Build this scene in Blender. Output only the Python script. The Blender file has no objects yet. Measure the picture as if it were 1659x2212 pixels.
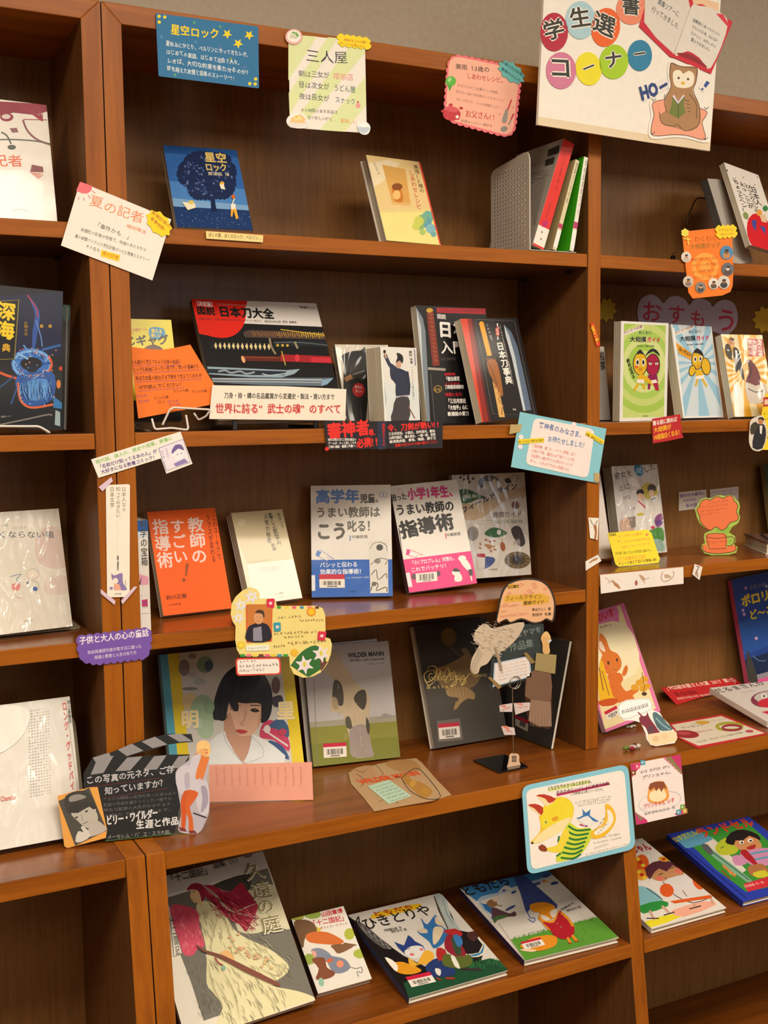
import bpy, math, random, numpy as np
from mathutils import Vector, Matrix
from mathutils.geometry import tessellate_polygon
random.seed(7)
S = bpy.context.scene
C = S.collection

# ---------------------------------------------------------------- camera
YAW, PITCH, ROLL, FOC = math.radians(27.1603), math.radians(-5.3239), math.radians(-0.6876), 2456.3
CAM = np.array([-0.4194, -1.6904, 1.4504])
fw = np.array([math.sin(YAW)*math.cos(PITCH), math.cos(YAW)*math.cos(PITCH), math.sin(PITCH)])
rt = np.array([math.cos(YAW), -math.sin(YAW), 0.0]); up = np.cross(rt, fw)
rt, up = math.cos(ROLL)*rt + math.sin(ROLL)*up, -math.sin(ROLL)*rt + math.cos(ROLL)*up
cam = bpy.data.objects.new('camera', bpy.data.cameras.new('camera')); C.objects.link(cam)
cam.matrix_world = Matrix(((rt[0], up[0], -fw[0], CAM[0]), (rt[1], up[1], -fw[1], CAM[1]), (rt[2], up[2], -fw[2], CAM[2]), (0, 0, 0, 1)))
cam.data.sensor_fit = 'HORIZONTAL'; cam.data.sensor_width = 36.0; cam.data.lens = FOC*36/1659
cam.data.clip_start = 0.05
S.camera = cam

# ---------------------------------------------------------------- light
S.view_settings.view_transform = 'Standard'; S.view_settings.look = 'None'
S.view_settings.gamma = 1.0; S.view_settings.use_curve_mapping = False
S.view_settings.exposure = -0.06
w_ = bpy.data.worlds.new('room_light'); S.world = w_; w_.use_nodes = True
w_.node_tree.nodes['Background'].inputs[0].default_value = (0.95, 0.88, 0.80, 1)
w_.node_tree.nodes['Background'].inputs[1].default_value = 0.05
def lamp(name, loc, sx, sy, power, col=(1.0, 0.88, 0.725), aim=None):
    l = bpy.data.lights.new(name, 'AREA'); l.shape = 'RECTANGLE'; l.size = sx; l.size_y = sy; l.energy = power; l.color = col
    o = bpy.data.objects.new(name, l); C.objects.link(o); o.location = loc
    if aim is not None: o.rotation_euler = (Vector(aim)-Vector(loc)).to_track_quat('-Z', 'Y').to_euler()
    return o
# rows of ceiling strip lamps parallel to the shelves; middle row is added fill
for ly, pw, dy in ((-1.75, 64, 0.75), (-3.4, 20, 1.2), (-5.2, 10, 0.6)):
    for lx in (-2.2, 0.2, 2.6):
        lamp('ceiling_and_fill_light', (lx, ly, 2.78), 1.5, dy, pw)

lamp('window_daylight', (1.9, -6.35, 1.95), 1.9, 1.1, 26, (0.80, 0.86, 1.0), aim=(0.3, 0, 1.3))

# ---------------------------------------------------------------- camera geometry helpers: a photo point as a ray, surfaces at their real place
VIEWS = {'P': (0, 0, 1), 'K1': (0, 0, 2.765), 'K2': (560, 0, 2.592), 'K3': (1140, 0, 3.197), 'K4': (0, 580, 2.9625), 'K5': (380, 620, 3.7705),
         'K6': (700, 620, 3.318), 'K7': (1200, 540, 3.614), 'L1': (0, 1000, 3.456), 'L2': (460, 1000, 3.7705), 'L3': (800, 980, 3.7705),
         'L4': (1220, 980, 3.779), 'L5': (0, 1400, 3.318), 'L6': (400, 1380, 3.318), 'L7': (860, 1230, 3.95), 'L8': (1240, 1240, 3.959),
         'M1': (1100, 1600, 2.968), 'M2': (0, 1780, 2.370), 'M3': (600, 1800, 3.318), 'M4': (960, 1840, 4.1475), 'M5': (340, 1820, 4.608),
         'Z1': (0, 0, 4.1475), 'Z2': (1050, 100, 3.6875), 'Z3': (200, 1600, 5.53)}
def vp(v, p):
    ox, oy, s = VIEWS[v]; return (ox + p[0]/s, oy + p[1]/s)
def ray(p):
    d = fw + rt*(p[0]-829.5)/FOC - up*(p[1]-1106)/FOC
    return d
def hit(p, o, n):
    d = ray(p); t = np.dot(o-CAM, n)/np.dot(d, n)
    return CAM + d*t
def project(q):
    v = np.asarray(q)-CAM; d = v @ fw
    return np.array([829.5 + FOC*(v @ rt)/d, 1106 - FOC*(v @ up)/d])
class Frame:
    """local x = to the right along the face, y = into the thing, z = up the face; origin at the lower left corner of the face"""
    def __init__(s, o, r, u):
        s.o = np.array(o, float); s.r = np.array(r, float)/np.linalg.norm(r); s.u = np.array(u, float)/np.linalg.norm(u); s.n = np.cross(s.r, s.u)
        s.m = Matrix(((s.r[0], -s.n[0], s.u[0], s.o[0]), (s.r[1], -s.n[1], s.u[1], s.o[1]), (s.r[2], -s.n[2], s.u[2], s.o[2]), (0, 0, 0, 1)))
    def loc(s, p):
        q = hit(p, s.o, s.n)-s.o
        return np.array([q @ s.r, q @ s.u])
def lean_axes(yaw, L):
    r = np.array([math.cos(yaw), math.sin(yaw), 0.0])
    back = np.array([-math.sin(yaw), math.cos(yaw), 0.0])
    return r, back*math.sin(L) + np.array([0, 0, math.cos(L)])
def fit_quad(quad, zs, T, L0=0.25, sL=0.25, yaw0=0.0, sy=0.5, w0=None, h0=None, yb=.06, syb=.06, asp=None, edge=False, dz=.003, sr=.004, r0=0.0):
    """size, place, turn and backward lean of a rectangular cover whose lower edge stands on the shelf zs"""
    bl = [q for q in quad]
    c = np.mean([q for q in quad if q is not None], axis=0)
    g = hit(c, np.array([0, .08, 0.]), np.array([0, 1., 0]))
    x = np.array([g[0]-.08, yb, yaw0, .15, .2, L0, 0.0, r0])
    def res(x):
        r, u = lean_axes(x[2], x[5]); r, u = r*math.cos(x[7])-u*math.sin(x[7]), u*math.cos(x[7])+r*math.sin(x[7]); o = np.array([x[0], x[1], zs + x[6] + T*math.sin(x[5])])
        pts = [o+u*x[4], o+r*x[3]+u*x[4], o+r*x[3], o]; e = []
        for i, (p, q) in enumerate(zip(pts, quad)):
            if q is None: continue
            if edge and i > 1:
                a, b = project(pts[1 if i == 2 else 0]), project(p); d = (b-a)/np.linalg.norm(b-a); v = np.array(q)-a; e.append(d[0]*v[1]-d[1]*v[0])
            else: e += list(project(p)-np.array(q))
        e += [(x[5]-L0)/sL*3, (x[2]-yaw0)/sy*3, (x[1]-yb)/syb*3, x[6]/dz*3, (x[7]-r0)/sr*3]
        if asp: e.append((x[4]/x[3]-asp)/.03*4)
        if w0: e.append((x[3]-w0)/.004*4)
        if h0: e.append((x[4]-h0)/.004*4)
        return np.array(e)
    lam = 1e-2; R0 = res(x); c0 = R0 @ R0
    for it in range(120):
        J = np.zeros((len(R0), 8))
        for i in range(8):
            y = x.copy(); y[i] += 1e-6; J[:, i] = (res(y)-R0)/1e-6
        A = J.T @ J
        y = x - np.linalg.solve(A + lam*np.diag(np.diag(A)+1e-9), J.T @ R0)
        r1 = res(y); c1 = r1 @ r1
        if c1 < c0:
            done = c0-c1 < 1e-6; x, R0, c0, lam = y, r1, c1, max(lam/4, 1e-9)
            if done: break
        else:
            lam *= 5
            if lam > 1e9: break
    r, u = lean_axes(x[2], x[5]); r, u = r*math.cos(x[7])-u*math.sin(x[7]), u*math.cos(x[7])+r*math.sin(x[7])
    n = np.cross(r, u); z0 = zs + x[6] + T*math.sin(x[5]); low = min(z0+a*r[2]-b*n[2] for a in (0, x[3]) for b in (0, T))
    z0 += max(0.0, zs+.0006-low)                                        # nothing sinks into its board
    return Frame((x[0], x[1], z0), r, u), x[3], x[4], x, c0

# ---------------------------------------------------------------- materials
def lin(c):
    if isinstance(c, str):
        c = c.lstrip('#'); c = [int(c[i:i+2], 16)/255 for i in (0, 2, 4)]
    return [v/12.92 if v <= 0.04045 else ((v+0.055)/1.055)**2.4 for v in c] + [1.0]
MATS = {}
def mat(name, col='#ffffff', rough=0.5, coat=0.0, coat_rough=0.1, metal=0.0, attr=False, bump=None, alpha=1.0, trans=0.0, spec=0.5):
    if name in MATS: return MATS[name]
    m = bpy.data.materials.new(name); m.use_nodes = True; nt = m.node_tree; b = nt.nodes['Principled BSDF']
    b.inputs['Base Color'].default_value = lin(col); b.inputs['Roughness'].default_value = rough; b.inputs['Metallic'].default_value = metal
    b.inputs['Coat Weight'].default_value = coat; b.inputs['Coat Roughness'].default_value = coat_rough; b.inputs['Alpha'].default_value = alpha
    b.inputs['Transmission Weight'].default_value = trans; b.inputs['Specular IOR Level'].default_value = spec
    if attr:
        a = nt.nodes.new('ShaderNodeAttribute'); a.attribute_name = 'Col'
        n = nt.nodes.new('ShaderNodeTexNoise'); n.inputs['Scale'].default_value = 60; n.inputs['Detail'].default_value = 3
        tc = nt.nodes.new('ShaderNodeTexCoord'); nt.links.new(tc.outputs['Object'], n.inputs['Vector'])
        h = nt.nodes.new('ShaderNodeMapRange'); h.inputs[3].default_value = 0.94; h.inputs[4].default_value = 1.05; nt.links.new(n.outputs[0], h.inputs[0])
        x = nt.nodes.new('ShaderNodeMix'); x.data_type = 'RGBA'; x.blend_type = 'MULTIPLY'; x.inputs[0].default_value = 1
        nt.links.new(a.outputs['Color'], x.inputs[6]); nt.links.new(h.outputs[0], x.inputs[7]); nt.links.new(x.outputs[2], b.inputs['Base Color'])
    if bump:
        sc, st, kind = bump
        tc = nt.nodes.new('ShaderNodeTexCoord'); mp = nt.nodes.new('ShaderNodeMapping')
        nt.links.new(tc.outputs['Object'], mp.inputs['Vector'])
        n = nt.nodes.new('ShaderNodeTexNoise'); n.inputs['Scale'].default_value = sc; n.inputs['Detail'].default_value = 1.5
        if kind == 'wrinkle':
            mp.inputs['Scale'].default_value = (1.6, 1, .55); mp.inputs['Rotation'].default_value = (0, -.6, 0); n.inputs['Distortion'].default_value = 1.2; n.noise_type = 'RIDGED_MULTIFRACTAL'
        nt.links.new(mp.outputs[0], n.inputs['Vector'])
        bp = nt.nodes.new('ShaderNodeBump'); bp.inputs['Strength'].default_value = st; bp.inputs['Distance'].default_value = 0.03 if kind == 'wrinkle' else 0.01
        nt.links.new(n.outputs[0], bp.inputs['Height'])
        nt.links.new(bp.outputs[0], b.inputs['Coat Normal'] if coat else b.inputs['Normal'])
    MATS[name] = m; return m
def wood(name, c1, c2, axis, rough=0.42, fine=1.0, coat=0.25, strength=.12):
    if name in MATS: return MATS[name]
    m = bpy.data.materials.new(name); m.use_nodes = True; nt = m.node_tree; b = nt.nodes['Principled BSDF']; L = nt.links.new
    tc = nt.nodes.new('ShaderNodeTexCoord'); mp = nt.nodes.new('ShaderNodeMapping'); L(tc.outputs['Object'], mp.inputs['Vector'])
    sc = [26.0, 26.0, 26.0]; sc[axis] = 1.6; mp.inputs['Scale'].default_value = [v*fine for v in sc]
    n = nt.nodes.new('ShaderNodeTexNoise'); n.inputs['Scale'].default_value = 1.3; n.inputs['Detail'].default_value = 6; n.inputs['Distortion'].default_value = .5; L(mp.outputs[0], n.inputs['Vector'])
    n2 = nt.nodes.new('ShaderNodeTexNoise'); n2.inputs['Scale'].default_value = 7; n2.inputs['Detail'].default_value = 4; L(mp.outputs[0], n2.inputs['Vector'])
    n3 = nt.nodes.new('ShaderNodeTexNoise'); n3.inputs['Scale'].default_value = 3.2; L(tc.outputs['Object'], n3.inputs['Vector'])
    a = nt.nodes.new('ShaderNodeMath'); a.operation = 'MULTIPLY_ADD'; a.inputs[1].default_value = .45; L(n2.outputs[0], a.inputs[0]); L(n.outputs[0], a.inputs[2])
    a2 = nt.nodes.new('ShaderNodeMath'); a2.operation = 'MULTIPLY_ADD'; a2.inputs[1].default_value = .35; L(n3.outputs[0], a2.inputs[0]); L(a.outputs[0], a2.inputs[2])
    r = nt.nodes.new('ShaderNodeValToRGB'); r.color_ramp.elements[0].position = .6; r.color_ramp.elements[1].position = 1.12
    r.color_ramp.elements[0].color = lin(c1); r.color_ramp.elements[1].color = lin(c2); L(a2.outputs[0], r.inputs[0]); L(r.outputs[0], b.inputs['Base Color'])
    bp = nt.nodes.new('ShaderNodeBump'); bp.inputs['Strength'].default_value = strength; bp.inputs['Distance'].default_value = .002; L(n2.outputs[0], bp.inputs['Height']); L(bp.outputs[0], b.inputs['Normal'])
    b.inputs['Roughness'].default_value = rough; b.inputs['Coat Weight'].default_value = coat; b.inputs['Coat Roughness'].default_value = .2; b.inputs['Specular IOR Level'].default_value = .2
    MATS[name] = m; return m
def plain_wall(name, c1, c2):
    m = bpy.data.materials.new(name); m.use_nodes = True; nt = m.node_tree; b = nt.nodes['Principled BSDF']
    n = nt.nodes.new('ShaderNodeTexNoise'); n.inputs['Scale'].default_value = 90; n.inputs['Detail'].default_value = 5
    tc = nt.nodes.new('ShaderNodeTexCoord'); nt.links.new(tc.outputs['Object'], n.inputs['Vector'])
    r = nt.nodes.new('ShaderNodeValToRGB'); r.color_ramp.elements[0].position = .3; r.color_ramp.elements[1].position = .7
    r.color_ramp.elements[0].color = lin(c1); r.color_ramp.elements[1].color = lin(c2)
    nt.links.new(n.outputs[0], r.inputs[0]); nt.links.new(r.outputs[0], b.inputs['Base Color'])
    bp = nt.nodes.new('ShaderNodeBump'); bp.inputs['Strength'].default_value = .3; bp.inputs['Distance'].default_value = .002; nt.links.new(n.outputs[0], bp.inputs['Height']); nt.links.new(bp.outputs[0], b.inputs['Normal'])
    b.inputs['Roughness'].default_value = .85
    return m
def M_(k):
    return {'paper': lambda: mat('paper_print', rough=.65, attr=True),
            'gloss': lambda: mat('glossy_print', rough=.5, coat=.22, coat_rough=.1, attr=True, spec=.25),
            'film': lambda: mat('filmed_print', rough=.5, coat=.4, coat_rough=.09, attr=True, bump=(9, .25, 'soft')),
            'wrap': lambda: mat('loose_film_print', rough=.5, coat=.8, coat_rough=.14, attr=True, bump=(14, .55, 'wrinkle')),
            'crinkle': lambda: mat('crumpled_film_print', rough=.45, coat=1.0, coat_rough=.1, attr=True, bump=(22, 1.0, 'wrinkle')),
            'foil': lambda: mat('gold_foil', '#f0d27c', rough=.45, metal=.15),
            'pages': lambda: pages_mat(),
            'steel': lambda: mat('white_coated_wire', '#d9d2c6', rough=.3, coat=.5),
            'chrome': lambda: mat('steel_wire', '#b9b4a8', rough=.25, metal=1.0),
            'tape': lambda: mat('clear_tape', '#e9dccb', rough=.3, alpha=.45),
            'acryl': lambda: mat('black_acrylic', '#0c0c10', rough=.08, coat=1.0, coat_rough=.03)}[k]()
def pages_mat():
    if 'pages' in MATS: return MATS['pages']
    m = bpy.data.materials.new('page_block'); m.use_nodes = True; nt = m.node_tree; b = nt.nodes['Principled BSDF']; L = nt.links.new
    tc = nt.nodes.new('ShaderNodeTexCoord'); mp = nt.nodes.new('ShaderNodeMapping'); mp.inputs['Scale'].default_value = (3, 900, 3); L(tc.outputs['Object'], mp.inputs['Vector'])
    n = nt.nodes.new('ShaderNodeTexNoise'); n.inputs['Scale'].default_value = 1; n.inputs['Detail'].default_value = 2; L(mp.outputs[0], n.inputs['Vector'])
    r = nt.nodes.new('ShaderNodeValToRGB'); r.color_ramp.elements[0].position = .3; r.color_ramp.elements[1].position = .7
    r.color_ramp.elements[0].color = lin('#a59a84'); r.color_ramp.elements[1].color = lin('#d8cdb6'); L(n.outputs[0], r.inputs[0]); L(r.outputs[0], b.inputs['Base Color'])
    b.inputs['Roughness'].default_value = .8; MATS['pages'] = m; return m

# ---------------------------------------------------------------- object helpers
def mesh_obj(name, verts, faces, m, parent=None, cols=None, smooth=False):
    me = bpy.data.meshes.new(name); me.from_pydata([tuple(v) for v in verts], [], faces); me.materials.append(m)
    if cols is not None:
        ca = me.color_attributes.new('Col', 'FLOAT_COLOR', 'CORNER'); buf = []
        cache = {}
        for f, c in zip(faces, cols):
            if c not in cache: cache[c] = lin(c)
            buf += cache[c]*len(f)
        ca.data.foreach_set('color', buf)
    if smooth: me.polygons.foreach_set('use_smooth', [True]*len(me.polygons))
    me.update(); o = bpy.data.objects.new(name, me); C.objects.link(o)
    if parent is not None: o.parent = parent
    return o
def thing(name, label, cat, frame=None, loc=(0, 0, 0), group=None):
    o = bpy.data.objects.new(name, None); C.objects.link(o); o.empty_display_size = .03
    if frame is not None: o.matrix_world = frame.m
    else: o.location = loc
    o['label'] = label; o['category'] = cat
    if group: o['group'] = group
    return o
def prism(poly, y0, y1):
    """closed outline in the local x,z plane given thickness along y"""
    n = len(poly); v = [(p[0], y0, p[1]) for p in poly] + [(p[0], y1, p[1]) for p in poly]
    tris = tessellate_polygon([[Vector((p[0], p[1], 0)) for p in poly]])
    a = sum(poly[i][0]*poly[(i+1) % n][1]-poly[(i+1) % n][0]*poly[i][1] for i in range(n))
    f = []
    for t in tris:
        t = list(t); x = [poly[i] for i in t]
        ar = (x[1][0]-x[0][0])*(x[2][1]-x[0][1])-(x[2][0]-x[0][0])*(x[1][1]-x[0][1])
        if ar < 0: t.reverse()
        f.append(tuple(t)); f.append(tuple(i+n for i in reversed(t)))
    for i in range(n):
        j = (i+1) % n
        f.append((i, i+n, j+n, j) if a > 0 else (j, j+n, i+n, i))
    return v, f
def box(x0, x1, y0, y1, z0, z1):
    v = [(x0, y0, z0), (x1, y0, z0), (x1, y1, z0), (x0, y1, z0), (x0, y0, z1), (x1, y0, z1), (x1, y1, z1), (x0, y1, z1)]
    return v, [(3, 2, 1, 0), (4, 5, 6, 7), (0, 1, 5, 4), (1, 2, 6, 5), (2, 3, 7, 6), (3, 0, 4, 7)]
def bevel(o, w=.001, seg=2):
    b = o.modifiers.new('edge', 'BEVEL'); b.width = w; b.segments = seg; b.limit_method = 'ANGLE'; b.angle_limit = math.radians(50); return o
def tube(name, pts, r, m, parent=None, closed=False):
    cu = bpy.data.curves.new(name, 'CURVE'); cu.dimensions = '3D'; cu.bevel_depth = r; cu.bevel_resolution = 3
    sp = cu.splines.new('POLY'); sp.points.add(len(pts)-1); sp.use_cyclic_u = closed
    for i, p in enumerate(pts): sp.points[i].co = (*p, 1)
    tmp = bpy.data.objects.new('t', cu); me = bpy.data.meshes.new_from_object(tmp); bpy.data.objects.remove(tmp); bpy.data.curves.remove(cu)
    me.name = name; me.materials.clear(); me.materials.append(m); me.polygons.foreach_set('use_smooth', [True]*len(me.polygons))
    o = bpy.data.objects.new(name, me); C.objects.link(o)
    if parent is not None: o.parent = parent
    return o
def rnd_path(pts, k=4):
    """soften the corners of an open wire path"""
    out = [pts[0]]
    for a, b, c in zip(pts, pts[1:], pts[2:]):
        a, b, c = map(np.array, (a, b, c)); l = min(np.linalg.norm(a-b), np.linalg.norm(c-b))*.25
        p = b+(a-b)/np.linalg.norm(a-b)*l; q = b+(c-b)/np.linalg.norm(c-b)*l
        for i in range(k+1):
            t = i/k; out.append(tuple((1-t)**2*p+2*t*(1-t)*b+t*t*q))
    return out+[pts[-1]]

# ---------------------------------------------------------------- flat print: shapes and lettering laid on a face
GL = {}
def glyph(s, bold=0.0, res=2):
    k = (s, bold, res)
    if k not in GL:
        c = bpy.data.curves.new('t', 'FONT'); c.body = s; c.size = 1; c.resolution_u = res; c.offset = bold; c.fill_mode = 'FRONT'
        o = bpy.data.objects.new('t', c); m = bpy.data.meshes.new_from_object(o)
        GL[k] = ([(v.co.x, v.co.y) for v in m.vertices], [tuple(p.vertices) for p in m.polygons])
        bpy.data.objects.remove(o); bpy.data.curves.remove(c); bpy.data.meshes.remove(m)
    return GL[k]
def ell_pts(cx, cy, rx, ry, rot=0, n=20):
    a = math.radians(rot)
    return [(cx+rx*math.cos(t)*math.cos(a)-ry*math.sin(t)*math.sin(a), cy+rx*math.cos(t)*math.sin(a)+ry*math.sin(t)*math.cos(a)) for t in [2*math.pi*i/n for i in range(n)]]
def smooth(pts, k=5, closed=True):
    """Catmull-Rom through the points"""
    n = len(pts); out = []
    rng = range(n) if closed else range(n-1)
    for i in rng:
        g = (lambda j: pts[j % n]) if closed else (lambda j: pts[min(max(j, 0), n-1)])
        p0, p1, p2, p3 = g(i-1), g(i), g(i+1), g(i+2)
        for q in range(k):
            t = q/k
            out.append(tuple(.5*((2*p1[d])+(-p0[d]+p2[d])*t+(2*p0[d]-5*p1[d]+4*p2[d]-p3[d])*t*t+(-p0[d]+3*p1[d]-3*p2[d]+p3[d])*t**3) for d in (0, 1)))
    if not closed: out.append(pts[-1])
    return out
def round_poly(pts, r, k=4):
    n = len(pts); out = []
    for i in range(n):
        a, b, c = (np.array(pts[i-1], float), np.array(pts[i], float), np.array(pts[(i+1) % n], float))
        p = b+(a-b)/np.linalg.norm(a-b)*r; q = b+(c-b)/np.linalg.norm(c-b)*r
        for j in range(k+1):
            t = j/k; out.append(tuple((1-t)**2*p+2*t*(1-t)*b+t*t*q))
    return out
def scallop(pts, step, amp, k=5):
    """closed outline whose sides are rows of small outward bumps"""
    out = []; n = len(pts); cx = sum(p[0] for p in pts)/n; cy = sum(p[1] for p in pts)/n
    for i in range(n):
        a, b = np.array(pts[i], float), np.array(pts[(i+1) % n], float); d = b-a; L = np.linalg.norm(d); m = max(1, round(L/step)); nn = np.array([d[1], -d[0]])/L
        if (a+b)/2 @ nn < np.array([cx, cy]) @ nn: nn = -nn
        for j in range(m):
            for q in range(k):
                t = q/k; out.append(tuple(a+d*(j+t)/m+nn*amp*math.sin(math.pi*t)**.7 if t else a+d*j/m))
    return out
def burst(cx, cy, rx, ry, n, rot=0, inner=.78):
    out = []; a = math.radians(rot)
    for i in range(2*n):
        t = math.pi*i/n; k = 1 if i % 2 == 0 else inner
        x, y = rx*k*math.cos(t), ry*k*math.sin(t); out.append((cx+x*math.cos(a)-y*math.sin(a), cy+x*math.sin(a)+y*math.cos(a)))
    return out
class Art:
    def __init__(s, frame, root, material, view='P', w=None, h=None, y0=0.0, step=7e-6, words='lettering', art='printed_art'):
        s.f, s.root, s.m, s.v, s.w, s.h = frame, root, material, view, w, h
        s.k = 0; s.y0 = y0; s.step = step; s.buf = {}; s.words, s.art = words, art; s.lay = art
    def _b(s, lay): return s.buf.setdefault(lay, ([], [], []))
    def _y(s): s.k += 1; return s.y0-.00012-s.k*s.step
    hom = None
    def L(s, p):
        if s.hom is None: return s.f.loc(vp(s.v, p))
        x, y = vp(s.v, p); q = s.hom @ np.array([x, y, 1.0]); return q[:2]/q[2]
    def _clip(s, pts):
        if s.w is None: return pts
        for ax, lim, sg in ((0, 0, 1), (0, s.w, -1), (1, 0, 1), (1, s.h, -1)):
            out = []; n = len(pts)
            for i in range(n):
                a, b = pts[i], pts[(i+1) % n]; ia, ib = (a[ax]-lim)*sg >= 0, (b[ax]-lim)*sg >= 0
                if ia: out.append(a)
                if ia != ib:
                    t = (lim-a[ax])/(b[ax]-a[ax]); out.append((a[0]+(b[0]-a[0])*t, a[1]+(b[1]-a[1])*t))
            pts = out
            if len(pts) < 3: return []
        return pts
    def _add(s, pts, col, lay=None, clip=True):
        pts = [tuple(map(float, p)) for p in pts]
        if clip: pts = s._clip(pts)
        if len(pts) < 3: return
        V, F, K = s._b(lay or s.lay); y = s._y(); o = len(V); V += [(p[0], y, p[1]) for p in pts]
        for t in tessellate_polygon([[Vector((p[0], p[1], 0)) for p in pts]]):
            x = [pts[i] for i in t]; ar = (x[1][0]-x[0][0])*(x[2][1]-x[0][1])-(x[2][0]-x[0][0])*(x[1][1]-x[0][1])
            F.append(tuple(i+o for i in (t if ar > 0 else t[::-1]))); K.append(col)
    def p(s, pts, col, sm=0, lay=None):
        if sm: pts = smooth(pts, sm)
        s._add([s.L(q) for q in pts], col, lay); return s
    def full(s, col, inset=0, lay=None):
        i = inset; s._add([(i, i), (s.w-i, i), (s.w-i, s.h-i), (i, s.h-i)], col, lay); return s
    def uv(s, pts, col, sm=0, lay=None):
        if sm: pts = smooth(pts, sm)
        s._add([(a*s.w, b*s.h) for a, b in pts], col, lay); return s
    def e(s, cx, cy, rx, ry=None, col='#000000', rot=0, n=18, lay=None): return s.p(ell_pts(cx, cy, rx, ry or rx, rot, n), col, lay=lay)
    def ln(s, pts, wd, col, sm=0, lay=None, taper=False, closed=False):
        if sm: pts = smooth(pts, sm, closed)
        if closed: pts = list(pts)+[pts[0]]
        L = []; R = []; n = len(pts)
        for i, q in enumerate(pts):
            a = np.array(pts[max(i-1, 0)], float); b = np.array(pts[min(i+1, n-1)], float); d = b-a; l = np.linalg.norm(d) or 1; nn = np.array([-d[1], d[0]])/l*wd/2
            if taper: nn = nn*max(.08, math.sin(math.pi*(i+.3)/(n-.4)))
            L.append(np.array(q, float)+nn); R.append(np.array(q, float)-nn)
        V, F, K = s._b(lay or s.lay); y = s._y(); o = len(V)
        for a, b in zip(L, R):
            for q in (a, b):
                q = s.L(q); 
                if s.w is not None: q = (min(max(q[0], 0), s.w), min(max(q[1], 0), s.h))
                V.append((q[0], y, q[1]))
        for i in range(n-1):
            F.append((o+2*i, o+2*i+1, o+2*i+3, o+2*i+2)); K.append(col)
        return s
    def t(s, txt, x0, y0, x1, y1, h, col, bold=0.0, vert=False, hand=0.0, res=2, lay=None, wide=None):
        """lettering from (x0,y0) to (x1,y1): the base line, or for vertical writing the line down the middle of the column"""
        if bold > .012 and not all(ord(ch) < 128 for ch in txt):
            # heavy strokes: the same letters laid down a few times with a small shift (the font has one weight)
            st = random.getstate(); d = h*bold*.75
            for dx, dy in ((-d, 0), (d, 0), (0, -d), (0, d)):
                random.setstate(st); s.t(txt, x0+dx, y0+dy, x1+dx, y1+dy, h, col, 0.0, vert, hand, res, lay)
            return s
        a, b = np.array(s.L((x0, y0))), np.array(s.L((x1, y1))); e1 = b-a; LL = np.linalg.norm(e1); e1 = e1/LL
        sc = abs(np.array([-e1[1], e1[0]]) @ (np.array(s.L((x0, y0-h) if not vert else (x0+h, y0)))-a))   # height across the line of writing
        V, F, K = s._b(lay or s.words); y = s._y()
        asc = all(ord(ch) < 128 for ch in txt)
        if vert: right = np.array([-e1[1], e1[0]]); upv = -e1
        else: right = e1; upv = np.array([-e1[1], e1[0]])
        def put(g, org, sx, sy, ang=0):
            vs, fs = g; o = len(V); ca, sa = math.cos(ang), math.sin(ang)
            for (gx, gy) in vs:
                gx, gy = gx*sx, gy*sy; gx, gy = gx*ca-gy*sa, gx*sa+gy*ca
                q = org+right*gx+upv*gy
                if s.w is not None: q = (min(max(q[0], 0), s.w), min(max(q[1], 0), s.h))
                V.append((q[0], y, q[1]))
            for f in fs: F.append(tuple(i+o for i in f)); K.append(col)
        if asc and not vert:
            g = glyph(txt, bold, res); xs = [v[0] for v in g[0]]; x_ = max(xs)-min(xs); g = ([(v[0]-min(xs), v[1]) for v in g[0]], g[1]); put(g, a, LL/x_, sc/.72); return s
        adv = [.55 if (ord(ch) < 128 and not vert) else (.5 if ch == ' ' else 1.0) for ch in txt]; tot = sum(adv); pos = 0
        for ch, ad in zip(txt, adv):
            if ch not in ' \u3000':
                j = lambda: random.uniform(-hand, hand)
                if vert:
                    cell = LL/tot; g = glyph('\uff5c' if ch == 'ー' else ch, bold, res)
                    put(g, a+e1*(pos+.88*ad+j()*.15)*cell-right*(sc*.5)+right*j()*.15*sc, sc, cell, j()*.25)
                else:
                    cell = LL/tot; g = glyph(ch, bold, res)
                    put(g, a+e1*(pos)*cell+upv*(.12+j()*.12)*sc, cell*(1+j()*.15), sc*(1+j()*.25), j()*.3)
            pos += ad
        return s
    def scrib(s, x0, y0, x1, y1, h, col, n=None, wd=None, lay=None):
        """small handwriting too blurred to read: short pen strokes"""
        L_ = math.hypot(x1-x0, y1-y0); n = n or max(2, int(L_/(h*.95))); wd = wd or h*.11; ux, uy = (x1-x0)/L_, (y1-y0)/L_; nx, ny = uy, -ux; k0 = s.k
        for i in range(n):
            bx, by = x0+ux*L_*i/n, y0+uy*L_*i/n; cw = L_/n*.78
            for q in range(random.choice((2, 3, 3))):
                p = [(random.uniform(0, cw), random.uniform(0, h)) for _ in range(2)]
                if abs(p[0][0]-p[1][0])+abs(p[0][1]-p[1][1]) < h*.5: p[1] = (cw*random.random(), h-p[0][1])
                p.insert(1, ((p[0][0]+p[1][0])/2+random.uniform(-.2, .2)*h, (p[0][1]+p[1][1])/2+random.uniform(-.2, .2)*h))
                s.ln([(bx+ux*a+nx*b, by+uy*a+ny*b) for a, b in p], wd, col, lay=lay or s.words)
                if s.k >= k0+4: s.k = k0
        s.k = k0+5; return s
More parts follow.
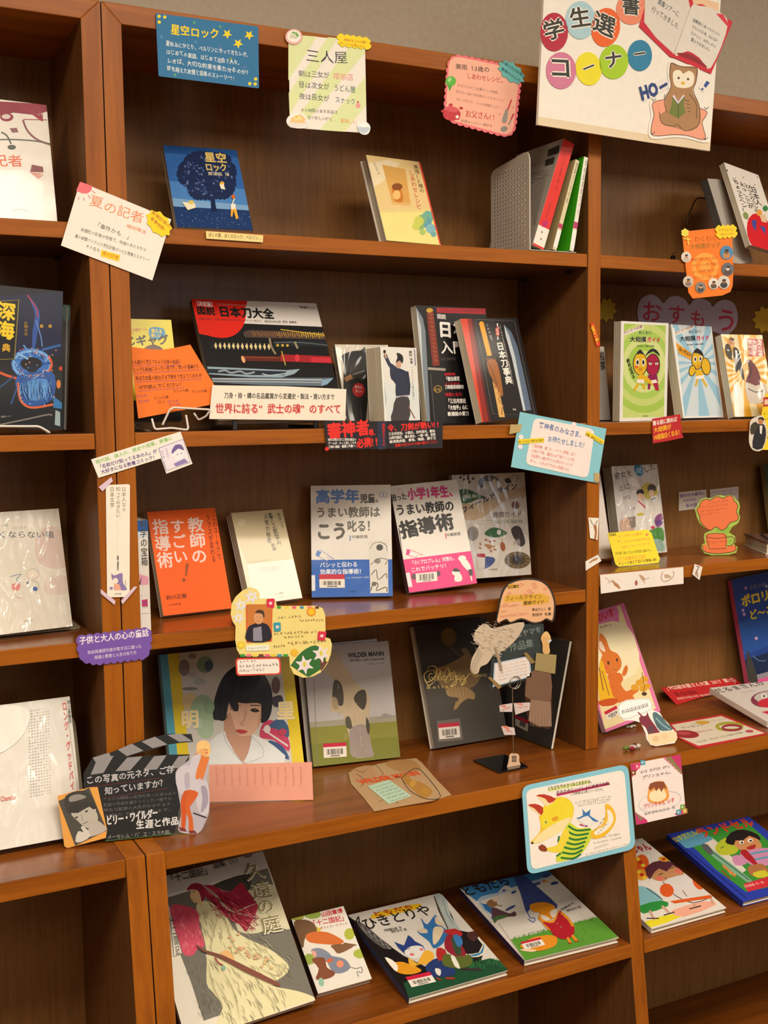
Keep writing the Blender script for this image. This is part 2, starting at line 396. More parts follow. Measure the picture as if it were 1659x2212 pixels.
    def barcode(s, tl, tr, bl, red=.36):
        A, B, D = map(lambda q: np.array(s.L(q)), (tl, tr, bl)); f = lambda a, b: A+(B-A)*a+(D-A)*b
        q = lambda a0, b0, a1, b1: [f(a0, b0), f(a1, b0), f(a1, b1), f(a0, b1)]
        s._add(q(0, 0, 1, 1), '#e8e0d4', 'barcode_label')
        if red: s._add(q(0, 0, 1, red), '#c42440', 'barcode_label')
        x = .14; rr = random.Random(3)
        while x < .84:
            wd = rr.choice((.012, .02, .035)); s._add(q(x, red+.14, x+wd, .8), '#1c1a1a', 'barcode_label'); s.k -= 1; x += wd+rr.choice((.015, .022, .03))
        s._add(q(.3, .85, .7, .93), '#6b6460', 'barcode_label')
        return s
    def done(s, xf=None):
        for lay, (V, F, K) in s.buf.items():
            if not F: continue
            m = M_('foil') if lay.startswith('gold') else s.m
            o = mesh_obj(lay, V, F, m, s.root, K)
            o['kind'] = 'stuff'
            if xf is not None: o.matrix_local = xf
LOG = []
def book(name, label, quad, zs, T, art=None, view='P', spine='L', hard=True, col='#e8e0d0', back=None, sp=None, fin='gloss', cat='book', wraps=False, **fk):
    q = [None if p is None else vp(view, p) for p in quad]
    fr, w, h, x, c = fit_quad(q, zs, T, **fk)
    LOG.append((label[:44], round(w, 3), round(h, 3), 'yaw', round(math.degrees(x[2])), 'L', round(math.degrees(x[5])), 'x', round(x[0], 3), 'y', round(x[1], 3), 'dz', round(x[6]*1000), 'roll', round(math.degrees(x[7])), 'ytop', round(fr.o[1]+fr.u[1]*h+max(0,(fr.r*w)[1])+T, 3), 'err', round(math.sqrt(c), 1)))
    root = thing(name, label, cat, fr)
    t, ov = (.0024, .003) if hard else (.0007, .0004)
    if spine == 'L': prof = [(0, 0), (w, 0), (w, t), (t, t), (t, T-t), (w, T-t), (w, T), (0, T)]; pg = (t, w-ov)
    else: prof = [(w, 0), (w, T), (0, T), (0, T-t), (w-t, T-t), (w-t, t), (0, t), (0, 0)]; pg = (ov, w-t)
    n = 8; V = [(a, b, 0) for a, b in prof]+[(a, b, h) for a, b in prof]
    if spine == 'L': caps = [(0, 1, 2, 3), (0, 3, 4, 7), (4, 5, 6, 7)]
    else: caps = [(7, 0, 5, 6), (0, 1, 4, 5), (1, 2, 3, 4)]
    F = []; K = []
    back = back or col; sp = sp or col
    for cpl in caps: F += [tuple(reversed(cpl)), tuple(i+8 for i in cpl)]; K += [col, col]
    for i in range(8):
        j = (i+1) % 8; F.append((i, j, j+8, i+8))
        a, b = prof[i], prof[j]
        K.append(col if a[1] == b[1] == 0 else (back if a[1] == b[1] == T else (sp if a[0] == b[0] == (0 if spine == 'L' else w) else '#d8d2c4')))
    me = mesh_obj('cover', V, F, M_(fin), root, K)
    bevel(me, .0006 if hard else .0002, 1)
    v, f = box(pg[0], pg[1], t, T-t, ov, h-ov); mesh_obj('pages', v, f, M_('pages'), root)
    if art:
        A = Art(fr, root, M_(fin), view, w, h)
        if all(p is not None for p in q):                               # all four corners seen: the print is fitted to the cover's own corners
            rows = []; rhs = []
            for (x, y), (a, b) in zip(q, ((0, h), (w, h), (w, 0), (0, 0))): rows += [[x, y, 1, 0, 0, 0, -a*x, -a*y], [0, 0, 0, x, y, 1, -b*x, -b*y]]; rhs += [a, b]
            A.hom = np.append(np.linalg.solve(np.array(rows), np.array(rhs)), 1.0).reshape(3, 3)
        art(A); A.done()
    return root, fr, w, h
def front(y): return Frame((0, y, 0), (1, 0, 0), (0, 0, 1))
def card(name, label, fr, poly, col, art=None, view='P', T=.0006, fin='paper', cat='card', words='handwriting', part='sheet', curl=None, group=None):
    """a cut sheet lying in the plane of fr; its own frame starts at the lower left of the outline"""
    L = [fr.loc(vp(view, p)) for p in poly]; mx, mz = min(p[0] for p in L), min(p[1] for p in L)
    f2 = Frame(fr.o+fr.r*mx+fr.u*mz, fr.r, fr.u); root = thing(name, label, cat, f2, group=group)
    L = [(p[0]-mx, p[1]-mz) for p in L]; v, f = prism(L, 0, T); mesh_obj(part, v, f, M_(fin), root, [col]*len(f))
    LOG.append((label[:44], 'card', round(max(p[0] for p in L), 3), round(max(p[1] for p in L), 3)))
    A = Art(f2, root, M_(fin), view, words=words)
    if art: art(A); A.done()
    return root, f2
def piece(root, f2, name, poly, col, view='P', y=-.001, T=.0004, art=None, fin='paper', label=None, words='handwriting'):
    """another cut sheet glued on: a part of its own, with its print as a sub-part"""
    L = [f2.loc(vp(view, p)) for p in poly]; v, f = prism(L, y, y+T); o = mesh_obj(name, v, f, M_(fin), root, [col]*len(f))
    if label: o['label'] = label
    if art: A = Art(f2, o, M_(fin), view, y0=y, words=words); art(A); A.done()
    return o
# ---------------------------------------------------------------- measures of the shelving (metres)
TP, TD, WB = .0285, .0286, .84            # side panel, divider, clear width of a bay
ZT, BT = 2.0355, .0290                    # top of the unit, thickness of its top board
Z1, Z2, Z3, ZL, Z5 = 1.7201, 1.4151, 1.1059, .8000, .4781
TS, TL_, T5 = .0236, .0284, .0240
DU, PR, LEAN = .228, .0947, .127
Z3R = Z3+.0265
XR = TP+WB; XR2 = XR+TD; XE = XR2+WB+TP
def yl(z): return -PR-LEAN*(ZL-z)          # front face of the deeper lower part, which leans out towards the floor
def struct(name, v, f, m, parent=None):
    o = mesh_obj(name, v, f, m, parent)
    if parent is None: o['kind'] = 'structure'
    return o
wm = plain_wall('beige_wall_paint', '#aa9c88', '#b2a490')
struct('wall_back', *box(-4, 5, .245, .345, 0, 2.9), wm)
struct('wall_left', *box(-4.1, -4, -6.5, .345, 0, 2.9), wm)
struct('wall_right', *box(5, 5.1, -6.5, .345, 0, 2.9), wm)
struct('wall_front', *box(-4, 5, -6.6, -6.5, 0, 2.9), wm)
struct('floor', *box(-4, 5, -6.5, .345, -.05, 0), plain_wall('brown_carpet', '#5d4a38', '#6f5a45'))
struct('ceiling', *box(-4, 5, -6.5, .345, 2.9, 2.95), plain_wall('ceiling_board', '#c9c2b2', '#d6cfc0'))

wX = wood('oak_edge_lengthwise', '#7c400b', '#a05a13', 0, coat=.06)
wZ = wood('oak_edge_upright', '#7c400b', '#a05a13', 2, coat=.06)
wS = wood('oak_board_top', '#64330c', '#864814', 0, rough=.3, coat=.5)
wP = wood('veneer_panel', '#583618', '#6e4624', 2, rough=.45, fine=3.4, coat=.15)
wB = wood('veneer_back', '#76522a', '#8a6034', 2, rough=.45, fine=4.2, coat=.1)
pin_m = mat('shelf_pin_metal', '#4a3f35', rough=.4, metal=.8)
def extr(poly_xz, y0, y1): return prism(poly_xz, y0, y1)
def panel(name, x0, x1, parent, step=True, outer=0):
    """upright side of a unit: shallow above, deeper and leaning out below; its upper front corner is mitred"""
    pr = [(DU, 0), (yl(0), 0), (-PR, ZL), (0, ZL), (0, ZT-BT if step is None else ZT-BT), (DU, ZT-BT)] if step else [(DU, 0), (yl(0), 0), (-PR, ZL-TL_), (DU, ZL-TL_)]
    pr = pr[::-1]; n = len(pr); up_ = lambda b, out: ZT if (step and out and abs(b-(ZT-BT)) < 1e-6) else b
    V = [(x0, a, up_(b, outer == 0)) for a, b in pr]+[(x1, a, up_(b, outer == 1)) for a, b in pr]
    tr = tessellate_polygon([[Vector((a, b, 0)) for a, b in pr]]); F = []
    for t in tr:
        x = [pr[i] for i in t]; ar = (x[1][0]-x[0][0])*(x[2][1]-x[0][1])-(x[2][0]-x[0][0])*(x[1][1]-x[0][1])
        t = list(t) if ar > 0 else list(t)[::-1]
        F.append(tuple(i+n for i in t)); F.append(tuple(reversed(t)))
    for i in range(n):
        j = (i+1) % n; F.append((i, j, j+n, i+n))
    o = mesh_obj(name, V, F, wZ, parent); o.data.materials.append(wP)
    for p in o.data.polygons:
        if abs(p.normal.x) > .9: p.material_index = 1
    return bevel(o, .0012)
def board(name, x0, x1, y0, y1, z0, z1, parent, top=None):
    v, f = box(x0, x1, y0, y1, z0, z1); o = mesh_obj(name, v, f, wX, parent); o.data.materials.append(top or wS); o.data.materials.append(wP)
    o.data.polygons[1].material_index = 1; o.data.polygons[0].material_index = 2
    return bevel(o, .0012)
def low_board(name, x0, x1, z0, z1, parent):
    v = []
    for z in (z0, z1): v += [(x0, yl(z), z), (x1, yl(z), z), (x1, DU, z), (x0, DU, z)]
    o = mesh_obj(name, v, box(0, 1, 0, 1, 0, 1)[1], wX, parent); o.data.materials.append(wS); o.data.materials.append(wP)
    o.data.polygons[1].material_index = 1; o.data.polygons[0].material_index = 2
    return bevel(o, .0012)
def unit(label, xa, mirror, low):
    """a unit of two bays between x=xa and xa+2*WB+..., standing on the floor"""
    u = thing('bookcase', label, 'bookcase', loc=(0, 0, 0))
    x0 = xa; x3 = xa+2*WB+2*TP+TD; xd = xa+TP+WB
    # uprights with mitred top ends
    for side in (0, 1):
        p0, p1 = (x0, x0+TP) if side == 0 else (x3-TP, x3)
        panel('side_panel', p0, p1, u, outer=side)
    v, f = extr([(x0, ZT), (x0+TP, ZT-BT), (x3-TP, ZT-BT), (x3, ZT)], 0.0003, DU); o = mesh_obj('top_board', v, f, wX, u); bevel(o, .0012)
    # upper divider stands on the ledge board, lower one under it
    v, f = box(xd, xd+TD, 0, DU, ZL, ZT-BT); o = mesh_obj('divider', v, f, wZ, u); o.data.materials.append(wP)
    for i in (3, 5): o.data.polygons[i].material_index = 1
    bevel(o, .001)
    panel('divider', xd, xd+TD, u, step=False)
    # boards
    o = board('ledge', x0+TP, x3-TP, -PR, DU, ZL-TL_, ZL-.0004, u)
    for bx in (x0+TP, xd+TD):
        for z in (Z1, Z2, Z3):
            z = z+.0265 if (z == Z3 and bx > .5) else z
            board("shelf", bx+.0006, bx+WB-.0006, .0012, DU, z-TS, z, u)
            for px in (bx+.006, bx+WB-.006):
                for py in (.045, .19):
                    v, f = prism(ell_pts(0, 0, .0035, .0035, 0, 10), 0, .012)
                    v = [(px+(a if True else 0), py+b, z-TS-.004+c) for a, b, c in v]; mesh_obj('shelf_pin', v, f, pin_m, u)
    for bx, has in ((x0+TP, low[0]), (xd+TD, low[1])):
        if has: low_board('shelf', bx+.0006, bx+WB-.0006, Z5-T5, Z5, u)
        low_board('shelf', bx+.0006, bx+WB-.0006, .06, .085, u)
    v, f = box(x0+TP, x3-TP, yl(.06)+.03, yl(.06)+.05, 0, .06); mesh_obj('plinth', v, f, wX, u)
    v, f = box(x0, x3, DU, DU+.006, 0, ZT-.002); mesh_obj('back_panel', v, f, wB, u)
    return u
unit('tall oak bookcase filling the middle and right, with cards on its posts', 0.0008, False, (1, 1))
unit('tall oak bookcase cut off by the left edge, empty lowest compartment', -(2*WB+2*TP+TD)-.0008, True, (0, 0))
W_ = '#efe9dd'; K_ = '#1d1a1c'
F0 = front(-.0022)
# ================================================================ cards on the top rail
def a(A):
    A.v = 'K1'
    for x, y in ((950, 98), (984, 102), (951, 132), (1492, 500), (1524, 502), (1527, 472)): A.e(x, y, 10, col='#f2d416')
    for cx, cy in ((1357, 203), (1488, 210), (1422, 260)): A.p(burst(cx, cy, 31, 31, 5, 14, .42), '#f4d516')
    for x, y, c in ((1168, 250, '#4d84b4'), (965, 220, '#4f86b6'), (1460, 403, '#5a6fa8'), (1378, 352, '#5d8f4c'), (1160, 135, '#4f9c78'), (1315, 160, '#4f9c78'), (1310, 280, '#4a6fae'), (1080, 355, '#6a6aa0'), (1045, 448, '#4f9c78')): A.e(x, y, 9, col=c)
    A.t('星空ロック', 1018, 205, 1310, 236, 66, '#f4d516', .03, hand=.25)
    for s, x0, y0, x1, y1 in (('夏休みにひとり、ベルリンにやってきたレオ。', 990, 276, 1495, 345), ('はじめての異国、はじめて出会う人々。', 992, 325, 1445, 395), ('レオは、大切な約束を果たせるのか？', 996, 376, 1498, 452), ('時を越えた友情と音楽のストーリー!!', 998, 424, 1405, 485)):
        A.t(s, x0, y0, x1, y1, 34, '#e4ecee', .012, hand=.3, res=1)
    
card('notice_card', 'deep blue notice card with yellow stars and title, taped to the top rail', F0, round_poly([vp('K1', p) for p in ((930, 78), (1543, 158), (1547, 528), (947, 455))], 3, 2), '#1f6f9f', a)
def a(A):
    A.v = 'K2'
    st = '#dde6ab'
    for P in ([(190, 195), (325, 205), (163, 450), (163, 240)], [(385, 208), (440, 214), (170, 640), (165, 520)], [(530, 225), (590, 232), (590, 300), (235, 715), (175, 708)], [(596, 430), (598, 590), (480, 738), (340, 728)], [(600, 690), (601, 745), (560, 745)], [(163, 240), (170, 200), (190, 195)]): A.p(P, st)
    A.t('三人屋', 260, 345, 500, 365, 78, '#3c3c44', hand=.2)
    A.t('朝は三女が', 220, 430, 395, 440, 40, '#43434c', hand=.25); A.t('喫茶店', 415, 447, 530, 455, 42, '#e58a86', hand=.2)
    A.t('昼は次女が', 220, 490, 395, 505, 40, '#43434c', hand=.25); A.t('うどん屋', 415, 510, 540, 524, 42, '#2f6a45', hand=.2)
    A.t('夜は長女が', 222, 555, 395, 572, 40, '#43434c', hand=.25); A.t('スナック', 425, 578, 540, 588, 40, '#4a5a84', hand=.2)
    A.t('その時間のあるお店は', 232, 628, 440, 640, 24, '#43434c', hand=.3, res=1); A.t('なつかしいけど…', 270, 668, 430, 682, 24, '#43434c', hand=.3, res=1); A.t('美味しい', 455, 690, 545, 696, 28, '#e8923e', hand=.2)
    A.e(553, 592, 14, col='#e9a0a0'); A.e(552, 572, 6, col='#c94f4f')
r, f2 = card('menu_card', 'white and lime striped handwritten card with food stickers on the top rail', F0, [vp('K2', p) for p in ((165, 192), (592, 232), (602, 745), (172, 715))], W_, a)
piece(r, f2, 'cloud_sticker', scallop([(440, 196), (610, 220), (618, 272), (450, 252)], 34, 10), '#f4d90f', 'K2', -.0012, art=lambda A: (A.t('笑顔があふれる場所', 470, 232, 600, 248, 17, '#cf5a12', hand=.2, res=1), A.t('めしいつも食べたい。', 450, 250, 605, 276, 17, '#cf5a12', hand=.2, res=1)), label='yellow cloud shaped sticker')
def b(A):
    A.e(192, 205, 38, 34, '#f6efe6'); A.e(190, 200, 26, 20, '#dce0c8')
    for q in ((205, 190), (190, 184), (212, 200)): A.e(*q, 9, 6, '#6ea653')
    A.ln([(170, 215), (190, 200), (200, 218), (215, 205)], 4, '#b9a28e', 3)
piece(r, f2, 'bowl_sticker', ell_pts(192, 208, 48, 44), '#e9b3ab', 'K2', -.0014, art=b, label='pink soup bowl sticker')
def b(A):
    A.e(213, 692, 60, 20, '#e9e2da'); A.p([(178, 660), (230, 640), (258, 668), (250, 692), (170, 686)], '#f0c889'); A.p([(190, 655), (225, 650), (240, 672), (190, 672)], '#f6de9a'); A.e(205, 655, 8, 6, '#f3b32e')
piece(r, f2, 'toast_sticker', smooth([(150, 675), (172, 645), (215, 632), (250, 640), (275, 690), (262, 715), (215, 720), (165, 708)], 3), '#f4efe6', 'K2', -.0014, art=b, label='egg toast sticker')
def b(A):
    A.e(582, 712, 34, 12, '#f8f6f2'); A.p(smooth([(550, 712), (560, 738), (585, 748), (606, 736), (614, 714)], 3), '#c4cfdc'); A.e(584, 704, 24, 10, '#fbfaf5')
piece(r, f2, 'rice_bowl_sticker', smooth([(546, 705), (560, 688), (600, 686), (620, 712), (612, 745), (590, 756), (560, 744)], 3), '#eef0ee', 'K2', -.0014, art=b, label='rice bowl sticker')
def a(A):
    A.v = 'K2'
    A.t('美雨 13歳の', 1098, 388, 1290, 408, 34, '#4a3634', .01, hand=.2); A.t('しあわせレシピ。', 1160, 440, 1380, 470, 34, '#c2373c', .01, hand=.2)
    for s, x0, y0, x1, y1 in (('お父さんと二人暮らしの美雨。', 1110, 485, 1350, 530), ('忘れない母のお料理はいつもおいしい', 1100, 520, 1370, 572), ('作ってるけど、いつも笑顔をしたい', 1105, 565, 1350, 612)): A.t(s, x0, y0, x1, y1, 18, '#7a4a44', hand=.3, res=1)
    A.t('お父さん!!', 1152, 655, 1325, 680, 44, '#c22f36', .01, hand=.2); A.t('料理をしたい一番好き', 1130, 685, 1305, 715, 18, '#7a4a44', hand=.3, res=1)
    A.e(1072, 455, 30, 28, '#5cb53e', -20); A.p([(1050, 470), (1080, 480), (1066, 512)], '#4da134'); A.e(1066, 446, 9, 14, '#a6d98a', 20)
    A.e(1078, 640, 50, 36, '#c5313c'); A.p([(1030, 620), (1128, 640), (1118, 672), (1042, 664)], '#c5313c'); A.e(1078, 612, 40, 16, '#d9545c', 8); A.e(1072, 588, 12, 9, '#c5313c'); A.e(1028, 622, 11, 8, '#b52832'); A.e(1130, 606, 11, 8, '#b52832'); A.e(1108, 654, 9, 9, '#f5ebe4')
    A.ln([(1412, 558), (1385, 630)], 8, '#c5313c'); A.p(smooth([(1378, 615), (1392, 622), (1384, 685), (1358, 680)], 3), '#9a9088'); A.ln([(1424, 640), (1395, 700)], 7, '#8d8580'); A.ln([(1424, 636), (1410, 668)], 9, '#c5313c'); A.e(1370, 722, 20, 15, '#8d8a84', -20)
    for q in ((1048, 575), (1130, 690), (1345, 640), (1422, 602), (1050, 665)): A.e(*q, 4, col='#e0606a')
r, f2 = card('recipe_card', 'salmon pink recipe card with scalloped red edge hanging from the top rail', F0, [vp('K2', p) for p in scallop(round_poly([(1062, 300), (1470, 385), (1425, 775), (1035, 672)], 75, 3), 36, 9)], '#e8727a', a)
piece(r, f2, 'inner_sheet', round_poly([(1066, 308), (1460, 390), (1417, 765), (1040, 664)], 60, 3), '#f2b399', 'K2', -.0001, T=.0001)
def b(A):
    A.t('13歳の天才料理人', 1352, 352, 1482, 440, 22, '#174e58', .01, hand=.1); A.t('美雨ちゃんの', 1350, 392, 1455, 462, 22, '#174e58', .01, hand=.1)
piece(r, f2, 'burst_sticker', burst(1410, 405, 92, 52, 10, 38, .8), '#67b7b4', 'K2', -.0012, art=b, label='teal burst sticker')

# ================================================================ white sign board leaning on the top rail
FS = Frame((0, -.0095, 0), (1, 0, 0), (0, -.02, 1))
poly = [(62, -160), (1350, -90), (1285, 460), (1258, 1043), (70, 860)]
poly = [(118, -160), (1345, -160), (1258, 1043), (70, 860)]
def a(A):
    A.v = 'K3'; A.p([(74, 805), (845, 930), (845, 985), (70, 862)], '#e2cfae'); A.p([(845, 930), (1262, 985), (1258, 1040), (845, 985)], '#e2cfae')
r, f2 = card('sign_board', 'big white sign board with coloured letter discs and an owl, over the divider', FS, [vp('K3', p) for p in poly], W_, a, T=.006, part='board')
def disc(ch, cx, cy, rx, ry, col, rot, s, ang=0, bold=.03):
    d = piece(r, f2, 'letter_disc', ell_pts(cx, cy, rx, ry, rot, 22), col, 'K3', -.0012, T=.0005)
    A = Art(f2, d, M_('paper'), 'K3', y0=-.0012, words='lettering'); a_ = math.radians(ang); dx, dy = math.cos(a_)*s/2, math.sin(a_)*s/2; ox, oy = -math.sin(a_)*s*.36, math.cos(a_)*s*.36
    A.t(ch, cx-dx+ox, cy-dy+oy, cx+dx+ox, cy+dy+oy, s, '#f1ece0', bold+.07); A.t(ch, cx-dx+ox, cy-dy+oy, cx+dx+ox, cy+dy+oy, s, '#33322c', bold); A.done()
for q in (('学', 180, 222, 96, 134, '#b3213c', 0, 150, -14), ('生', 362, 140, 103, 132, '#a9cdd6', 0, 150, -8), ('選', 535, 190, 100, 135, '#e8641f', 8, 165, 24), ('書', 715, 60, 106, 112, '#e98a6a', 10, 130, 6),
          ('コ', 228, 488, 104, 128, '#cf7a9a', 0, 165, 2), ('ー', 418, 476, 90, 116, '#e9dc1e', -8, 95, -22), ('ナ', 592, 428, 100, 120, '#a3cc1a', 6, 130, -8), ('ー', 772, 384, 84, 108, '#237fa6', 0, 95, -8)): disc(*q)
def b(A):
    A.p([(805, 5), (835, -70), (1100, -20), (1118, 60), (1005, 375), (880, 260), (800, 155)], '#dcd4c8'); A.p(smooth([(1118, 60), (1180, 42), (1290, 70), (1378, 170), (1260, 470), (1180, 400), (1100, 355), (1010, 372)], 4), '#e0d9cd')
    A.p([(1295, 95), (1345, 100), (1385, 175), (1375, 185)], '#d9354a'); A.p(smooth([(1020, 372), (1110, 372), (1190, 420), (1235, 470), (1130, 420)], 3), '#8f1525')
    A.ln([(1118, 60), (1008, 372)], 5, '#b7ab9c')
    A.t('選書ツアーに', 888, 28, 1035, 125, 50, '#4a5560', .01, hand=.2); A.t('行ってきました', 846, 78, 1030, 205, 50, '#55504c', .01, hand=.2)
    for s, x0, y0, x1, y1 in (('図書館にあったらいい', 1132, 150, 1318, 255), ('なといえる本、みんなの', 1128, 195, 1305, 300), ('たのしい、おもしろい', 1120, 240, 1290, 338), ('選んできました。', 1120, 285, 1262, 366)): A.t(s, x0, y0, x1, y1, 30, '#4a4f5c', .015, hand=.3, res=1)
piece(r, f2, 'open_book_cutout', [(765, 185), (840, -75), (1128, -30), (1140, 35), (1200, 30), (1412, 152), (1262, 512), (1010, 402), (980, 395)], '#cb2034', 'K3', -.0016, T=.0008, art=b, label='red open book paper cutout')
def b(A):
    br, dk = '#ab8055', '#4c3626'
    A.p([(862, 710), (1000, 690), (1215, 760), (1225, 800), (1200, 850), (1222, 965), (1100, 935), (1000, 930), (870, 935), (850, 880), (868, 790)], '#eda183', 3)
    A.ln([(862, 710), (1000, 690), (1215, 760), (1228, 800), (1200, 850), (1222, 965), (1100, 938), (1000, 932), (862, 938), (850, 880), (868, 790)], 5, '#6a4a3c', 3, closed=True)
    A.p([(985, 435), (1055, 458), (1165, 470), (1160, 560), (1135, 630), (1180, 730), (1185, 850), (1120, 905), (1000, 880), (930, 860), (905, 800), (950, 760), (945, 680), (985, 600), (975, 520)], br, 4)
    A.p([(1000, 500), (1045, 485), (1070, 510), (1110, 490), (1145, 520), (1135, 590), (1075, 610), (1010, 590)], '#f1e7d0', 3)
    A.e(1038, 540, 8, col='#2c2420'); A.e(1103, 548, 8, col='#2c2420'); A.e(1068, 576, 15, 10, '#dfb02a')
    A.p([(995, 668), (1032, 715), (1078, 665), (1085, 780), (1035, 820), (972, 785)], '#6f7a35'); A.ln([(1035, 712), (1035, 818)], 5, '#454c22'); A.p([(995, 665), (1005, 655), (1035, 705), (1070, 655), (1080, 662), (1034, 718)], '#ded7e6')
    A.e(968, 715, 22, 56, br, 12); A.e(1110, 740, 34, 66, br, -14); 
    for i in range(4): A.ln([(1082+i*6, 690+i*26), (1110+i*4, 702+i*24)], 4, dk)
    for P in ([(945, 650), (940, 720), (960, 780)], [(1110, 650), (1160, 720), (1160, 820)], [(905, 770), (920, 850), (1000, 872), (1030, 855)], [(1035, 860), (1080, 905), (1160, 880), (1185, 840)], [(985, 435), (975, 520), (985, 600), (945, 680)], [(1165, 470), (1160, 560), (1140, 630), (1180, 730), (1185, 840)], [(985, 435), (1055, 460), (1165, 470)]): A.ln(P, 4, dk, 3)
    for q in ((865, 700), (1228, 758), (858, 930), (1222, 968)): A.ln([q, (q[0]+18, q[1]-20)], 4, dk); A.ln([q, (q[0]-12, q[1]-18)], 4, dk)
piece(r, f2, 'owl_cutout', smooth([(975, 425), (1060, 445), (1175, 460), (1172, 560), (1150, 630), (1192, 720), (1240, 735), (1238, 810), (1215, 850), (1245, 985), (1100, 958), (1000, 950), (850, 960), (832, 880), (850, 800), (842, 700), (935, 680), (972, 600), (962, 520)], 3), '#f1ebe0', 'K3', -.0014, T=.0006, art=b, label='brown owl reading on an orange cushion, paper cutout')
def b(A):
    A.t('HO', 785, 690, 905, 650, 92, '#263f7a', .06); A.p([(903, 600), (958, 568), (964, 588), (910, 620)], '#263f7a')
piece(r, f2, 'shout_cutout', [(768, 612), (955, 530), (978, 600), (800, 706)], '#e9e4dc', 'K3', -.0012, T=.0004, art=b, label='HO in dark blue letters')
piece(r, f2, 'mark_cutout', [(1216, 540), (1256, 568), (1210, 636), (1178, 606)], '#efe9dd', 'K3', -.0012, T=.0004, art=lambda A: (A.p([(1232, 558), (1254, 572), (1226, 608), (1210, 594)], '#2f4f96'), A.e(1203, 616, 8, col='#2f4f96')))
piece(r, f2, 'peach_strip', [(1128, -8), (1150, -25), (1318, 22), (1318, 80), (1140, 35)], '#ecc6a0', 'K3', -.0008, T=.0003)

# ================================================================ row one: books
def a(A):
    A.v = 'Z1'; A.full('#e9e3d8')
    A.p([(-60, 905), (430, 935), (425, 1000), (300, 1030), (120, 1010), (-60, 1050)], '#8c2438')
    for i in range(9): A.ln([(380, 1085), (160+i*28, 930)], 6 if i % 3 else 12, '#9c2c40')
    A.ln([(205, 1075), (245, 1170), (330, 1250), (455, 1298)], 18, '#8a5058', 4); A.ln([(210, 1070), (420, 1075)], 8, '#a03444')
    A.e(60, 1050, 60, 38, '#8c2438'); A.e(55, 1045, 40, 22, '#d8c8c0'); A.p([(85, 1150), (150, 1145), (165, 1185), (110, 1190)], '#8a5a60')
    A.ln([(-60, 1255), (100, 1250), (300, 1262), (455, 1290)], 12, '#5a5a54', 3); A.e(105, 1320, 38, 22, '#4c5648'); A.ln([(10, 1185), (60, 1215), (100, 1290)], 14, '#4f5a50', 3)
    A.t('夏の記者', -340, 1490, 215, 1500, 118, '#dc6440', .015, hand=.1)
    A.p([(285, 1475), (385, 1495), (390, 1545), (270, 1540)], '#7d3438'); A.p([(258, 1540), (385, 1555), (330, 1580), (400, 1560), (300, 1640), (225, 1620)], '#d79a8a')
    A.p([(-60, 1520), (240, 1525), (385, 1640), (380, 1960), (-60, 1960)], '#f4f0e8'); A.ln([(385, 1620), (375, 1760), (385, 1960)], 5, '#fffdf4', 3)
    A.ln([(110, 1890), (180, 1875), (260, 1895)], 8, '#c6bfb6', 3)
book('hardcover_book', 'white bicycle illustrated book on the top shelf at the left edge', [None, (415, 940), (515, 1975), None], Z1, .022, a, 'Z1', 'R', fin='film', w0=.125, L0=.25, yaw0=0, edge=True, asp=1.43, yb=.05, syb=.02)
def a(A):
    A.v = 'K1'; A.full('#1f4d8c'); A.uv([(0, .9), (1, .9), (1, .24), (0, .24)], '#2f62a8'); A.uv([(0, .55), (1, .5), (1, .24), (0, .24)], '#4a80c0'); A.uv([(0, .34), (1, .3), (1, .24), (0, .24)], '#79a2cc'); A.uv([(0, 0), (1, 0), (1, .24), (0, .24)], '#1a3768')
    rr = random.Random(1)
    for i in range(60): A.e(1070+rr.random()*450, 1265+rr.random()*110, 2.2, col='#7fa0c8', n=5)
    for i in range(50): A.e(985+rr.random()*440, 880+rr.random()*200, 1.8, col='#8fb0d8', n=5)
    A.p([(1250, 1150), (1275, 1150), (1288, 1240), (1296, 1270), (1262, 1272), (1258, 1200)], '#14234a')
    for cx, cy, rx, ry in ((1200, 985, 110, 75), (1140, 1040, 82, 85), (1270, 1060, 120, 100), (1330, 1100, 78, 100), (1190, 1120, 70, 80), (1300, 970, 80, 50), (1250, 1140, 110, 60), (1350, 1040, 60, 70)): A.p(scallop(ell_pts(cx, cy, rx, ry, 0, 10), 26, 7, 4), '#1b2a50')
    for i in range(110):
        t = rr.random()*6.28; k = math.sqrt(rr.random()); A.e(1235+k*150*math.cos(t), 1060+k*125*math.sin(t), 9, 6, rr.choice(('#44588a', '#33467a', '#5a6f9c', '#24335f')), rr.random()*90, 7)
    A.p([(1085, 1215), (1160, 1222), (1170, 1250), (1120, 1265)], '#e8dfc0'); A.e(1140, 1218, 16, 12, '#d8c060')
    A.ln([(1385, 1240), (1400, 1200), (1392, 1180)], 7, '#e8e0c8'); A.p([(1380, 1240), (1405, 1235), (1425, 1320), (1410, 1325), (1395, 1270), (1388, 1310), (1378, 1308)], '#e9a93c'); A.p([(1378, 1235), (1405, 1230), (1408, 1262), (1380, 1265)], '#ece6d8'); A.e(1393, 1188, 11, 13, '#c8641e')
    A.e(1325, 1110, 14, 14, '#e8b44a'); A.p([(1310, 1115), (1335, 1112), (1345, 1145), (1320, 1140)], '#f0e6d0')
    A.t('星空', 1225, 978, 1360, 988, 62, '#c9bb9a', .04, lay='gold_title'); A.t('ロック', 1230, 1032, 1362, 1038, 50, '#c9bb9a', .04, lay='gold_title'); A.t('那須田 淳', 1243, 1058, 1372, 1066, 22, '#d8cfb8', .02)
book('paperback_book', 'blue night sky book with a big tree, on the top shelf', [(975, 868), (1412, 905), (1515, 1390), (1055, 1360)], Z1, .016, a, 'K1', 'R', hard=False, col='#1f4d8c', fin='gloss', edge=True, asp=1.43, yb=.04, syb=.02)
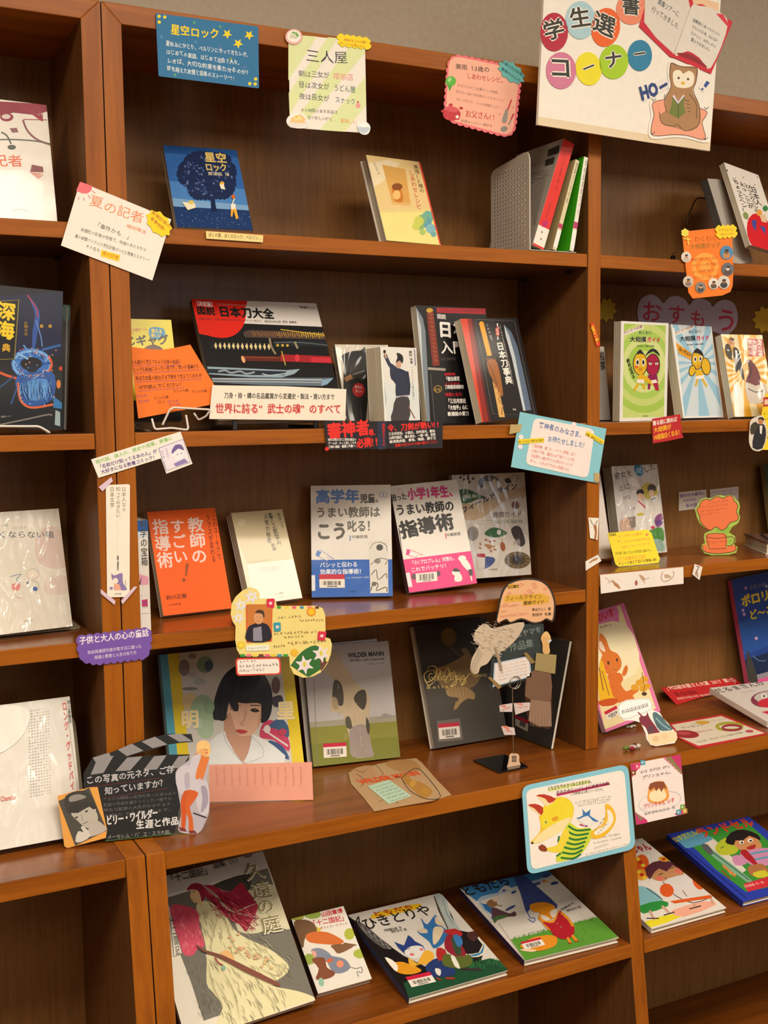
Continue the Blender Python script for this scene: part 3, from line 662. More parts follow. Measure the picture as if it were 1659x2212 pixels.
card('shelf_strip', 'small cream caption strip stuck under the blue night sky book', F0, [vp('K1', p) for p in ((1230, 1380), (1572, 1405), (1570, 1448), (1232, 1425))], '#ecd88e', lambda A: (setattr(A, 'v', 'K1'), A.t('ぼくの夏、ぼくのロック、ベルリン…', 1245, 1415, 1560, 1436, 28, '#7a5a24', .01)))
def a(A):
    A.v = 'K2'; A.full('#e3cf88'); A.uv([(0, .35), (1, .45), (1, 1), (0, 1)], '#e6c98a'); A.uv([(0, 0), (1, 0), (1, .4), (0, .32)], '#ecdf8a'); A.uv([(0, .62), (.2, .7), (.6, .95), (.4, .98), (0, .9)], '#eddcb4')
    A.p([(690, 925), (820, 955), (850, 1140), (745, 1135)], '#d9a552'); A.p([(745, 1050), (775, 1035), (800, 1075), (808, 1120), (790, 1140), (760, 1125)], '#c9781e', 3); A.e(775, 1050, 30, 20, '#8a4a12'); A.e(772, 1095, 22, 26, '#efc070'); A.p([(745, 1135), (850, 1140), (852, 1155), (750, 1150)], '#e0b468')
    for c, x, y, r_ in (('#6fae9a', 945, 1215, 32), ('#5c9fae', 935, 1245, 30), ('#78b08a', 915, 1230, 26), ('#86b46c', 900, 1265, 24), ('#c9cf5c', 895, 1240, 26), ('#c9cf5c', 880, 1270, 20), ('#7fb7c0', 960, 1280, 26), ('#aac46a', 915, 1300, 16), ('#6aa8a8', 975, 1310, 14)): A.p(scallop(ell_pts(x, y, r_, r_, 0, 7), 18, 4, 3), c)
    for i, ch in enumerate('美雨13歳の'): pass
    A.t('美雨13歳の', 876, 930, 915, 1085, 26, '#5a4a2c', .01, vert=True); A.t('しあわせレシピ', 852, 960, 898, 1175, 28, '#c9543a', .01, vert=True); A.t('しめのゆき 作', 640, 905, 672, 980, 16, '#6a5a40', vert=True)
    A.ln([(898, 915), (1012, 1366)], 9, '#d8402c')
book('hardcover_book', 'pale yellow recipe story book standing alone on the top shelf', [(597, 867), (903, 917), (1015, 1368), (713, 1352)], Z1, .022, a, 'K2', 'R', hard=True, col='#e0cc8c', sp='#d8402c', fin='paper', edge=True, asp=1.43, yb=.04, syb=.02)
# ---- perforated bookend and the books leaning on the divider
p0 = hit(vp('Z2', (365, 1612)), np.array([0, .0, 0]), np.array([0, 1., 0]))
bx = p0[0]-.0035; be = thing('bookend', 'perforated grey metal bookend in front of the leaning books', 'bookend', loc=(bx, .0006, Z1+.0004))
sm = mat('bookend_steel', '#c9c0b4', rough=.45, metal=.2)
HB = .17; DB = .125
outl = round_poly([(0, 0), (DB, 0), (DB, HB-.012), (0.004, HB)], .014, 4)
# plate with punched slots: a lattice of faces between the slots
def punched():
    V = []; F = []; nx, nz = 12, 20; m_ = .008
    w_, h_ = (DB-2*m_)/nx, (HB-.012-2*m_)/nz
    def quad(a, b, c, d):
        o = len(V)
        for (y, z) in (a, b, c, d): V.append((0, y, z))
        F.append((o, o+1, o+2, o+3))
    quad((0, 0), (DB, 0), (DB, m_), (0, m_)); quad((0, HB-.012-m_), (DB, HB-.012-m_), (DB-.008, HB-.012), (.006, HB)); quad((0, m_), (m_, m_), (m_, HB-.012-m_), (0, HB-.012-m_)); quad((DB-m_, m_), (DB, m_), (DB, HB-.012-m_), (DB-m_, HB-.012-m_))
    for i in range(nx):
        for j in range(nz):
            y0, z0 = m_+i*w_, m_+j*h_; y1, z1 = y0+w_, z0+h_; k = .26; sgn = 1 if (i+j) % 2 else -1
            c = [(y0+w_*(.5-.30), z0+h_*(.5-.28*sgn)), (y0+w_*(.5-.14), z0+h_*(.5-.40)), (y0+w_*(.5+.30), z0+h_*(.5+.28*sgn)), (y0+w_*(.5+.14), z0+h_*(.5+.40))]
            e = [(y0, z0), (y1, z0), (y1, z1), (y0, z1)]
            c = [(y0+w_*.26, z0+h_*.3), (y0+w_*.7, z0+h_*(.22 if sgn > 0 else .4)), (y0+w_*.78, z0+h_*.72), (y0+w_*.3, z0+h_*(.62 if sgn > 0 else .8))]
            for q in range(4): quad(e[q], e[(q+1) % 4], c[(q+1) % 4], c[q])
    return V, F
V, F = punched(); o = mesh_obj('punched_plate', V, F, sm, be); s_ = o.modifiers.new('t', 'SOLIDIFY'); s_.thickness = .0012
v, f = box(0, .1, 0, DB, 0.0002, .0014); mesh_obj('base_plate', v, f, sm, be)
tube('rim', [(0, 0, .0)]+[(0, 0.001, z) for z in (.02, HB-.014)]+[(0, .004, HB-.004), (0, .016, HB), (0, DB-.016, HB-.011), (0, DB-.002, HB-.022), (0, DB, .01)], .0013, sm, be)
def spine_book(name, label, quad, zs, dep, y0, view, col, side, art=None, fin='gloss', hard=False, backc=None, pages=True):
    """spine towards the viewer, leaning sideways"""
    P = [hit(vp(view, p), np.array([0, y0, 0]), np.array([0, 1., 0])) for p in quad]      # TL TR BR BL
    upv = (P[0]-P[3]+P[1]-P[2])/2; H = np.linalg.norm(upv); upv /= H; rv = np.array([upv[2], 0, -upv[0]]); T = abs(((P[1]-P[0])+(P[2]-P[3]))/2 @ rv)
    o = (P[2]+P[3])/2-rv*T/2; o[1] = y0; lo = min(o[2], o[2]+rv[2]*T); o[2] += zs+.0005-lo
    fr = Frame(o, rv, upv); root = thing(name, label, 'book', fr); t = .0024 if hard else .0008
    prof = [(0, 0), (T, 0), (T, dep), (T-t, dep), (T-t, t), (t, t), (t, dep), (0, dep)]; V = [(a, b, 0) for a, b in prof]+[(a, b, H) for a, b in prof]; F = []; K = []
    for cp in ((0, 5, 6, 7), (0, 1, 4, 5), (1, 2, 3, 4)): F += [tuple(reversed(cp)), tuple(i+8 for i in cp)]; K += ['#d8d0c4', '#d8d0c4']
    for i in range(8):
        j = (i+1) % 8; F.append((i, j, j+8, i+8)); K.append(col if i == 0 else side)
    bevel(mesh_obj('cover', V, F, M_(fin), root, K), .0005, 1)
    v, f = box(t, T-t, t, dep-.003, .002, H-.002); mesh_obj('pages', v, f, M_('pages'), root)
    if art: A = Art(fr, root, M_(fin), view, T, H); art(A); A.done()
    LOG.append((label[:40], 'spine', round(T, 3), round(H, 3), 'x', np.round(o, 3)))
    return root, fr, T, H
def a(A):
    A.uv([(0, .02), (1, .02), (1, .19), (0, .19)], W_, lay='spine_label'); A.v = 'Z2'; A.e(445, 1480, 5, 9, '#55504c'); A.e(437, 1535, 5, 9, '#55504c'); A.t('COMMENT SE DIRE', 618, 860, 545, 1150, 20, '#8c2320') if 0 else A.t('やさしい英語の教え方', 632, 850, 555, 1150, 20, '#9c2a24', vert=True); A.t('SOUTHERN', 520, 1240, 480, 1370, 18, '#7a2a3c', vert=True, hand=0)
    A.p([(452, 1390), (495, 1385), (485, 1440), (445, 1440)], '#c22a68')
r_, fr_, T_, H_ = spine_book('paperback_book', 'thick book with bright red spine leaning right beside the bookend', [(612, 742), (710, 785), (455, 1620), (372, 1600)], Z1+.0018, .15, .004, 'Z2', '#e0342c', '#a29a90', a)
fb = Frame(fr_.o-fr_.n*.15, fr_.n, fr_.u); A = Art(fb, r_, M_('gloss'), 'Z2', .15, H_, art='back_cover_print', words='back_cover_print')
for i in range(26): y = 1010+i*17; A.ln([(345+i*1.2, y), (500-i*4.2, y-28)], 5, '#7d756d')
for P in ([(495, 825), (585, 785), (578, 850), (490, 880)], [(475, 905), (548, 882), (540, 935), (470, 955)]): A.p(P, '#3c3834')
A.ln([(350, 1085), (500, 1022)], 14, '#8c847a'); A.ln([(340, 960), (430, 925)], 9, '#8c847a'); A.done(fr_.m.inverted() @ fb.m)
def a(A):
    A.uv([(0, .24), (1, .24), (1, .29), (0, .29)], '#c0406a', lay='spine_label'); A.uv([(0, .03), (1, .03), (1, .22), (0, .22)], '#f2eee6', lay='spine_label'); A.v = 'Z2'; A.t('授業づくりの本', 728, 925, 640, 1250, 15, '#6b6458', vert=True)
spine_book('paperback_book', 'thin beige book leaning between the red book and the green book', [(712, 905), (746, 895), (562, 1620), (526, 1612)], Z1+.0018, .15, .002, 'Z2', '#d9cfa8', '#b09a6c', a)
def a(A):
    A.uv([(0, .24), (1, .24), (1, .31), (0, .31)], '#b84070', lay='spine_label'); A.uv([(0, .03), (1, .03), (1, .22), (0, .22)], '#f2eee6', lay='spine_label'); A.v = 'Z2'; A.t('学校図書館ガイド', 800, 905, 728, 1350, 14, '#5b5a50', vert=True)
spine_book('paperback_book', 'green book with white spine, closest to the divider on the top shelf', [(780, 880), (814, 885), (697, 1635), (664, 1630)], Z1+.0018, .15, .0, 'Z2', '#ece7da', '#3fae1c', a)
# ---- top shelf, right bay
def a(A):
    A.v = 'K3'; A.full('#ece6dc')
    for s, x0, y0, x1, y1 in (('日本人', 1553, 1290, 1600, 1420), ('びっくりニッポン', 1516, 1275, 1600, 1500), ('えっ、ここが', 1474, 1262, 1545, 1440), ('ちょっとヘン!', 1432, 1240, 1510, 1470)): A.t(s, x0, y0, x1, y1, 40, '#33302e', .03, vert=True)
    A.e(1600, 1610, 84, 140, '#d8202c', -14); A.p([(1545, 1520), (1580, 1520), (1575, 1600), (1550, 1560)], '#4a4f9c'); A.p([(1600, 1560), (1640, 1570), (1640, 1620)], '#3c56a8'); A.e(1598, 1470, 20, 22, '#e8a24a'); A.p([(1600, 1485), (1640, 1480), (1650, 1540), (1615, 1530)], '#e9c8a0'); A.e(1640, 1440, 18, 20, '#3c8a4a'); A.e(1505, 1490, 18, 26, '#8a9a5a', -20); A.e(1645, 1765, 26, 18, '#4a6aa0')
    rr = random.Random(4)
    for i in range(16): A.e(1375+rr.random()*240, 1180+rr.random()*500, 4, col='#8a4a3c', n=6)
    A.e(1373, 1178, 9, 7, '#7a2c2c')
book('picture_book', 'white book with big red ball, top shelf of the right bay', [(1341, 1145), (1597, 1265), None, (1545, 1752)], Z1+.03, .012, a, 'K3', 'R', hard=False, fin='gloss', L0=.3, yaw0=.0, w0=.125, sy=.2, sr=.3, r0=.15, dz=.02, asp=1.4, yb=.05, syb=.01)
def a(A): A.full('#b9b2a8')
book('hardcover_book', 'grey white book standing behind the book with the red ball', [(1240, 1228), (1378, 1240), None, (1425, 1820)], Z1, .016, a, 'K3', 'L', hard=True, col='#b9b2a8', sp='#4a4640', fin='gloss', L0=.3, w0=.125, yaw0=.0, sy=.2, sr=.1, edge=True, asp=1.4, yb=.07, syb=.01)
g = hit(vp('K3', (1105, 1530)), np.array([0, .175, 0]), np.array([0, 1., 0]))
ws = thing('wire_book_stand', 'thin dark wire stand behind the orange photo card', 'book stand', loc=(g[0], .175, Z1+.0016))
tube('wire', rnd_path([(.0, -.02, .002), (.012, 0, .03), (-.003, 0, g[2]-Z1), (.022, .0, g[2]-Z1+.05), (.09, .0, g[2]-Z1+.047), (.11, 0, .0), (.1, -.05, .001)]), .0014, mat('dark_wire', '#4a4038', rough=.3, metal=.9), ws)
def a(A):
    A.v = 'K3'; A.t('わくわく', 1150, 1672, 1310, 1665, 42, '#c85a14', .02, hand=.2); A.t('大相撲ガイド', 1120, 1722, 1335, 1712, 40, '#a8701c', .02, hand=.2)
    A.e(1225, 1840, 95, 95, '#f9a53e'); A.e(1225, 1840, 65, 65, '#f58a1e'); A.e(1225, 1840, 40, 40, '#f9a53e')
    for i, s in enumerate(('取組を楽しむために', 'わかりやすい図と写真で', 'もっと大相撲を観に行こう', 'という一冊です')): A.t(s, 1130+i*4, 1805+i*42, 1310+i*4, 1790+i*42, 22, '#c2481c', .01, hand=.2, res=1)
r, f2 = card('photo_card', 'orange card ringed with small round photos, on the top shelf edge of the right bay', F0, [vp('K3', p) for p in ((1065, 1600), (1410, 1565), (1420, 1880), (1415, 1975), (1400, 2015), (1345, 2040), (1140, 2062), (1110, 2020))], '#f07c1a', a)
rr = random.Random(5)
for i, (x, y, s_) in enumerate(((1092, 1775, 34), (1370, 1745, 44), (1378, 1860, 42), (1105, 1945, 36), (1190, 1985, 36), (1280, 1960, 36), (1350, 1950, 42))):
    c = (('#e0d6c8', '#b08a6a', '#c9b8a4'), ('#4a8ab8', '#7a5230', '#c08a5a'), ('#6a6a72', '#d9d0c4', '#5a4a44'), ('#cfc0b0', '#b07a4a', '#8a7a70'), ('#8a847c', '#c9a684', '#4a4844'), ('#e4dccf', '#a8845a', '#5c5044'), ('#d8d2c8', '#8a6a4c', '#3c3c44'))[i]
    piece(r, f2, 'round_photo', ell_pts(x, y, s_, s_*1.1), c[0], 'K3', -.0010-.0001*i, art=lambda A: (A.e(x, y+s_*.45, s_*.6, s_*.5, c[2]), A.e(x, y-s_*.12, s_*.3, s_*.36, c[1]), A.e(x+s_*.05, y-s_*.36, s_*.32, s_*.18, '#3a2c24')))
piece(r, f2, 'cloud_sticker', scallop([(1300, 1568), (1425, 1562), (1435, 1630), (1310, 1640)], 30, 12), '#f1d51a', 'K3', -.0018, art=lambda A: (A.t('おすすめです', 1315, 1600, 1420, 1597, 20, '#d8881c', .01, hand=.2), A.t('ぜひどうぞ', 1325, 1630, 1415, 1626, 20, '#d8881c', .01, hand=.2)))
piece(r, f2, 'flower_sticker', scallop(ell_pts(1082, 1608, 22, 24, 0, 6), 22, 9), '#e9dc52', 'K3', -.0018, art=lambda A: (A.ln([(1100, 1640), (1105, 1690)], 8, '#e9dc52'), A.ln([(1070, 1650), (1120, 1655)], 7, '#e9dc52')))
cl = hit(vp('K3', (995, 1760)), np.array([0, .05, 0]), np.array([0, 1., 0])); cl[2] = Z1+.0004
t_ = thing('binder_clip', 'tiny black clip on the top shelf of the right bay', 'clip', loc=cl); bevel(mesh_obj('body', *prism([(-.004, 0), (.004, 0), (.006, .014), (.001, .015)], -.004, .004), mat('black_plastic', '#15120f', rough=.35), t_), .0005)
tube('handle', [(.002, 0, .013), (.005, 0, .02), (.008, 0, .02)], .0007, MATS['black_plastic'], t_)
# ================================================================ cards on the double post
def a(A):
    A.v = 'K1'; A.p([(478, 1085), (552, 1112), (545, 1140), (520, 1156), (490, 1155), (455, 1140)], '#e8707a')
    for q in (((470, 1175), (468, 1195)), ((498, 1180), (505, 1200)), ((525, 1165), (540, 1185)), ((550, 1140), (570, 1155)), ((565, 1120), (582, 1128))): A.ln(q, 4, '#c8687a')
    A.t('夏の記者', 528, 1230, 850, 1345, 82, '#e89060', hand=.3); A.t('福田隆浩', 752, 1355, 870, 1400, 24, '#e8843c', hand=.2)
    A.t('「事件かも…」', 560, 1350, 785, 1440, 36, '#6b655f', hand=.3, res=1)
    for s, x0, y0, x1, y1 in (('新聞社の記者が合宿で、地域の人たちから', 480, 1382, 872, 1505), ('夏の新聞づくりに小学生記者がいどむ青春ミステリー！', 445, 1420, 900, 1570), ('その名も', 510, 1480, 595, 1510)): A.t(s, x0, y0, x1, y1, 26, '#6b655f', hand=.3, res=1)
    A.p([(606, 1492), (718, 1524), (710, 1562), (600, 1530)], '#f2cd1a'); A.t('夏の記者', 610, 1522, 705, 1552, 26, '#c2561c', hand=.2)
r, f2 = card('notice_card', 'tilted white summer card with an orange title across the double post', front(-.0026), [vp('K1', p) for p in ((478, 1085), (1022, 1310), (910, 1675), (364, 1466))], W_, a)
piece(r, f2, 'burst_sticker', burst(948, 1335, 96, 62, 9, 48, .84), '#f3d40e', 'K1', -.0012, art=lambda A: (A.t('新聞記者の', 900, 1275, 1010, 1365, 30, '#c8761c', .01, hand=.2), A.t('青春物語！', 892, 1310, 990, 1395, 30, '#c8761c', .01, hand=.2)), label='yellow burst sticker')
def a(A):
    A.v = 'K4'; A.t('現代版、偉人の、歴史や授業、教養に', 615, 1255, 1108, 1095, 30, '#8fc46a', .02); A.t('「名前だけ知ってるあの人」が', 628, 1288, 1008, 1180, 30, '#6a5a94', .03); A.t('大好きになる教養コミック！', 650, 1318, 1008, 1215, 30, '#6a5a94', .03)
    A.p([(1015, 1150), (1172, 1092), (1218, 1240), (1065, 1295)], '#e9e2ea'); A.ln([(1015, 1150), (1172, 1092), (1218, 1240), (1065, 1295)], 4, '#8a7aa8', closed=True)
    A.e(1140, 1190, 34, 40, '#f0ecef', 0); A.p([(1098, 1170), (1120, 1130), (1160, 1128), (1178, 1165), (1140, 1152), (1105, 1185)], '#6f5f98', 2); A.p([(1110, 1250), (1180, 1215), (1205, 1240), (1125, 1268)], '#8f80b4'); A.e(1135, 1190, 3, 5, '#5a4a84'); A.e(1160, 1183, 3, 5, '#5a4a84')
    A.t('そうか', 1035, 1165, 1050, 1215, 20, '#6a5a94', vert=True); A.t('なるほど', 1062, 1150, 1078, 1210, 16, '#6a5a94', vert=True); A.t('知らなかった', 1048, 1235, 1060, 1285, 14, '#6a5a94', vert=True)
card('comic_strip_tag', 'long white tag with green and purple print and a comic face, on the double post', front(-.0024), [vp('K4', p) for p in ((583, 1222), (1155, 1043), (1232, 1250), (1065, 1313), (1030, 1215), (630, 1340))], W_, a, T=.0008, words='lettering')
def a(A):
    A.v = 'L1'; A.t('日本人なら', 924, 178, 926, 365, 36, '#8a7458', vert=True, wide=1); A.t('知っておきたい', 882, 178, 882, 410, 36, '#7c6c54', vert=True); A.t('日本文学', 836, 178, 838, 335, 36, '#6f6250', vert=True)
    for i in range(15): A.e(878, 430+i*17, 2, col='#a89a80', n=6)
    A.t('蛇蔵＆海野凪子', 880, 690, 880, 805, 16, '#55504a', .03, vert=True); A.t('幻冬舎', 855, 985, 905, 985, 16, '#7a7268')
    A.p([(830, 825), (850, 840), (880, 830), (912, 822), (915, 860), (920, 900), (950, 945), (900, 950), (850, 940), (855, 900), (838, 870)], '#8a78ac', 2); A.e(862, 880, 20, 22, '#f1e2d4'); A.p([(850, 900), (890, 905), (905, 950), (855, 950)], '#e9a890'); A.e(830, 935, 12, 12, '#8f84b0'); A.ln([(935, 875), (940, 920)], 3, '#8a8280')
r, f2 = card('bookmark_strip', 'tall white vertical strip with tiny purple haired drawing, taped to the double post', front(-.0022), [vp('L1', p) for p in round_poly([(790, 165), (970, 158), (968, 1000), (800, 1004)], 16, 3)], '#efe8d8', a, T=.0008, words='lettering')
for i, P in enumerate((((735, 180), (830, 105), (842, 135), (765, 212)), ((750, 940), (862, 1030), (855, 1060), (752, 975)), ((1000, 922), (1025, 925), (915, 1055), (902, 1030)))): piece(r, f2, 'tape', P, '#d9c0d0', 'L1', -.0006, T=.0002)
def a(A):
    A.v = 'L1'; A.t('子供と大人の心の童話', 592, 1360, 1112, 1295, 62, '#f0e8f2', .025); A.t('自由発達研究者が若き日に綴った', 652, 1430, 1058, 1382, 30, '#dcd0e6', .01); A.t('発達と教育と人生の在り方', 705, 1468, 1020, 1428, 30, '#dcd0e6', .01)
card('cloud_tag', 'purple scalloped tag with white lettering on the double post', front(-.0030), [vp('L1', p) for p in scallop([(580, 1300), (1108, 1238), (1125, 1290), (1115, 1400), (1085, 1455), (720, 1500), (620, 1480), (590, 1420)], 56, 14)], '#7552ac', a, T=.0012, words='lettering')
F0c = front(-.0026)
def a(A): A.v = 'K7'; A.t('必見の一冊！', 285, 590, 335, 735, 30, '#f2c81c', .04, vert=True)
card('price_strip', 'tiny red and yellow strip high on the right post', F0c, [vp('K7', p) for p in ((272, 572), (300, 570), (350, 742), (322, 755))], '#d83a1a', a)
for nm, P, lb in (('leaping', ((193, 522), (278, 525), (268, 705), (207, 690)), 'narrow white clipping of a stretching brown figure, on the right post'), ('lying', ((170, 880), (270, 825), (300, 875), (172, 955)), 'small tilted white clipping of a lying figure, lowest on the right post')):
    def a(A, nm=nm):
        A.v = 'L4'
        if nm == 'leaping': A.ln([(208, 535), (238, 590), (265, 545)], 5, '#5a3a20', 2); A.p([(232, 585), (258, 585), (262, 640), (255, 700), (240, 698), (246, 640)], '#a86a3a')
        else: A.p([(200, 885), (240, 855), (270, 850), (262, 866), (230, 880), (206, 895)], '#b88a68', 2)
    card('clipping', lb, F0c, [vp('L4', p) for p in P], '#ece4da', a)
def a(A):
    A.v = 'L4'
    for x, y in ((400, 1060), (625, 1010), (590, 1050), (830, 1000)): pass
    A.p([(385, 1025), (405, 1045), (440, 1070), (455, 1105), (430, 1095), (400, 1070)], '#b8845c', 2); A.ln([(330, 1010), (365, 1040), (390, 1040)], 3, '#8a5a3c'); A.ln([(350, 1055), (390, 1045)], 3, '#8a5a3c')
    A.p([(605, 985), (640, 1000), (660, 1030), (640, 1040), (618, 1015)], '#c4a084', 2); A.ln([(640, 1040), (655, 1060)], 4, '#9a6a4c'); A.ln([(660, 1025), (690, 1010)], 4, '#9a6a4c'); A.e(583, 1055, 12, 22, '#a8645a')
    A.ln([(800, 965), (785, 1010), (810, 1045), (870, 1020), (892, 980), (880, 960)], 5, '#a8745c', 2); A.p([(815, 985), (850, 990), (870, 1010), (820, 1015)], '#c8a890', 2)
card('clipping', 'long white strip of three dancing little figures on the shelf edge of the right bay', F0c, [vp('L4', p) for p in ((288, 990), (968, 925), (970, 1062), (620, 1098), (295, 1143))], '#efe6dc', a)
card('clipping', 'small kite shaped white clipping on the shelf edge, by the coffee cup card', F0c, [vp('L4', p) for p in ((1060, 900), (1125, 925), (1100, 1032), (1042, 985))], '#ece4da', lambda A: (setattr(A, 'v', 'L4'), A.ln([(1075, 920), (1095, 925), (1075, 960), (1065, 990)], 6, '#2c2420', 2), A.p([(1060, 985), (1085, 960), (1090, 1015)], '#b89a84')))
# ================================================================ second row
def wire_stand(label, px, y, z, w=.09, hgt=.05, view='P', dx=0):
    """white coated wire easel: two front hooks joined by a bar and a bent back rest"""
    g = hit(vp(view, px), np.array([0, y, 0]), np.array([0, 1., 0]))
    t = thing('wire_book_stand', label, 'book stand', loc=(g[0], y, z)); m = M_('steel')
    tube('front_loop', rnd_path([(0, .07, .012), (0, .0, .002), (0, -.022, .002), (0, -.024, .016), (w, -.024, .016), (w, -.022, .002), (w, 0, .002), (w, .07, .012)]), .0016, m, t)
    tube('back_rest', rnd_path([(.008, .0, .002), (.008, .045, hgt*2), (w-.008, .045, hgt*2), (w-.008, 0, .002)]), .0014, m, t)
    return t
def a(A):
    A.v = 'K4'; A.full('#0b0d16'); A.p([(-60, 180), (400, 150), (390, 560), (-60, 560)], '#10183a')
    A.ln([(180, 175), (215, 230), (240, 300), (225, 400), (215, 500), (200, 560)], 34, '#2b4f9c', 4, taper=True); A.ln([(175, 170), (200, 205), (235, 260), (240, 310)], 9, '#a0324a', 3); A.ln([(230, 330), (262, 440), (270, 500)], 7, '#5c86c8', 3)
    A.ln(ell_pts(200, 610, 100, 72, 0, 18), 58, '#2f66b4', closed=True); A.ln(ell_pts(205, 612, 120, 86, 0, 18), 16, '#6fa4dc', closed=True)
    A.ln([(-60, 640), (60, 690), (170, 710), (280, 690), (330, 620), (310, 560)], 16, '#c8542c', 4); A.p([(110, 690), (330, 660), (350, 800), (300, 860), (200, 880), (130, 830)], '#23509a', 4); A.p([(170, 730), (300, 710), (290, 820), (200, 840)], '#4a86c8', 4)
    A.ln([(115, 730), (130, 840), (200, 890), (340, 870)], 14, '#c8603a', 4); A.ln([(110, 540), (180, 580)], 12, '#7fb0e0'); A.ln([(150, 490), (205, 565)], 10, '#5a90d0'); A.ln([(60, 560), (120, 600)], 14, '#3a74bc'); A.ln([(270, 520), (390, 490)], 16, '#2c5c9c', 3); A.ln([(70, 870), (110, 760)], 10, '#2a4f8c'); A.ln([(0, 760), (90, 690)], 10, '#23457c')
    A.e(205, 630, 42, 36, '#0a1024'); A.p([(345, 820), (410, 870), (400, 900), (340, 890)], '#2c6fae'); A.p([(355, 905), (385, 920), (385, 1010), (350, 1000)], '#8fa4a8'); A.e(375, 740, 14, 28, '#c87830'); A.e(395, 640, 20, 14, '#b8401c')
    rr = random.Random(8)
    for i in range(40): A.e(100+rr.random()*260, 500+rr.random()*380, 5, 4, rr.choice(('#8fc0ec', '#d86a3a', '#5a9ad8', '#e8a070')), n=6)
    for i in range(46):
        t = rr.random()*6.28; x, y = 205+105*math.cos(t), 612+74*math.sin(t); A.ln([(x, y), (x+rr.uniform(-16, 16), y+rr.uniform(-14, 14)), (x+rr.uniform(-30, 30), y+rr.uniform(-26, 26))], 4, rr.choice(('#7fb8ec', '#1c4488', '#a8d0f0', '#d87850')), 2, taper=True)
    for i in range(30): x = 130+rr.random()*200; A.ln([(x, 700+rr.random()*60), (x+rr.uniform(-20, 20), 780), (x+rr.uniform(-10, 30), 850)], 4, rr.choice(('#7fb8ec', '#16386c', '#5c94d0')), 2, taper=True)
    A.p([(-80, 215), (120, 202), (92, 580), (-80, 585)], '#08080a'); A.ln([(-80, 215), (120, 202), (92, 580), (-80, 585)], 5, '#9c8a3a')
    A.t('深海', 45, 215, 30, 455, 120, '#e3c41e', .05, vert=True, lay='gold_title' if 0 else None); A.t('典', 40, 480, 38, 535, 56, '#d8a62a', .03, vert=True); A.t('生物大全', 165, 340, 165, 430, 26, '#b8902c', vert=True)
    A.e(265, 370, 12, col='#a88430'); A.e(320, 370, 12, col='#a88430')
    A.t('学研マーケ', 5, 958, 70, 952, 14, '#b8b4ac')
    A.ln([(0, 1000), (170, 965), (310, 935), (330, 945)], 10, '#77706c', 3)
book('magazine', 'black and blue deep sea picture book at the left edge of the second shelf', [None, (405, 152), (392, 1038), None], Z2+.004, .010, a, 'K4', 'R', hard=False, col='#0c0e18', fin='gloss', w0=.2, L0=.12, sL=.06, sr=.1, yaw0=.0, sy=.1, dz=.012, yb=.03, syb=.01)
def a(A): A.full('#15130f'); A.v = 'K4'; A.e(425, 280, 25, 60, '#2c4a44'); A.ln([(430, 250), (415, 1040)], 10, '#6c645c')
book('hardcover_book', 'dark green edged book standing behind the deep sea book', [None, (455, 236), (424, 1030), None], Z2, .012, a, 'K4', 'R', col='#1a1a16', fin='gloss', L0=.1, sL=.06, sr=.1, w0=.15, sy=.1, dz=.012, yb=.05, syb=.01)
g = hit(vp('K4', (0, 1050)), np.array([0, 0, 0.]), np.array([0, 1., 0]))
t_ = thing('wire_book_stand', 'white wire rail in front of the deep sea book', 'book stand', loc=(g[0]-.1, .004, Z2+.001))
tube('front_loop', rnd_path([(0, .1, .001), (0, .0, .001), (.02, -.001, .014), (.155, -.001, .011), (.17, .0, .0015), (.17, .02, .0015)]), .0018, M_('steel'), t_)
tube('back_rest', rnd_path([(.03, .1, .001), (.03, .14, .09), (.14, .14, .09), (.14, .1, .001)]), .0015, M_('steel'), t_)
# joke book, orange sheet and stand
def a(A):
    A.v = 'K4'; A.full('#e6d51c'); A.uv([(0, 0), (1, 0), (1, .2), (0, .2)], '#1a1310')
    A.t('ストーリー対戦ゲーム', 760, 420, 945, 398, 26, '#c8502c', .02); A.t('たのしくて', 770, 440, 860, 425, 22, '#c8502c', .02); A.p(smooth([(955, 385), (1000, 375), (1050, 390), (1052, 435), (1010, 455), (960, 440)], 3), '#2f8fc0'); A.t('使える', 968, 412, 1040, 416, 28, '#ecd62a', .05); A.t('楽しい', 968, 440, 1030, 442, 26, '#ecd62a', .05)
    A.t('まんじギャグ', 655, 505, 1085, 488, 70, '#231d14', .05); A.e(980, 550, 75, 62, '#5e3c26'); A.e(985, 590, 55, 52, '#e2b48a')
    A.t('学研出版', 1110, 1000, 1150, 998, 14, '#b8a8a0')
book('paperback_book', 'yellow joke book half hidden by the orange handwritten sheet', [None, (1095, 364), (1168, 1008), None], Z2+.012, .014, a, 'K4', 'L', hard=False, col='#e6d51c', fin='gloss', w0=.1, L0=.16, sy=.1, dz=.012, yb=.09, syb=.005)
F1 = front(.018)
def a(A):
    A.v = 'K4'; nk = '#6e2a18'
    for s, x0, y0, x1, y1 in (('友人達から教えてもらう日常の会話に', 838, 615, 1160, 612), ('とっても勉強になった一冊です。笑いの基本から', 852, 665, 1275, 640), ('身近な言葉の面白さまで改めて教えてくれるぜ', 868, 720, 1290, 700), ('ぜひ読んでください！', 888, 778, 1180, 755)): A.t(s, x0, y0, x1, y1, 32, nk, .012, hand=.35, res=1); A.ln([(x0, y0+8), (x1, y1+8)], 2.5, '#8c4a8a')
    for x, y, n in ((870, 830, 3), (985, 840, 4), (1110, 795, 4), (1230, 800, 4), (885, 862, 3), (1010, 868, 2), (1070, 862, 3), (1085, 885, 3)): A.t('だじゃれ集'[:n+1], x, y, x+n*24, y-6, 22, '#7a3a8a' if n == 3 else nk, hand=.4, res=1)
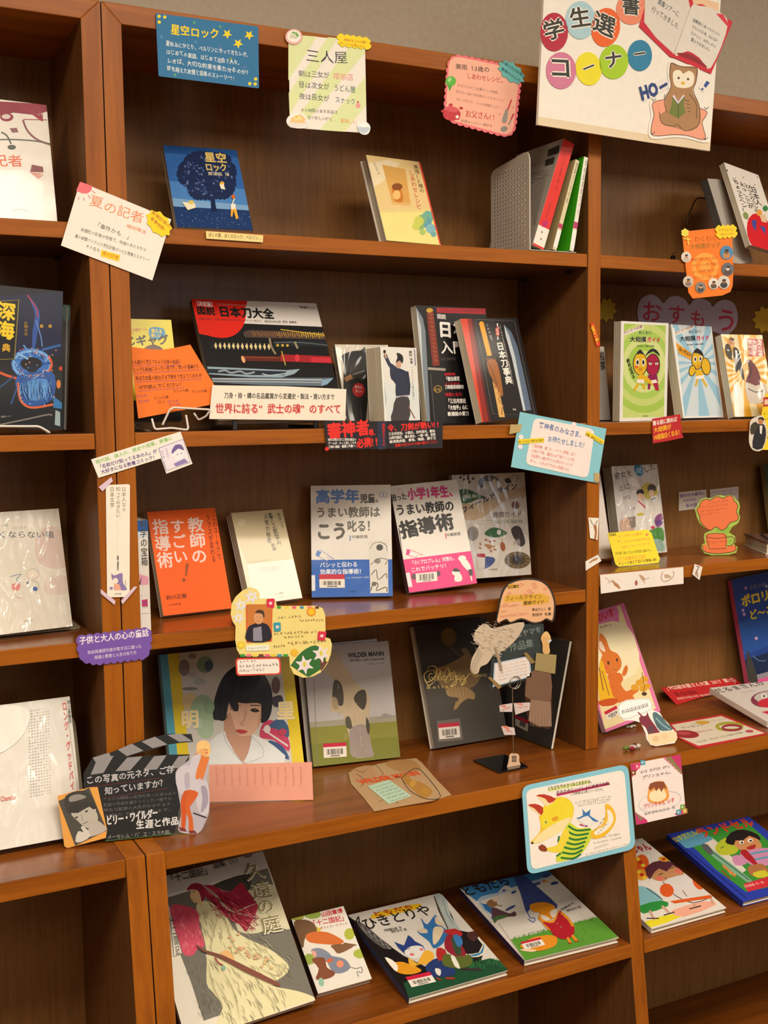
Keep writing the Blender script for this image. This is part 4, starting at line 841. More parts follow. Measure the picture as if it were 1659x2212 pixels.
# gently sagging sheet made as a curved strip
def curved_sheet(name, label, fr, quad, view, col, sag, art, cat, T=.0006):
    L = [fr.loc(vp(view, p)) for p in quad]
    mx, mz = min(p[0] for p in L), min(p[1] for p in L); f2 = Frame(fr.o+fr.r*mx+fr.u*mz, fr.r, fr.u); root = thing(name, label, cat, f2)
    top = smooth([tuple(p) for p in (L[0], ((L[0]+L[1])/2-np.array([0, sag])), L[1])], 6, False)
    poly = [(p[0]-mx, p[1]-mz) for p in top+[tuple(L[2]), tuple(L[3])]]; v, f = prism(poly, 0, T); mesh_obj('sheet', v, f, M_('paper'), root, [col]*len(f))
    A = Art(f2, root, M_('paper'), view, words='handwriting'); art(A); A.done(); return root
curved_sheet('handwritten_sheet', 'bright orange handwritten sheet on a white wire stand, second shelf', F1, [(832, 500), (1218, 487), (1437, 855), (885, 960)], 'K4', '#f0761a', .006, a, 'sign')
t_ = thing('wire_book_stand', 'white wire easel holding up the orange handwritten sheet', 'book stand', loc=tuple(hit(vp('K4', (1095, 1035)), np.array([0, 0.008, 0]), np.array([0, 1., 0]))))
o_ = np.array(t_.location); o_[2] = Z2; t_.location = o_
q = lambda x, y, yy: tuple(hit(vp('K4', (x, y)), np.array([0, yy, 0]), np.array([0, 1., 0]))-o_)
tube('front_loop', rnd_path([q(1040, 1000, .014), q(1085, 905, .010), q(1110, 890, .010), q(1345, 903, .010), q(1320, 945, .016), q(1272, 970, .026), q(1240, 925, .03)]), .0017, M_('steel'), t_)
tube('base_loop', rnd_path([q(972, 962, .014), q(990, 1030, .009), q(1100, 1020, .008), q(1207, 1035, .009), q(1190, 938, .014)]), .0017, M_('steel'), t_)
tube('back_rest', rnd_path([(-.03, .01, .002), (-.03, .1, .002), (-.028, .14, .09), (.02, .14, .09), (.022, .1, .002), (.022, .01, .002)]), .0014, M_('steel'), t_)
# big sword book
def a(A):
    A.v = 'K5'; A.full('#0b0a0c'); A.p([(100, 90), (1160, 95), (1200, 325), (570, 312), (170, 330)], '#cfc8c2')
    A.p([(112, 100), (540, 100), (560, 190), (565, 260), (540, 340), (480, 405), (400, 433), (320, 430), (240, 412), (178, 390), (140, 250)], '#d5200f', 3)
    A.t('［決定版］', 148, 172, 318, 182, 42, '#f0e6e0', .04); A.t('図説', 172, 248, 322, 252, 72, '#1c1210', .055); A.t('日本刀大全', 352, 262, 805, 272, 92, '#171214', .06)
    A.t('武器の研究 日本の歴史や名刀を見つけてどう残すか', 185, 290, 700, 300, 20, '#6a2018' , .01, res=1); A.t('稲田和彦', 720, 300, 860, 302, 20, '#4a4644', .01); A.t('監修 編集部', 870, 300, 985, 302, 20, '#3a3634', .02); A.t('歴史群像シリーズ', 1010, 175, 1135, 185, 22, '#4a4644', .03); A.t('THE TECHNICAL BOOK OF JAPANESE SWORDS', 330, 162, 710, 172, 14, '#a89890')
    A.p([(555, 375), (600, 365), (1215, 372), (1222, 432), (560, 425), (545, 400)], '#4a3a34'); 
    for i in range(34): A.ln([(620+i*18, 372+(i % 2)*8), (632+i*18, 420-(i % 3)*6)], 7, ('#8a5a2c', '#a8782c', '#c8a02a')[min(2, i//11)])
    A.ln([(850, 355), (1215, 395)], 7, '#c8a838', 2)
    A.ln([(270, 500), (760, 500)], 58, '#14181e'); 
    for i in range(13): x = 322+i*36; A.p([(x-12, 500), (x, 472), (x+12, 502), (x+4, 530)], '#d8c48c')
    A.ln([(760, 430), (775, 500), (810, 560)], 16, '#8c7c60', 2); A.ln([(790, 480), (980, 468), (1250, 470)], 50, '#1c2126', 3); A.ln([(800, 465), (1000, 460), (1240, 478)], 5, '#6a747c', 3)
    for x in (826, 866, 906): A.e(x, 487, 11, 12, '#b8a034')
    A.ln([(965, 455), (990, 510)], 18, '#8a8468')
    A.ln([(540, 600), (850, 600)], 42, '#5a2014'); A.e(546, 608, 14, 30, '#e2a070', -20); A.ln([(560, 590), (840, 590)], 8, '#8a3a24'); A.ln([(850, 590), (1275, 598)], 58, '#9c1a24'); A.ln([(1100, 600), (1275, 600)], 40, '#c02838'); A.ln([(858, 535), (890, 650)], 9, '#b8983c'); A.e(985, 588, 20, 30, '#c83038')
    A.p([(255, 672), (900, 690), (1010, 678), (960, 720), (860, 750), (600, 752), (270, 735)], '#8ba0ac'); A.p([(262, 690), (900, 700), (880, 730), (640, 735), (266, 725)], '#1a2430'); A.ln([(345, 712), (400, 700), (450, 720), (520, 705), (570, 725), (640, 710)], 14, '#8e98a0', 3); A.ln([(700, 720), (760, 735), (900, 715)], 8, '#a8bac4', 2)
    A.p([(290, 762), (880, 752), (1278, 745), (1230, 790), (1180, 815), (700, 815), (300, 800)], '#5c6a76'); A.ln([(295, 770), (1190, 765)], 7, '#c8ccd0'); A.ln([(300, 790), (1180, 785)], 7, '#a8aeb4'); A.p([(1190, 765), (1282, 748), (1230, 800), (1180, 815)], '#7fa0b8')
    A.uv([(0, 0), (1, 0), (1, .12), (0, .12)], '#d8d0c4')
book('magazine', 'wide black sword book with red sun corner, second shelf of the middle bay', [(120, 118), (1145, 130), (1385, 1075), (352, 1110)], Z2+.008, .012, a, 'K5', 'L', hard=False, col='#0b0a0c', sp='#6a645c', fin='gloss', L0=.3, dz=.012, yb=.035, syb=.01, asp=.99)
F2 = front(.014)
def a(A):
    A.v = 'K5'; A.t('刀身・拵・鐔の名品鑑賞から変遷史・製法・買い方まで', 392, 908, 1292, 920, 52, '#3a3630', .02)
    for dx, c in ((5, '#e8a89c'), (0, '#c42a24')): A.t('世界に誇る“武士の魂”のすべて', 320+dx, 1032+dx, 1345+dx, 1034+dx, 88, c, .012)
card('banner_strip', 'long white banner strip with red brush lettering in front of the sword book', F2, [vp('K5', p) for p in ((296, 800), (880, 808), (1388, 832), (1380, 1088), (272, 1075))], '#ece4d2', a, T=.0012, words='lettering', cat='sign')
# clear stand legs under the sword book
g = hit(vp('K5', (480, 1165)), np.array([0, .02, 0]), np.array([0, 1., 0]))
t_ = thing('book_stand', 'low black easel feet under the wide black sword book', 'book stand', loc=(g[0], .03, Z2))
for x in (0, .14): bevel(mesh_obj('foot', *box(x-.004, x+.004, -.01, .1, .0004, .006), mat('black_plastic', '#15120f', rough=.35), t_), .001); bevel(mesh_obj('lip', *box(x-.004, x+.004, -.012, -.008, .0004, .016), MATS['black_plastic'], t_), .001)
# wrapped book A
def a(A):
    A.v = 'K6'; A.full('#d9d0c0'); A.p([(140, 560), (120, 500), (180, 465), (262, 455), (300, 470), (300, 960), (150, 960)], '#0f0e10', 3); A.ln([(150, 665), (200, 640)], 34, '#a8764a', 2); A.ln([(195, 590), (215, 660)], 12, '#2c241c'); A.ln([(205, 628), (290, 600)], 7, '#8a8a84'); A.e(248, 738, 44, 50, '#c4202c'); A.t('歴史を', 222, 725, 275, 730, 20, '#f0d0c8', .02); A.t('変えた', 226, 755, 275, 758, 18, '#f0d0c8', .02)
    A.p([(95, 430), (130, 440), (110, 520), (120, 600), (105, 700), (80, 500)], '#efe6d6', 2)
book('paperback_book', 'film wrapped book with black cover and a red seal, by the banner strip', [(80, 415), None, None, (160, 955)], Z2, .016, a, 'K6', 'R', hard=False, col='#d9d0c0', fin='wrap', L0=.2, w0=.105, asp=1.43, yaw0=0, sy=.1, dz=.012, yb=.118, syb=.01)
def a(A):
    A.v = 'K6'; A.full('#e9e7df'); A.p([(400, 640), (480, 700), (640, 680), (700, 760), (690, 960), (430, 960)], '#dfe6e4'); A.p([(430, 470), (425, 640), (450, 800), (420, 950)], '#b9c4c8')
    A.p([(480, 540), (520, 570), (590, 600), (605, 660), (600, 780), (515, 785), (512, 690), (480, 650), (472, 590)], '#263049', 2); A.ln([(500, 590), (470, 550), (440, 480)], 24, '#2c3850', 2); A.ln([(450, 505), (436, 465)], 12, '#caa184'); A.e(437, 460, 10, 12, '#1f1c22'); A.e(533, 550, 20, 28, '#cda68a'); A.p([(512, 540), (525, 500), (518, 470), (545, 475), (565, 500), (560, 545), (540, 522)], '#17171c', 2)
    A.ln([(512, 782), (600, 775)], 12, '#b8b4b8'); A.p([(514, 790), (602, 785), (612, 860), (605, 960), (480, 960), (492, 880)], '#403c40', 2); A.ln([(590, 600), (605, 700), (600, 770)], 22, '#222c44', 2); A.ln([(600, 850), (650, 945)], 8, '#7a4a44')
    A.t('諏訪 流道', 614, 455, 622, 545, 22, '#3a3634', .03, vert=True); A.t('〜クラシック刀剣の世界〜', 625, 560, 640, 810, 14, '#5a5450', vert=True); A.ln([(642, 445), (650, 560)], 8, '#8a84a0')
    A.ln([(415, 480), (440, 950)], 8, '#fbf8ef', 2)
book('paperback_book', 'thick film wrapped book with a swordsman in a dark blue robe', [(408, 425), (655, 436), (690, 960), (432, 958)], Z2, .036, a, 'K6', 'R', hard=False, col='#e6dfce', fin='film', L0=.08, sy=.15, dz=.012, yb=.04, syb=.02, asp=1.43)
def a(A):
    A.v = 'K6'; A.full('#0d0b0c'); A.p([(800, 152), (1168, 160), (1166, 206), (802, 190)], '#b3182a'); A.t('あなたの知りたいことは、一冊でよくわかる。', 815, 188, 1135, 198, 22, '#6a0f18', .02, res=1)
    A.p([(650, 150), (700, 230), (722, 330), (735, 500), (750, 700), (770, 960), (745, 960), (700, 620), (680, 400)], '#77838e'); A.p([(652, 150), (690, 300), (710, 600), (748, 960), (738, 960), (690, 600)], '#c0c6ca')
    A.p([(725, 170), (745, 152), (775, 165), (828, 580), (780, 585), (740, 300)], '#7c2a1c'); 
    for i in range(12): A.p([(735+i*4, 200+i*30), (760+i*3, 190+i*31), (778+i*3.6, 205+i*31), (760+i*3.6, 216+i*31)], '#93442c')
    A.e(748, 172, 24, 18, '#c8a02e'); A.ln([(745, 600), (870, 612)], 17, '#a29c8c'); A.p([(750, 615), (860, 620), (880, 960), (790, 965)], '#1b191c'); A.ln([(765, 640), (800, 955)], 4, '#5a5658'); A.e(817, 745, 30, 26, '#8c7230'); A.e(817, 745, 22, 19, '#1b191c'); A.t('M', 800, 758, 834, 758, 20, '#8c7230', .03)
    A.t('図説', 805, 238, 870, 244, 40, '#c9c4c0', .05); A.t('日', 818, 378, 920, 388, 128, '#efebe6', .05); A.t('本', 928, 372, 1020, 380, 120, '#efebe6', .05); A.t('入門', 838, 500, 1010, 505, 100, '#efebe6', .03); A.t('NYUMON', 838, 550, 940, 545, 22, '#4a4444', .02)
    A.t('「歌仙兼定', 865, 695, 972, 693, 34, '#e0dcd6', .04); A.t('刀剣鑑賞超解剖', 868, 748, 1000, 750, 30, '#e0dcd6', .04); A.t('巻頭特集', 862, 655, 940, 655, 20, '#c02430', .05); A.t('よくわかる', 865, 722, 970, 720, 20, '#c02430', .05); A.t('実戦と名刀', 870, 798, 985, 800, 26, '#b0202c', .05); A.t('「三日月宗近', 880, 845, 1015, 850, 34, '#e8e4de', .05); A.t('「大包平」心に', 882, 890, 1030, 892, 34, '#e8e4de', .05); A.t('新選組の愛刀', 888, 930, 1035, 932, 30, '#e8e4de', .05)
book('magazine', 'black sword guide with red top bar and white lettering, second shelf', [(645, 132), (1168, 160), (1230, 985), (750, 972)], Z2, .016, a, 'K6', 'R', hard=False, col='#0d0b0c', back='#3c3832', fin='gloss', L0=.15, sy=.2, dz=.012, yb=.065, syb=.02)
def a(A):
    A.v = 'K6'; A.full('#140f10'); A.p([(965, 240), (1025, 240), (1170, 990), (1120, 990)], '#d23a14'); A.p([(1020, 240), (1050, 240), (1190, 990), (1150, 990)], '#8a1c10'); A.p([(1048, 240), (1065, 240), (1205, 990), (1188, 990)], '#4a100e')
    A.ln([(1078, 248), (1370, 258), (1505, 935), (1215, 928)], 5, '#55504e', closed=True)
    A.p([(1108, 278), (1122, 262), (1142, 270), (1205, 520), (1172, 525)], '#e8a21c'); A.ln([(1160, 545), (1235, 548)], 20, '#5a3620'); A.p([(1172, 560), (1232, 555), (1262, 640), (1285, 790), (1265, 800), (1215, 700), (1185, 640)], '#a0622c', 3); A.p([(1210, 700), (1262, 790), (1298, 950), (1258, 950)], '#d8a860'); A.ln([(1180, 570), (1215, 650), (1245, 740)], 6, '#6a3c1c', 3)
    rr = random.Random(2)
    for i in range(22): A.e(1222+rr.random()*22+i*2.6, 720+i*10, 5, 4, '#8a5a2c', n=6)
    A.p([(1292, 288), (1345, 340), (1390, 450), (1430, 640), (1480, 900), (1440, 905), (1395, 700), (1345, 470), (1310, 370)], '#5b6c84'); A.p([(1292, 288), (1330, 370), (1370, 520), (1440, 905), (1424, 905), (1350, 540), (1305, 370)], '#c3ccd2')
    A.t('【　】', 1232, 280, 1260, 400, 40, '#e8e2d8', .04, vert=True); A.e(1245, 342, 15, 38, '#b01e28', -6); A.t('図解', 1240, 315, 1250, 370, 22, '#e8c0b0', .02, vert=True); A.t('日本刀事典', 1258, 420, 1330, 725, 54, '#efe9e0', .04, vert=True); A.t('よくわかる日本刀の歴史と基礎知識のすべて', 1262, 290, 1358, 730, 15, '#b8b0a8', .02, vert=True); A.t('刀・拵・鍔・鑑賞法', 1165, 285, 1205, 410, 16, '#b8b0a8', .02, vert=True); A.t('学研', 1352, 905, 1375, 905, 14, '#d8d0c8', .02)
book('paperback_book', 'black sword dictionary with a red side, right end of the second shelf', [(968, 245), (1392, 234), (1528, 945), (1142, 985)], Z2, .017, a, 'K6', 'R', hard=False, col='#140f10', back='#8a1c10', fin='gloss', L0=.25, sy=.3, dz=.012, yb=.03, syb=.02, sr=.05)
def a(A):
    A.v = 'K6'; A.p([(380, 965), (440, 965), (445, 1160), (385, 1165)], '#1e2a44')
    A.t('審神者', 28, 1095, 330, 1062, 122, '#e0261c', .05); A.t('様、', 322, 1068, 388, 1062, 50, '#e0261c', .04); A.t('必携!!', 235, 1158, 400, 1140, 74, '#e0261c', .05)
    for i, s in enumerate(('知れば知るほど刀剣は面白い', 'ゲームが、もっと楽しくなる', '刀剣の逸話・鑑賞入門書!!!')): A.t(s, 28+i*2, 1105+i*26, 232, 1103+i*23, 22, '#e9e2da', .03, res=1)
    A.t('令、刀剣が熱い!!', 455, 1040, 835, 1010, 56, '#e0261c', .05)
    for i, s in enumerate(('三日月宗近、小狐丸、加州清光、歌仙', '山姥切国広、鶴丸国永、一期一振、和泉', '蜂須賀虎徹、骨喰、鳴狐、獅子王')): A.t(s, 462+i*3, 1066+i*28, 795+i*4, 1042+i*25, 24, '#e9e2da', .03, res=1)
    A.t('話題の名刀たちの真の姿がここに!!', 508, 1148, 818, 1118, 24, '#e0261c', .03, res=1); A.t('編集部おすすめ', 425, 975, 428, 1140, 22, '#c8241c', .03, vert=True); A.e(20, 1160, 14, 14, '#e0261c')
card('banner_strip', 'black strip with red brush lettering stuck along the second shelf edge', F0, [vp('K6', p) for p in ((0, 962), (850, 962), (850, 1155), (590, 1158), (455, 1158), (18, 1168))], '#17121a', a, T=.0008, words='lettering', cat='sign')
def a(A):
    A.v = 'K6'
    A.t('審神者のみなさま、', 1535, 1010, 1860, 1090, 48, '#2a5a9c', .01, hand=.3); A.t('お待たせしました！', 1600, 1110, 1880, 1160, 48, '#2a6aa8', .01, hand=.3)
    for i, s in enumerate(('刀剣乱舞、艦これ、イケメン戦国…名刀', '人気の刀剣。鑑定力まで身につく入門', '刀剣男子の魅力をさらに知りたいという', '方へ、いまおすすめの四冊です。')): A.t(s, 1490-i*6, 1148+i*36, 1800-i*10, 1215+i*38, 28, '#dd7a66', .005, hand=.3, res=1)
r, f2 = card('notice_card', 'light blue card with a rounded white panel and blue handwriting, by the right post', front(-.0034), [vp('K6', p) for p in ((1405, 895), (2024, 1015), (1961, 1405), (1340, 1290))], '#84c5d2', T=.0008)
def b(A): a(A)
piece(r, f2, 'inner_panel', [vp('K6', p) for p in round_poly([(1505, 935), (1940, 1020), (1890, 1372), (1440, 1270)], 44, 3)], '#efe2dc', 'P', -.0006, art=lambda A: (setattr(A, 'v', 'K6'), a(A)))
piece(r, f2, 'yellow_label', [(1388, 1092), (1572, 1080), (1576, 1112), (1392, 1126)], '#ecd42a', 'K6', -.0012, art=lambda A: A.t('知っているようで知らない日本刀', 1394, 1120, 1572, 1106, 20, '#8a6a14', .02, res=1))
piece(r, f2, 'yellow_label', [(1882, 1030), (2008, 1100), (1995, 1130), (1868, 1060)], '#ecd42a', 'K6', -.0012, art=lambda A: A.t('図鑑、事典など入門に', 1872, 1060, 1992, 1126, 20, '#8a6a14', .02, res=1))
for P in ([(1335, 985), (1418, 985), (1400, 1040), (1325, 1055)], [(1935, 1330), (1972, 1335), (1970, 1400), (1932, 1392)]): piece(r, f2, 'tape', P, '#b8a068', 'K6', -.0010, T=.0002)
for cx, cy in ((1410, 1075), (1405, 1145), (1915, 1060), (1790, 985)): piece(r, f2, 'petal_sticker', scallop(ell_pts(cx, cy, 15, 15, 0, 5), 20, 7), '#efdfe4', 'K6', -.0008, T=.0002)

# ================================================================ second row, right bay
FB = front(DU-.0018)
def a(A): A.v = 'K7'; A.t('すご', 375, 540, 445, 500, 34, '#c8962c', hand=.2)
card('burst_sign', 'yellow burst cutout on the back panel beside the divider, second shelf', FB, [vp('K7', p) for p in burst(398, 468, 84, 100, 9, 10, .72)], '#d9b82a', a)
def a(A):
    A.v = 'K7'
    for s, x0, y0, x1, y1, h in (('お', 662, 560, 830, 575, 175), ('す', 868, 578, 1010, 590, 165), ('も', 1045, 605, 1175, 612, 150), ('う', 1240, 640, 1420, 655, 200)): A.t(s, x0, y0, x1, y1, h, '#d03a52', .012)
r, f2 = card('lettered_sign', 'lilac cloud sign with four red hiragana on the back panel of the right bay', FB, [vp('K7', p) for p in smooth([(640, 470), (665, 385), (740, 345), (800, 370), (842, 415), (885, 370), (945, 358), (1010, 385), (1045, 430), (1080, 390), (1140, 378), (1200, 405), (1228, 445), (1265, 405), (1330, 388), (1395, 420), (1425, 520), (1400, 610), (1330, 665), (1240, 640), (1180, 620), (1000, 610), (800, 600), (690, 600), (650, 560)], 3)], '#c9b9c8', a, T=.0012, words='lettering', cat='sign')
card('burst_sign', 'yellow burst cutout on the back panel at the right edge, second shelf', FB, [vp('K7', p) for p in burst(1640, 545, 108, 112, 10, 0, .74)], '#d9b028', lambda A: (setattr(A, 'v', 'K7'), A.t('だよ', 1600, 575, 1700, 560, 50, '#c8842c', hand=.2)))
def a(A): A.full('#e8e1d6'); A.v = 'K7'; A.t('相撲', 355, 790, 372, 940, 40, '#2c2826', .03, vert=True, hand=.1)
book('paperback_book', 'cream book partly hidden behind the divider, second shelf of the right bay', [None, (378, 760), (430, 1332), None], Z2, .012, a, 'K7', 'R', hard=False, col='#e8e1d6', fin='film', L0=.1, w0=.108, yaw0=.0, sy=.1, dz=.012, yb=.12, syb=.005)
def a(A):
    A.v = 'K7'; A.full('#e6e4dc'); A.uv([(.06, .035), (.94, .035), (.94, .975), (.06, .975)], '#c3d37a')
    for k, c in ((1.15, '#a3c653'), (.98, '#c3d37a'), (.82, '#a8c95c'), (.66, '#cfdb8e'), (.5, '#a3c653'), (.34, '#c9d884')): A.e(690, 900, 255*k, 330*k, c, n=26)
    A.uv([(0, 0), (.06, 0), (.06, 1), (0, 1)], '#e6e4dc'); A.uv([(.94, 0), (1, 0), (1, 1), (.94, 1)], '#e6e4dc'); A.uv([(0, 0), (1, 0), (1, .035), (0, .035)], '#e6e4dc'); A.uv([(0, .975), (1, .975), (1, 1), (0, 1)], '#e6e4dc')
    sumo_title(A, 530, 665, 0); 
    yb, rd, ln_ = '#dcb01e', '#a81c44', '#2b1c24'
    A.e(758, 900, 56, 88, ln_); A.e(758, 900, 50, 82, rd); A.p([(705, 830), (760, 795), (812, 835), (800, 800), (770, 775), (740, 780), (715, 805)], '#22222c', 2); A.p([(718, 980), (790, 975), (800, 1030), (722, 1040)], '#8a1c50'); A.p([(755, 1035), (800, 1040), (806, 1105), (780, 1100)], rd); A.p([(720, 1045), (745, 1045), (735, 1095), (718, 1090)], '#8a1c50')
    for x in (740, 788): A.e(x, 890, 13, 10, '#efe8d8'); A.e(x, 890, 5, col=ln_)
    A.ln([(722, 868), (752, 884)], 6, ln_); A.ln([(805, 868), (776, 884)], 6, ln_)
    A.e(660, 892, 58, 92, ln_); A.e(660, 892, 52, 86, yb); A.p([(628, 820), (660, 778), (690, 820), (660, 812)], '#22222c', 2)
    for x in (640, 684): A.e(x, 880, 15, 30, '#e9e4d0'); A.e(x, 880, 9, 18, ln_)
    A.e(662, 935, 16, 14, '#c98a1c'); A.e(632, 915, 12, 12, '#e0603a')
    A.p([(642, 985), (690, 975), (750, 1030), (760, 1060), (700, 1030), (645, 1010)], yb, 2); A.p([(632, 1010), (690, 1015), (690, 1045), (632, 1040)], '#ece6da'); A.p([(745, 1020), (785, 1015), (790, 1040), (750, 1045)], '#ece6da'); A.ln([(645, 1045), (612, 1100)], 18, yb, 2); A.ln([(680, 1045), (695, 1090)], 18, yb, 2)
    A.t('読めば見る', 560, 850, 612, 1005, 26, ln_, .05, vert=True); A.t('出版社', 680, 1308, 720, 1308, 12, '#4a5a2c')
def sumo_title(A, x, y, dx):
    A.t('わくわく', x+120+dx, y, x+225+dx, y+2, 30, '#27405c', .04); A.t('大相撲', x+50+dx, y+58, x+178+dx, y+62, 46, '#1f2a34', .04); A.t('ガイド', x+182+dx, y+62, x+288+dx, y+66, 44, '#c42c58', .05); A.t('荒井太郎と大相撲の応援団', x+105+dx, y+95, x+240+dx, y+97, 13, '#3a4444', .02, res=1)
    A.p([(x-5, y-20), (x+150, y-75), (x+160, y-45), (x+5, y+5)], '#e9e2d8'); A.t('みんなで応援', x+5, y-2, x+150, y-52, 26, '#8a5a4c', .03, res=1)
book('paperback_book', 'green sumo guide with a yellow and a red wrestler on swirling rings', [(515, 560), (880, 580), (868, 1338), (497, 1345)], Z2, .018, a, 'K7', 'R', hard=False, col='#9cc21e', back='#7c5a38', fin='gloss', L0=.05, sL=.1, sy=.2, dz=.012, yb=.04, syb=.02, asp=1.43)
def a(A):
    A.v = 'K7'; A.full('#c9d6dc')
    for i in range(14):
        t = math.pi*2*i/14; A.p([(1110, 900), (1110+620*math.cos(t), 900+620*math.sin(t)), (1110+620*math.cos(t+.2), 900+620*math.sin(t+.2))], '#93bfd6')
    A.uv([(0, 0), (1, 0), (1, .02), (0, .02)], '#dfe0dc'); A.uv([(0, 0), (.04, 0), (.04, 1), (0, 1)], '#dfe0dc'); A.uv([(.97, 0), (1, 0), (1, 1), (.97, 1)], '#dfe0dc')
    A.p([(930, 715), (955, 735), (1065, 820), (1055, 870), (960, 810)], '#dd9a24'); A.t('はっきよい', 962, 790, 1060, 850, 36, '#3a2c1c', .04); sumo_title(A, 925, 660, -5)
    yb, ln_ = '#dcb01e', '#2b1c24'
    A.e(1110, 870, 50, 80, ln_); A.e(1110, 870, 44, 74, yb); A.p([(1075, 815), (1105, 780), (1140, 812), (1155, 850), (1110, 822)], '#22222c', 2); A.e(1175, 930, 38, 70, ln_, -10); A.e(1175, 930, 32, 64, yb, -10); A.e(1068, 955, 28, 44, ln_, 10); A.e(1068, 955, 22, 38, yb, 10)
    for x in (1092, 1132): A.e(x, 868, 13, 24, '#e9e4d0'); A.e(x, 868, 7, 14, ln_)
    A.e(1118, 925, 14, 10, '#c98a1c'); A.p([(1090, 950), (1140, 950), (1160, 1000), (1095, 1005)], yb); A.p([(1095, 1000), (1160, 995), (1158, 1025), (1098, 1022)], '#ece6da'); A.ln([(1110, 1022), (1095, 1075)], 14, yb, 2); A.ln([(1145, 1022), (1180, 1085)], 14, yb, 2)
    A.ln([(915, 600), (1005, 1290)], 12, '#f2f0ea')
book('paperback_book', 'light blue sumo guide with a single yellow wrestler and sun rays', [(893, 568), (1222, 615), (1306, 1320), (1003, 1304)], Z2, .02, a, 'K7', 'R', hard=False, col='#c9d6dc', back='#c2780c', fin='gloss', L0=.18, sy=.2, dz=.012, yb=.035, syb=.01, asp=1.43)
def a(A):
    A.v = 'K7'; A.full('#e9dcae')
    for i in range(18):
        t = math.pi*2*i/18; A.p([(1470, 950), (1470+620*math.cos(t), 950+620*math.sin(t)), (1470+620*math.cos(t+.17), 950+620*math.sin(t+.17))], '#e0a62a')
    A.p([(1385, 765), (1425, 775), (1450, 870), (1475, 1010), (1455, 1000), (1430, 930), (1410, 960), (1395, 870)], '#1f1d22', 2); A.p([(1400, 780), (1418, 785), (1422, 850), (1408, 850)], '#e6e0d8'); A.e(1375, 715, 26, 34, '#c0835a'); A.p([(1352, 700), (1370, 685), (1398, 700), (1400, 720), (1375, 700)], '#17151a')
    A.p([(1495, 690), (1618, 700), (1628, 830), (1508, 830)], '#b42c34'); A.t('角界大相撲', 1590, 700, 1600, 830, 38, '#f0e6d8', .03, vert=True); A.t('大歴史', 1552, 700, 1560, 820, 38, '#f0e6d8', .03, vert=True); A.t('家列伝', 1515, 700, 1522, 820, 36, '#f0e6d8', .03, vert=True)
    A.p([(1500, 850), (1560, 900), (1600, 1000), (1590, 1100), (1620, 1200), (1500, 1150), (1480, 1030), (1510, 960)], '#6e2c30', 2); A.ln([(1490, 860), (1530, 930), (1510, 1000)], 10, '#241c22', 2)
    A.p([(1480, 1030), (1560, 1060), (1640, 1050), (1640, 1180), (1520, 1200), (1490, 1120)], '#c9c0b4', 2); A.ln([(1500, 1080), (1560, 1110), (1620, 1100)], 8, '#5a4a44', 2); A.p([(1330, 740), (1352, 745), (1380, 860), (1350, 850)], '#4a3c1c'); A.e(1350, 790, 26, 60, '#3a2f1e', -12)
    A.p([(1390, 1060), (1440, 1050), (1470, 1290), (1400, 1300)], '#f6f0e4', 2)
book('paperback_book', 'yellow and white rayed book with a man in a dark suit, at the right edge', [(1290, 680), (1612, 674), None, (1396, 1320)], Z2, .018, a, 'K7', 'R', hard=False, col='#d8c9a0', fin='wrap', L0=.15, w0=.11, yaw0=0, sy=.15, dz=.012, yb=.03, syb=.01)
def a(A): A.v = 'K7'; A.t('寝る前に読めば', 760, 1375, 950, 1340, 42, '#ecdcd0', .03); A.t('大相撲が', 768, 1430, 905, 1400, 46, '#eca81e', .04); A.t('10倍面白くなる！', 765, 1490, 985, 1440, 48, '#eca81e', .04)
card('zigzag_tag', 'small red tag with yellow and white lettering on the second shelf edge, right bay', F0, [vp('K7', p) for p in [(755, 1318), (972, 1282), (980, 1320), (972, 1350), (988, 1385), (980, 1420), (1000, 1465), (880, 1490), (762, 1510), (756, 1410)]], '#b81820', a, words='lettering')
def a(A):
    A.v = 'K7'; A.p([(1620, 1150), (1700, 1145), (1700, 1215), (1622, 1225)], '#b8341c'); A.t('面白い', 1630, 1210, 1720, 1200, 44, '#f0e2c0', .03)
    for i in range(5): A.scrib(1630, 1290+i*48, 1700, 1280+i*48, 24, '#8a6a1c')
r, f2 = card('notice_card', 'yellow card with a cutout man in a suit, right edge of the second shelf', F0, [vp('K7', p) for p in ((1640, 1122), (1780, 1118), (1780, 1560), (1605, 1560), (1600, 1330))], '#edd020', a)
def b(A):
    A.p([(1575, 1360), (1625, 1365), (1640, 1440), (1610, 1550), (1535, 1545), (1545, 1440)], '#1d1d24', 2); A.p([(1590, 1370), (1612, 1372), (1605, 1440), (1592, 1430)], '#e2ddd4'); A.e(1598, 1335, 20, 28, '#b8784c'); A.p([(1575, 1325), (1590, 1305), (1620, 1310), (1622, 1335), (1600, 1318)], '#17151a', 2); A.p([(1520, 1370), (1560, 1340), (1580, 1380), (1540, 1440), (1518, 1430)], '#3c3424', 2)
piece(r, f2, 'figure_cutout', smooth([(1520, 1330), (1570, 1300), (1610, 1295), (1640, 1360), (1650, 1450), (1610, 1560), (1540, 1562), (1508, 1500), (1512, 1400)], 3), '#d8cfc0', 'K7', -.0012, art=b, label='cutout of a man in a dark suit')
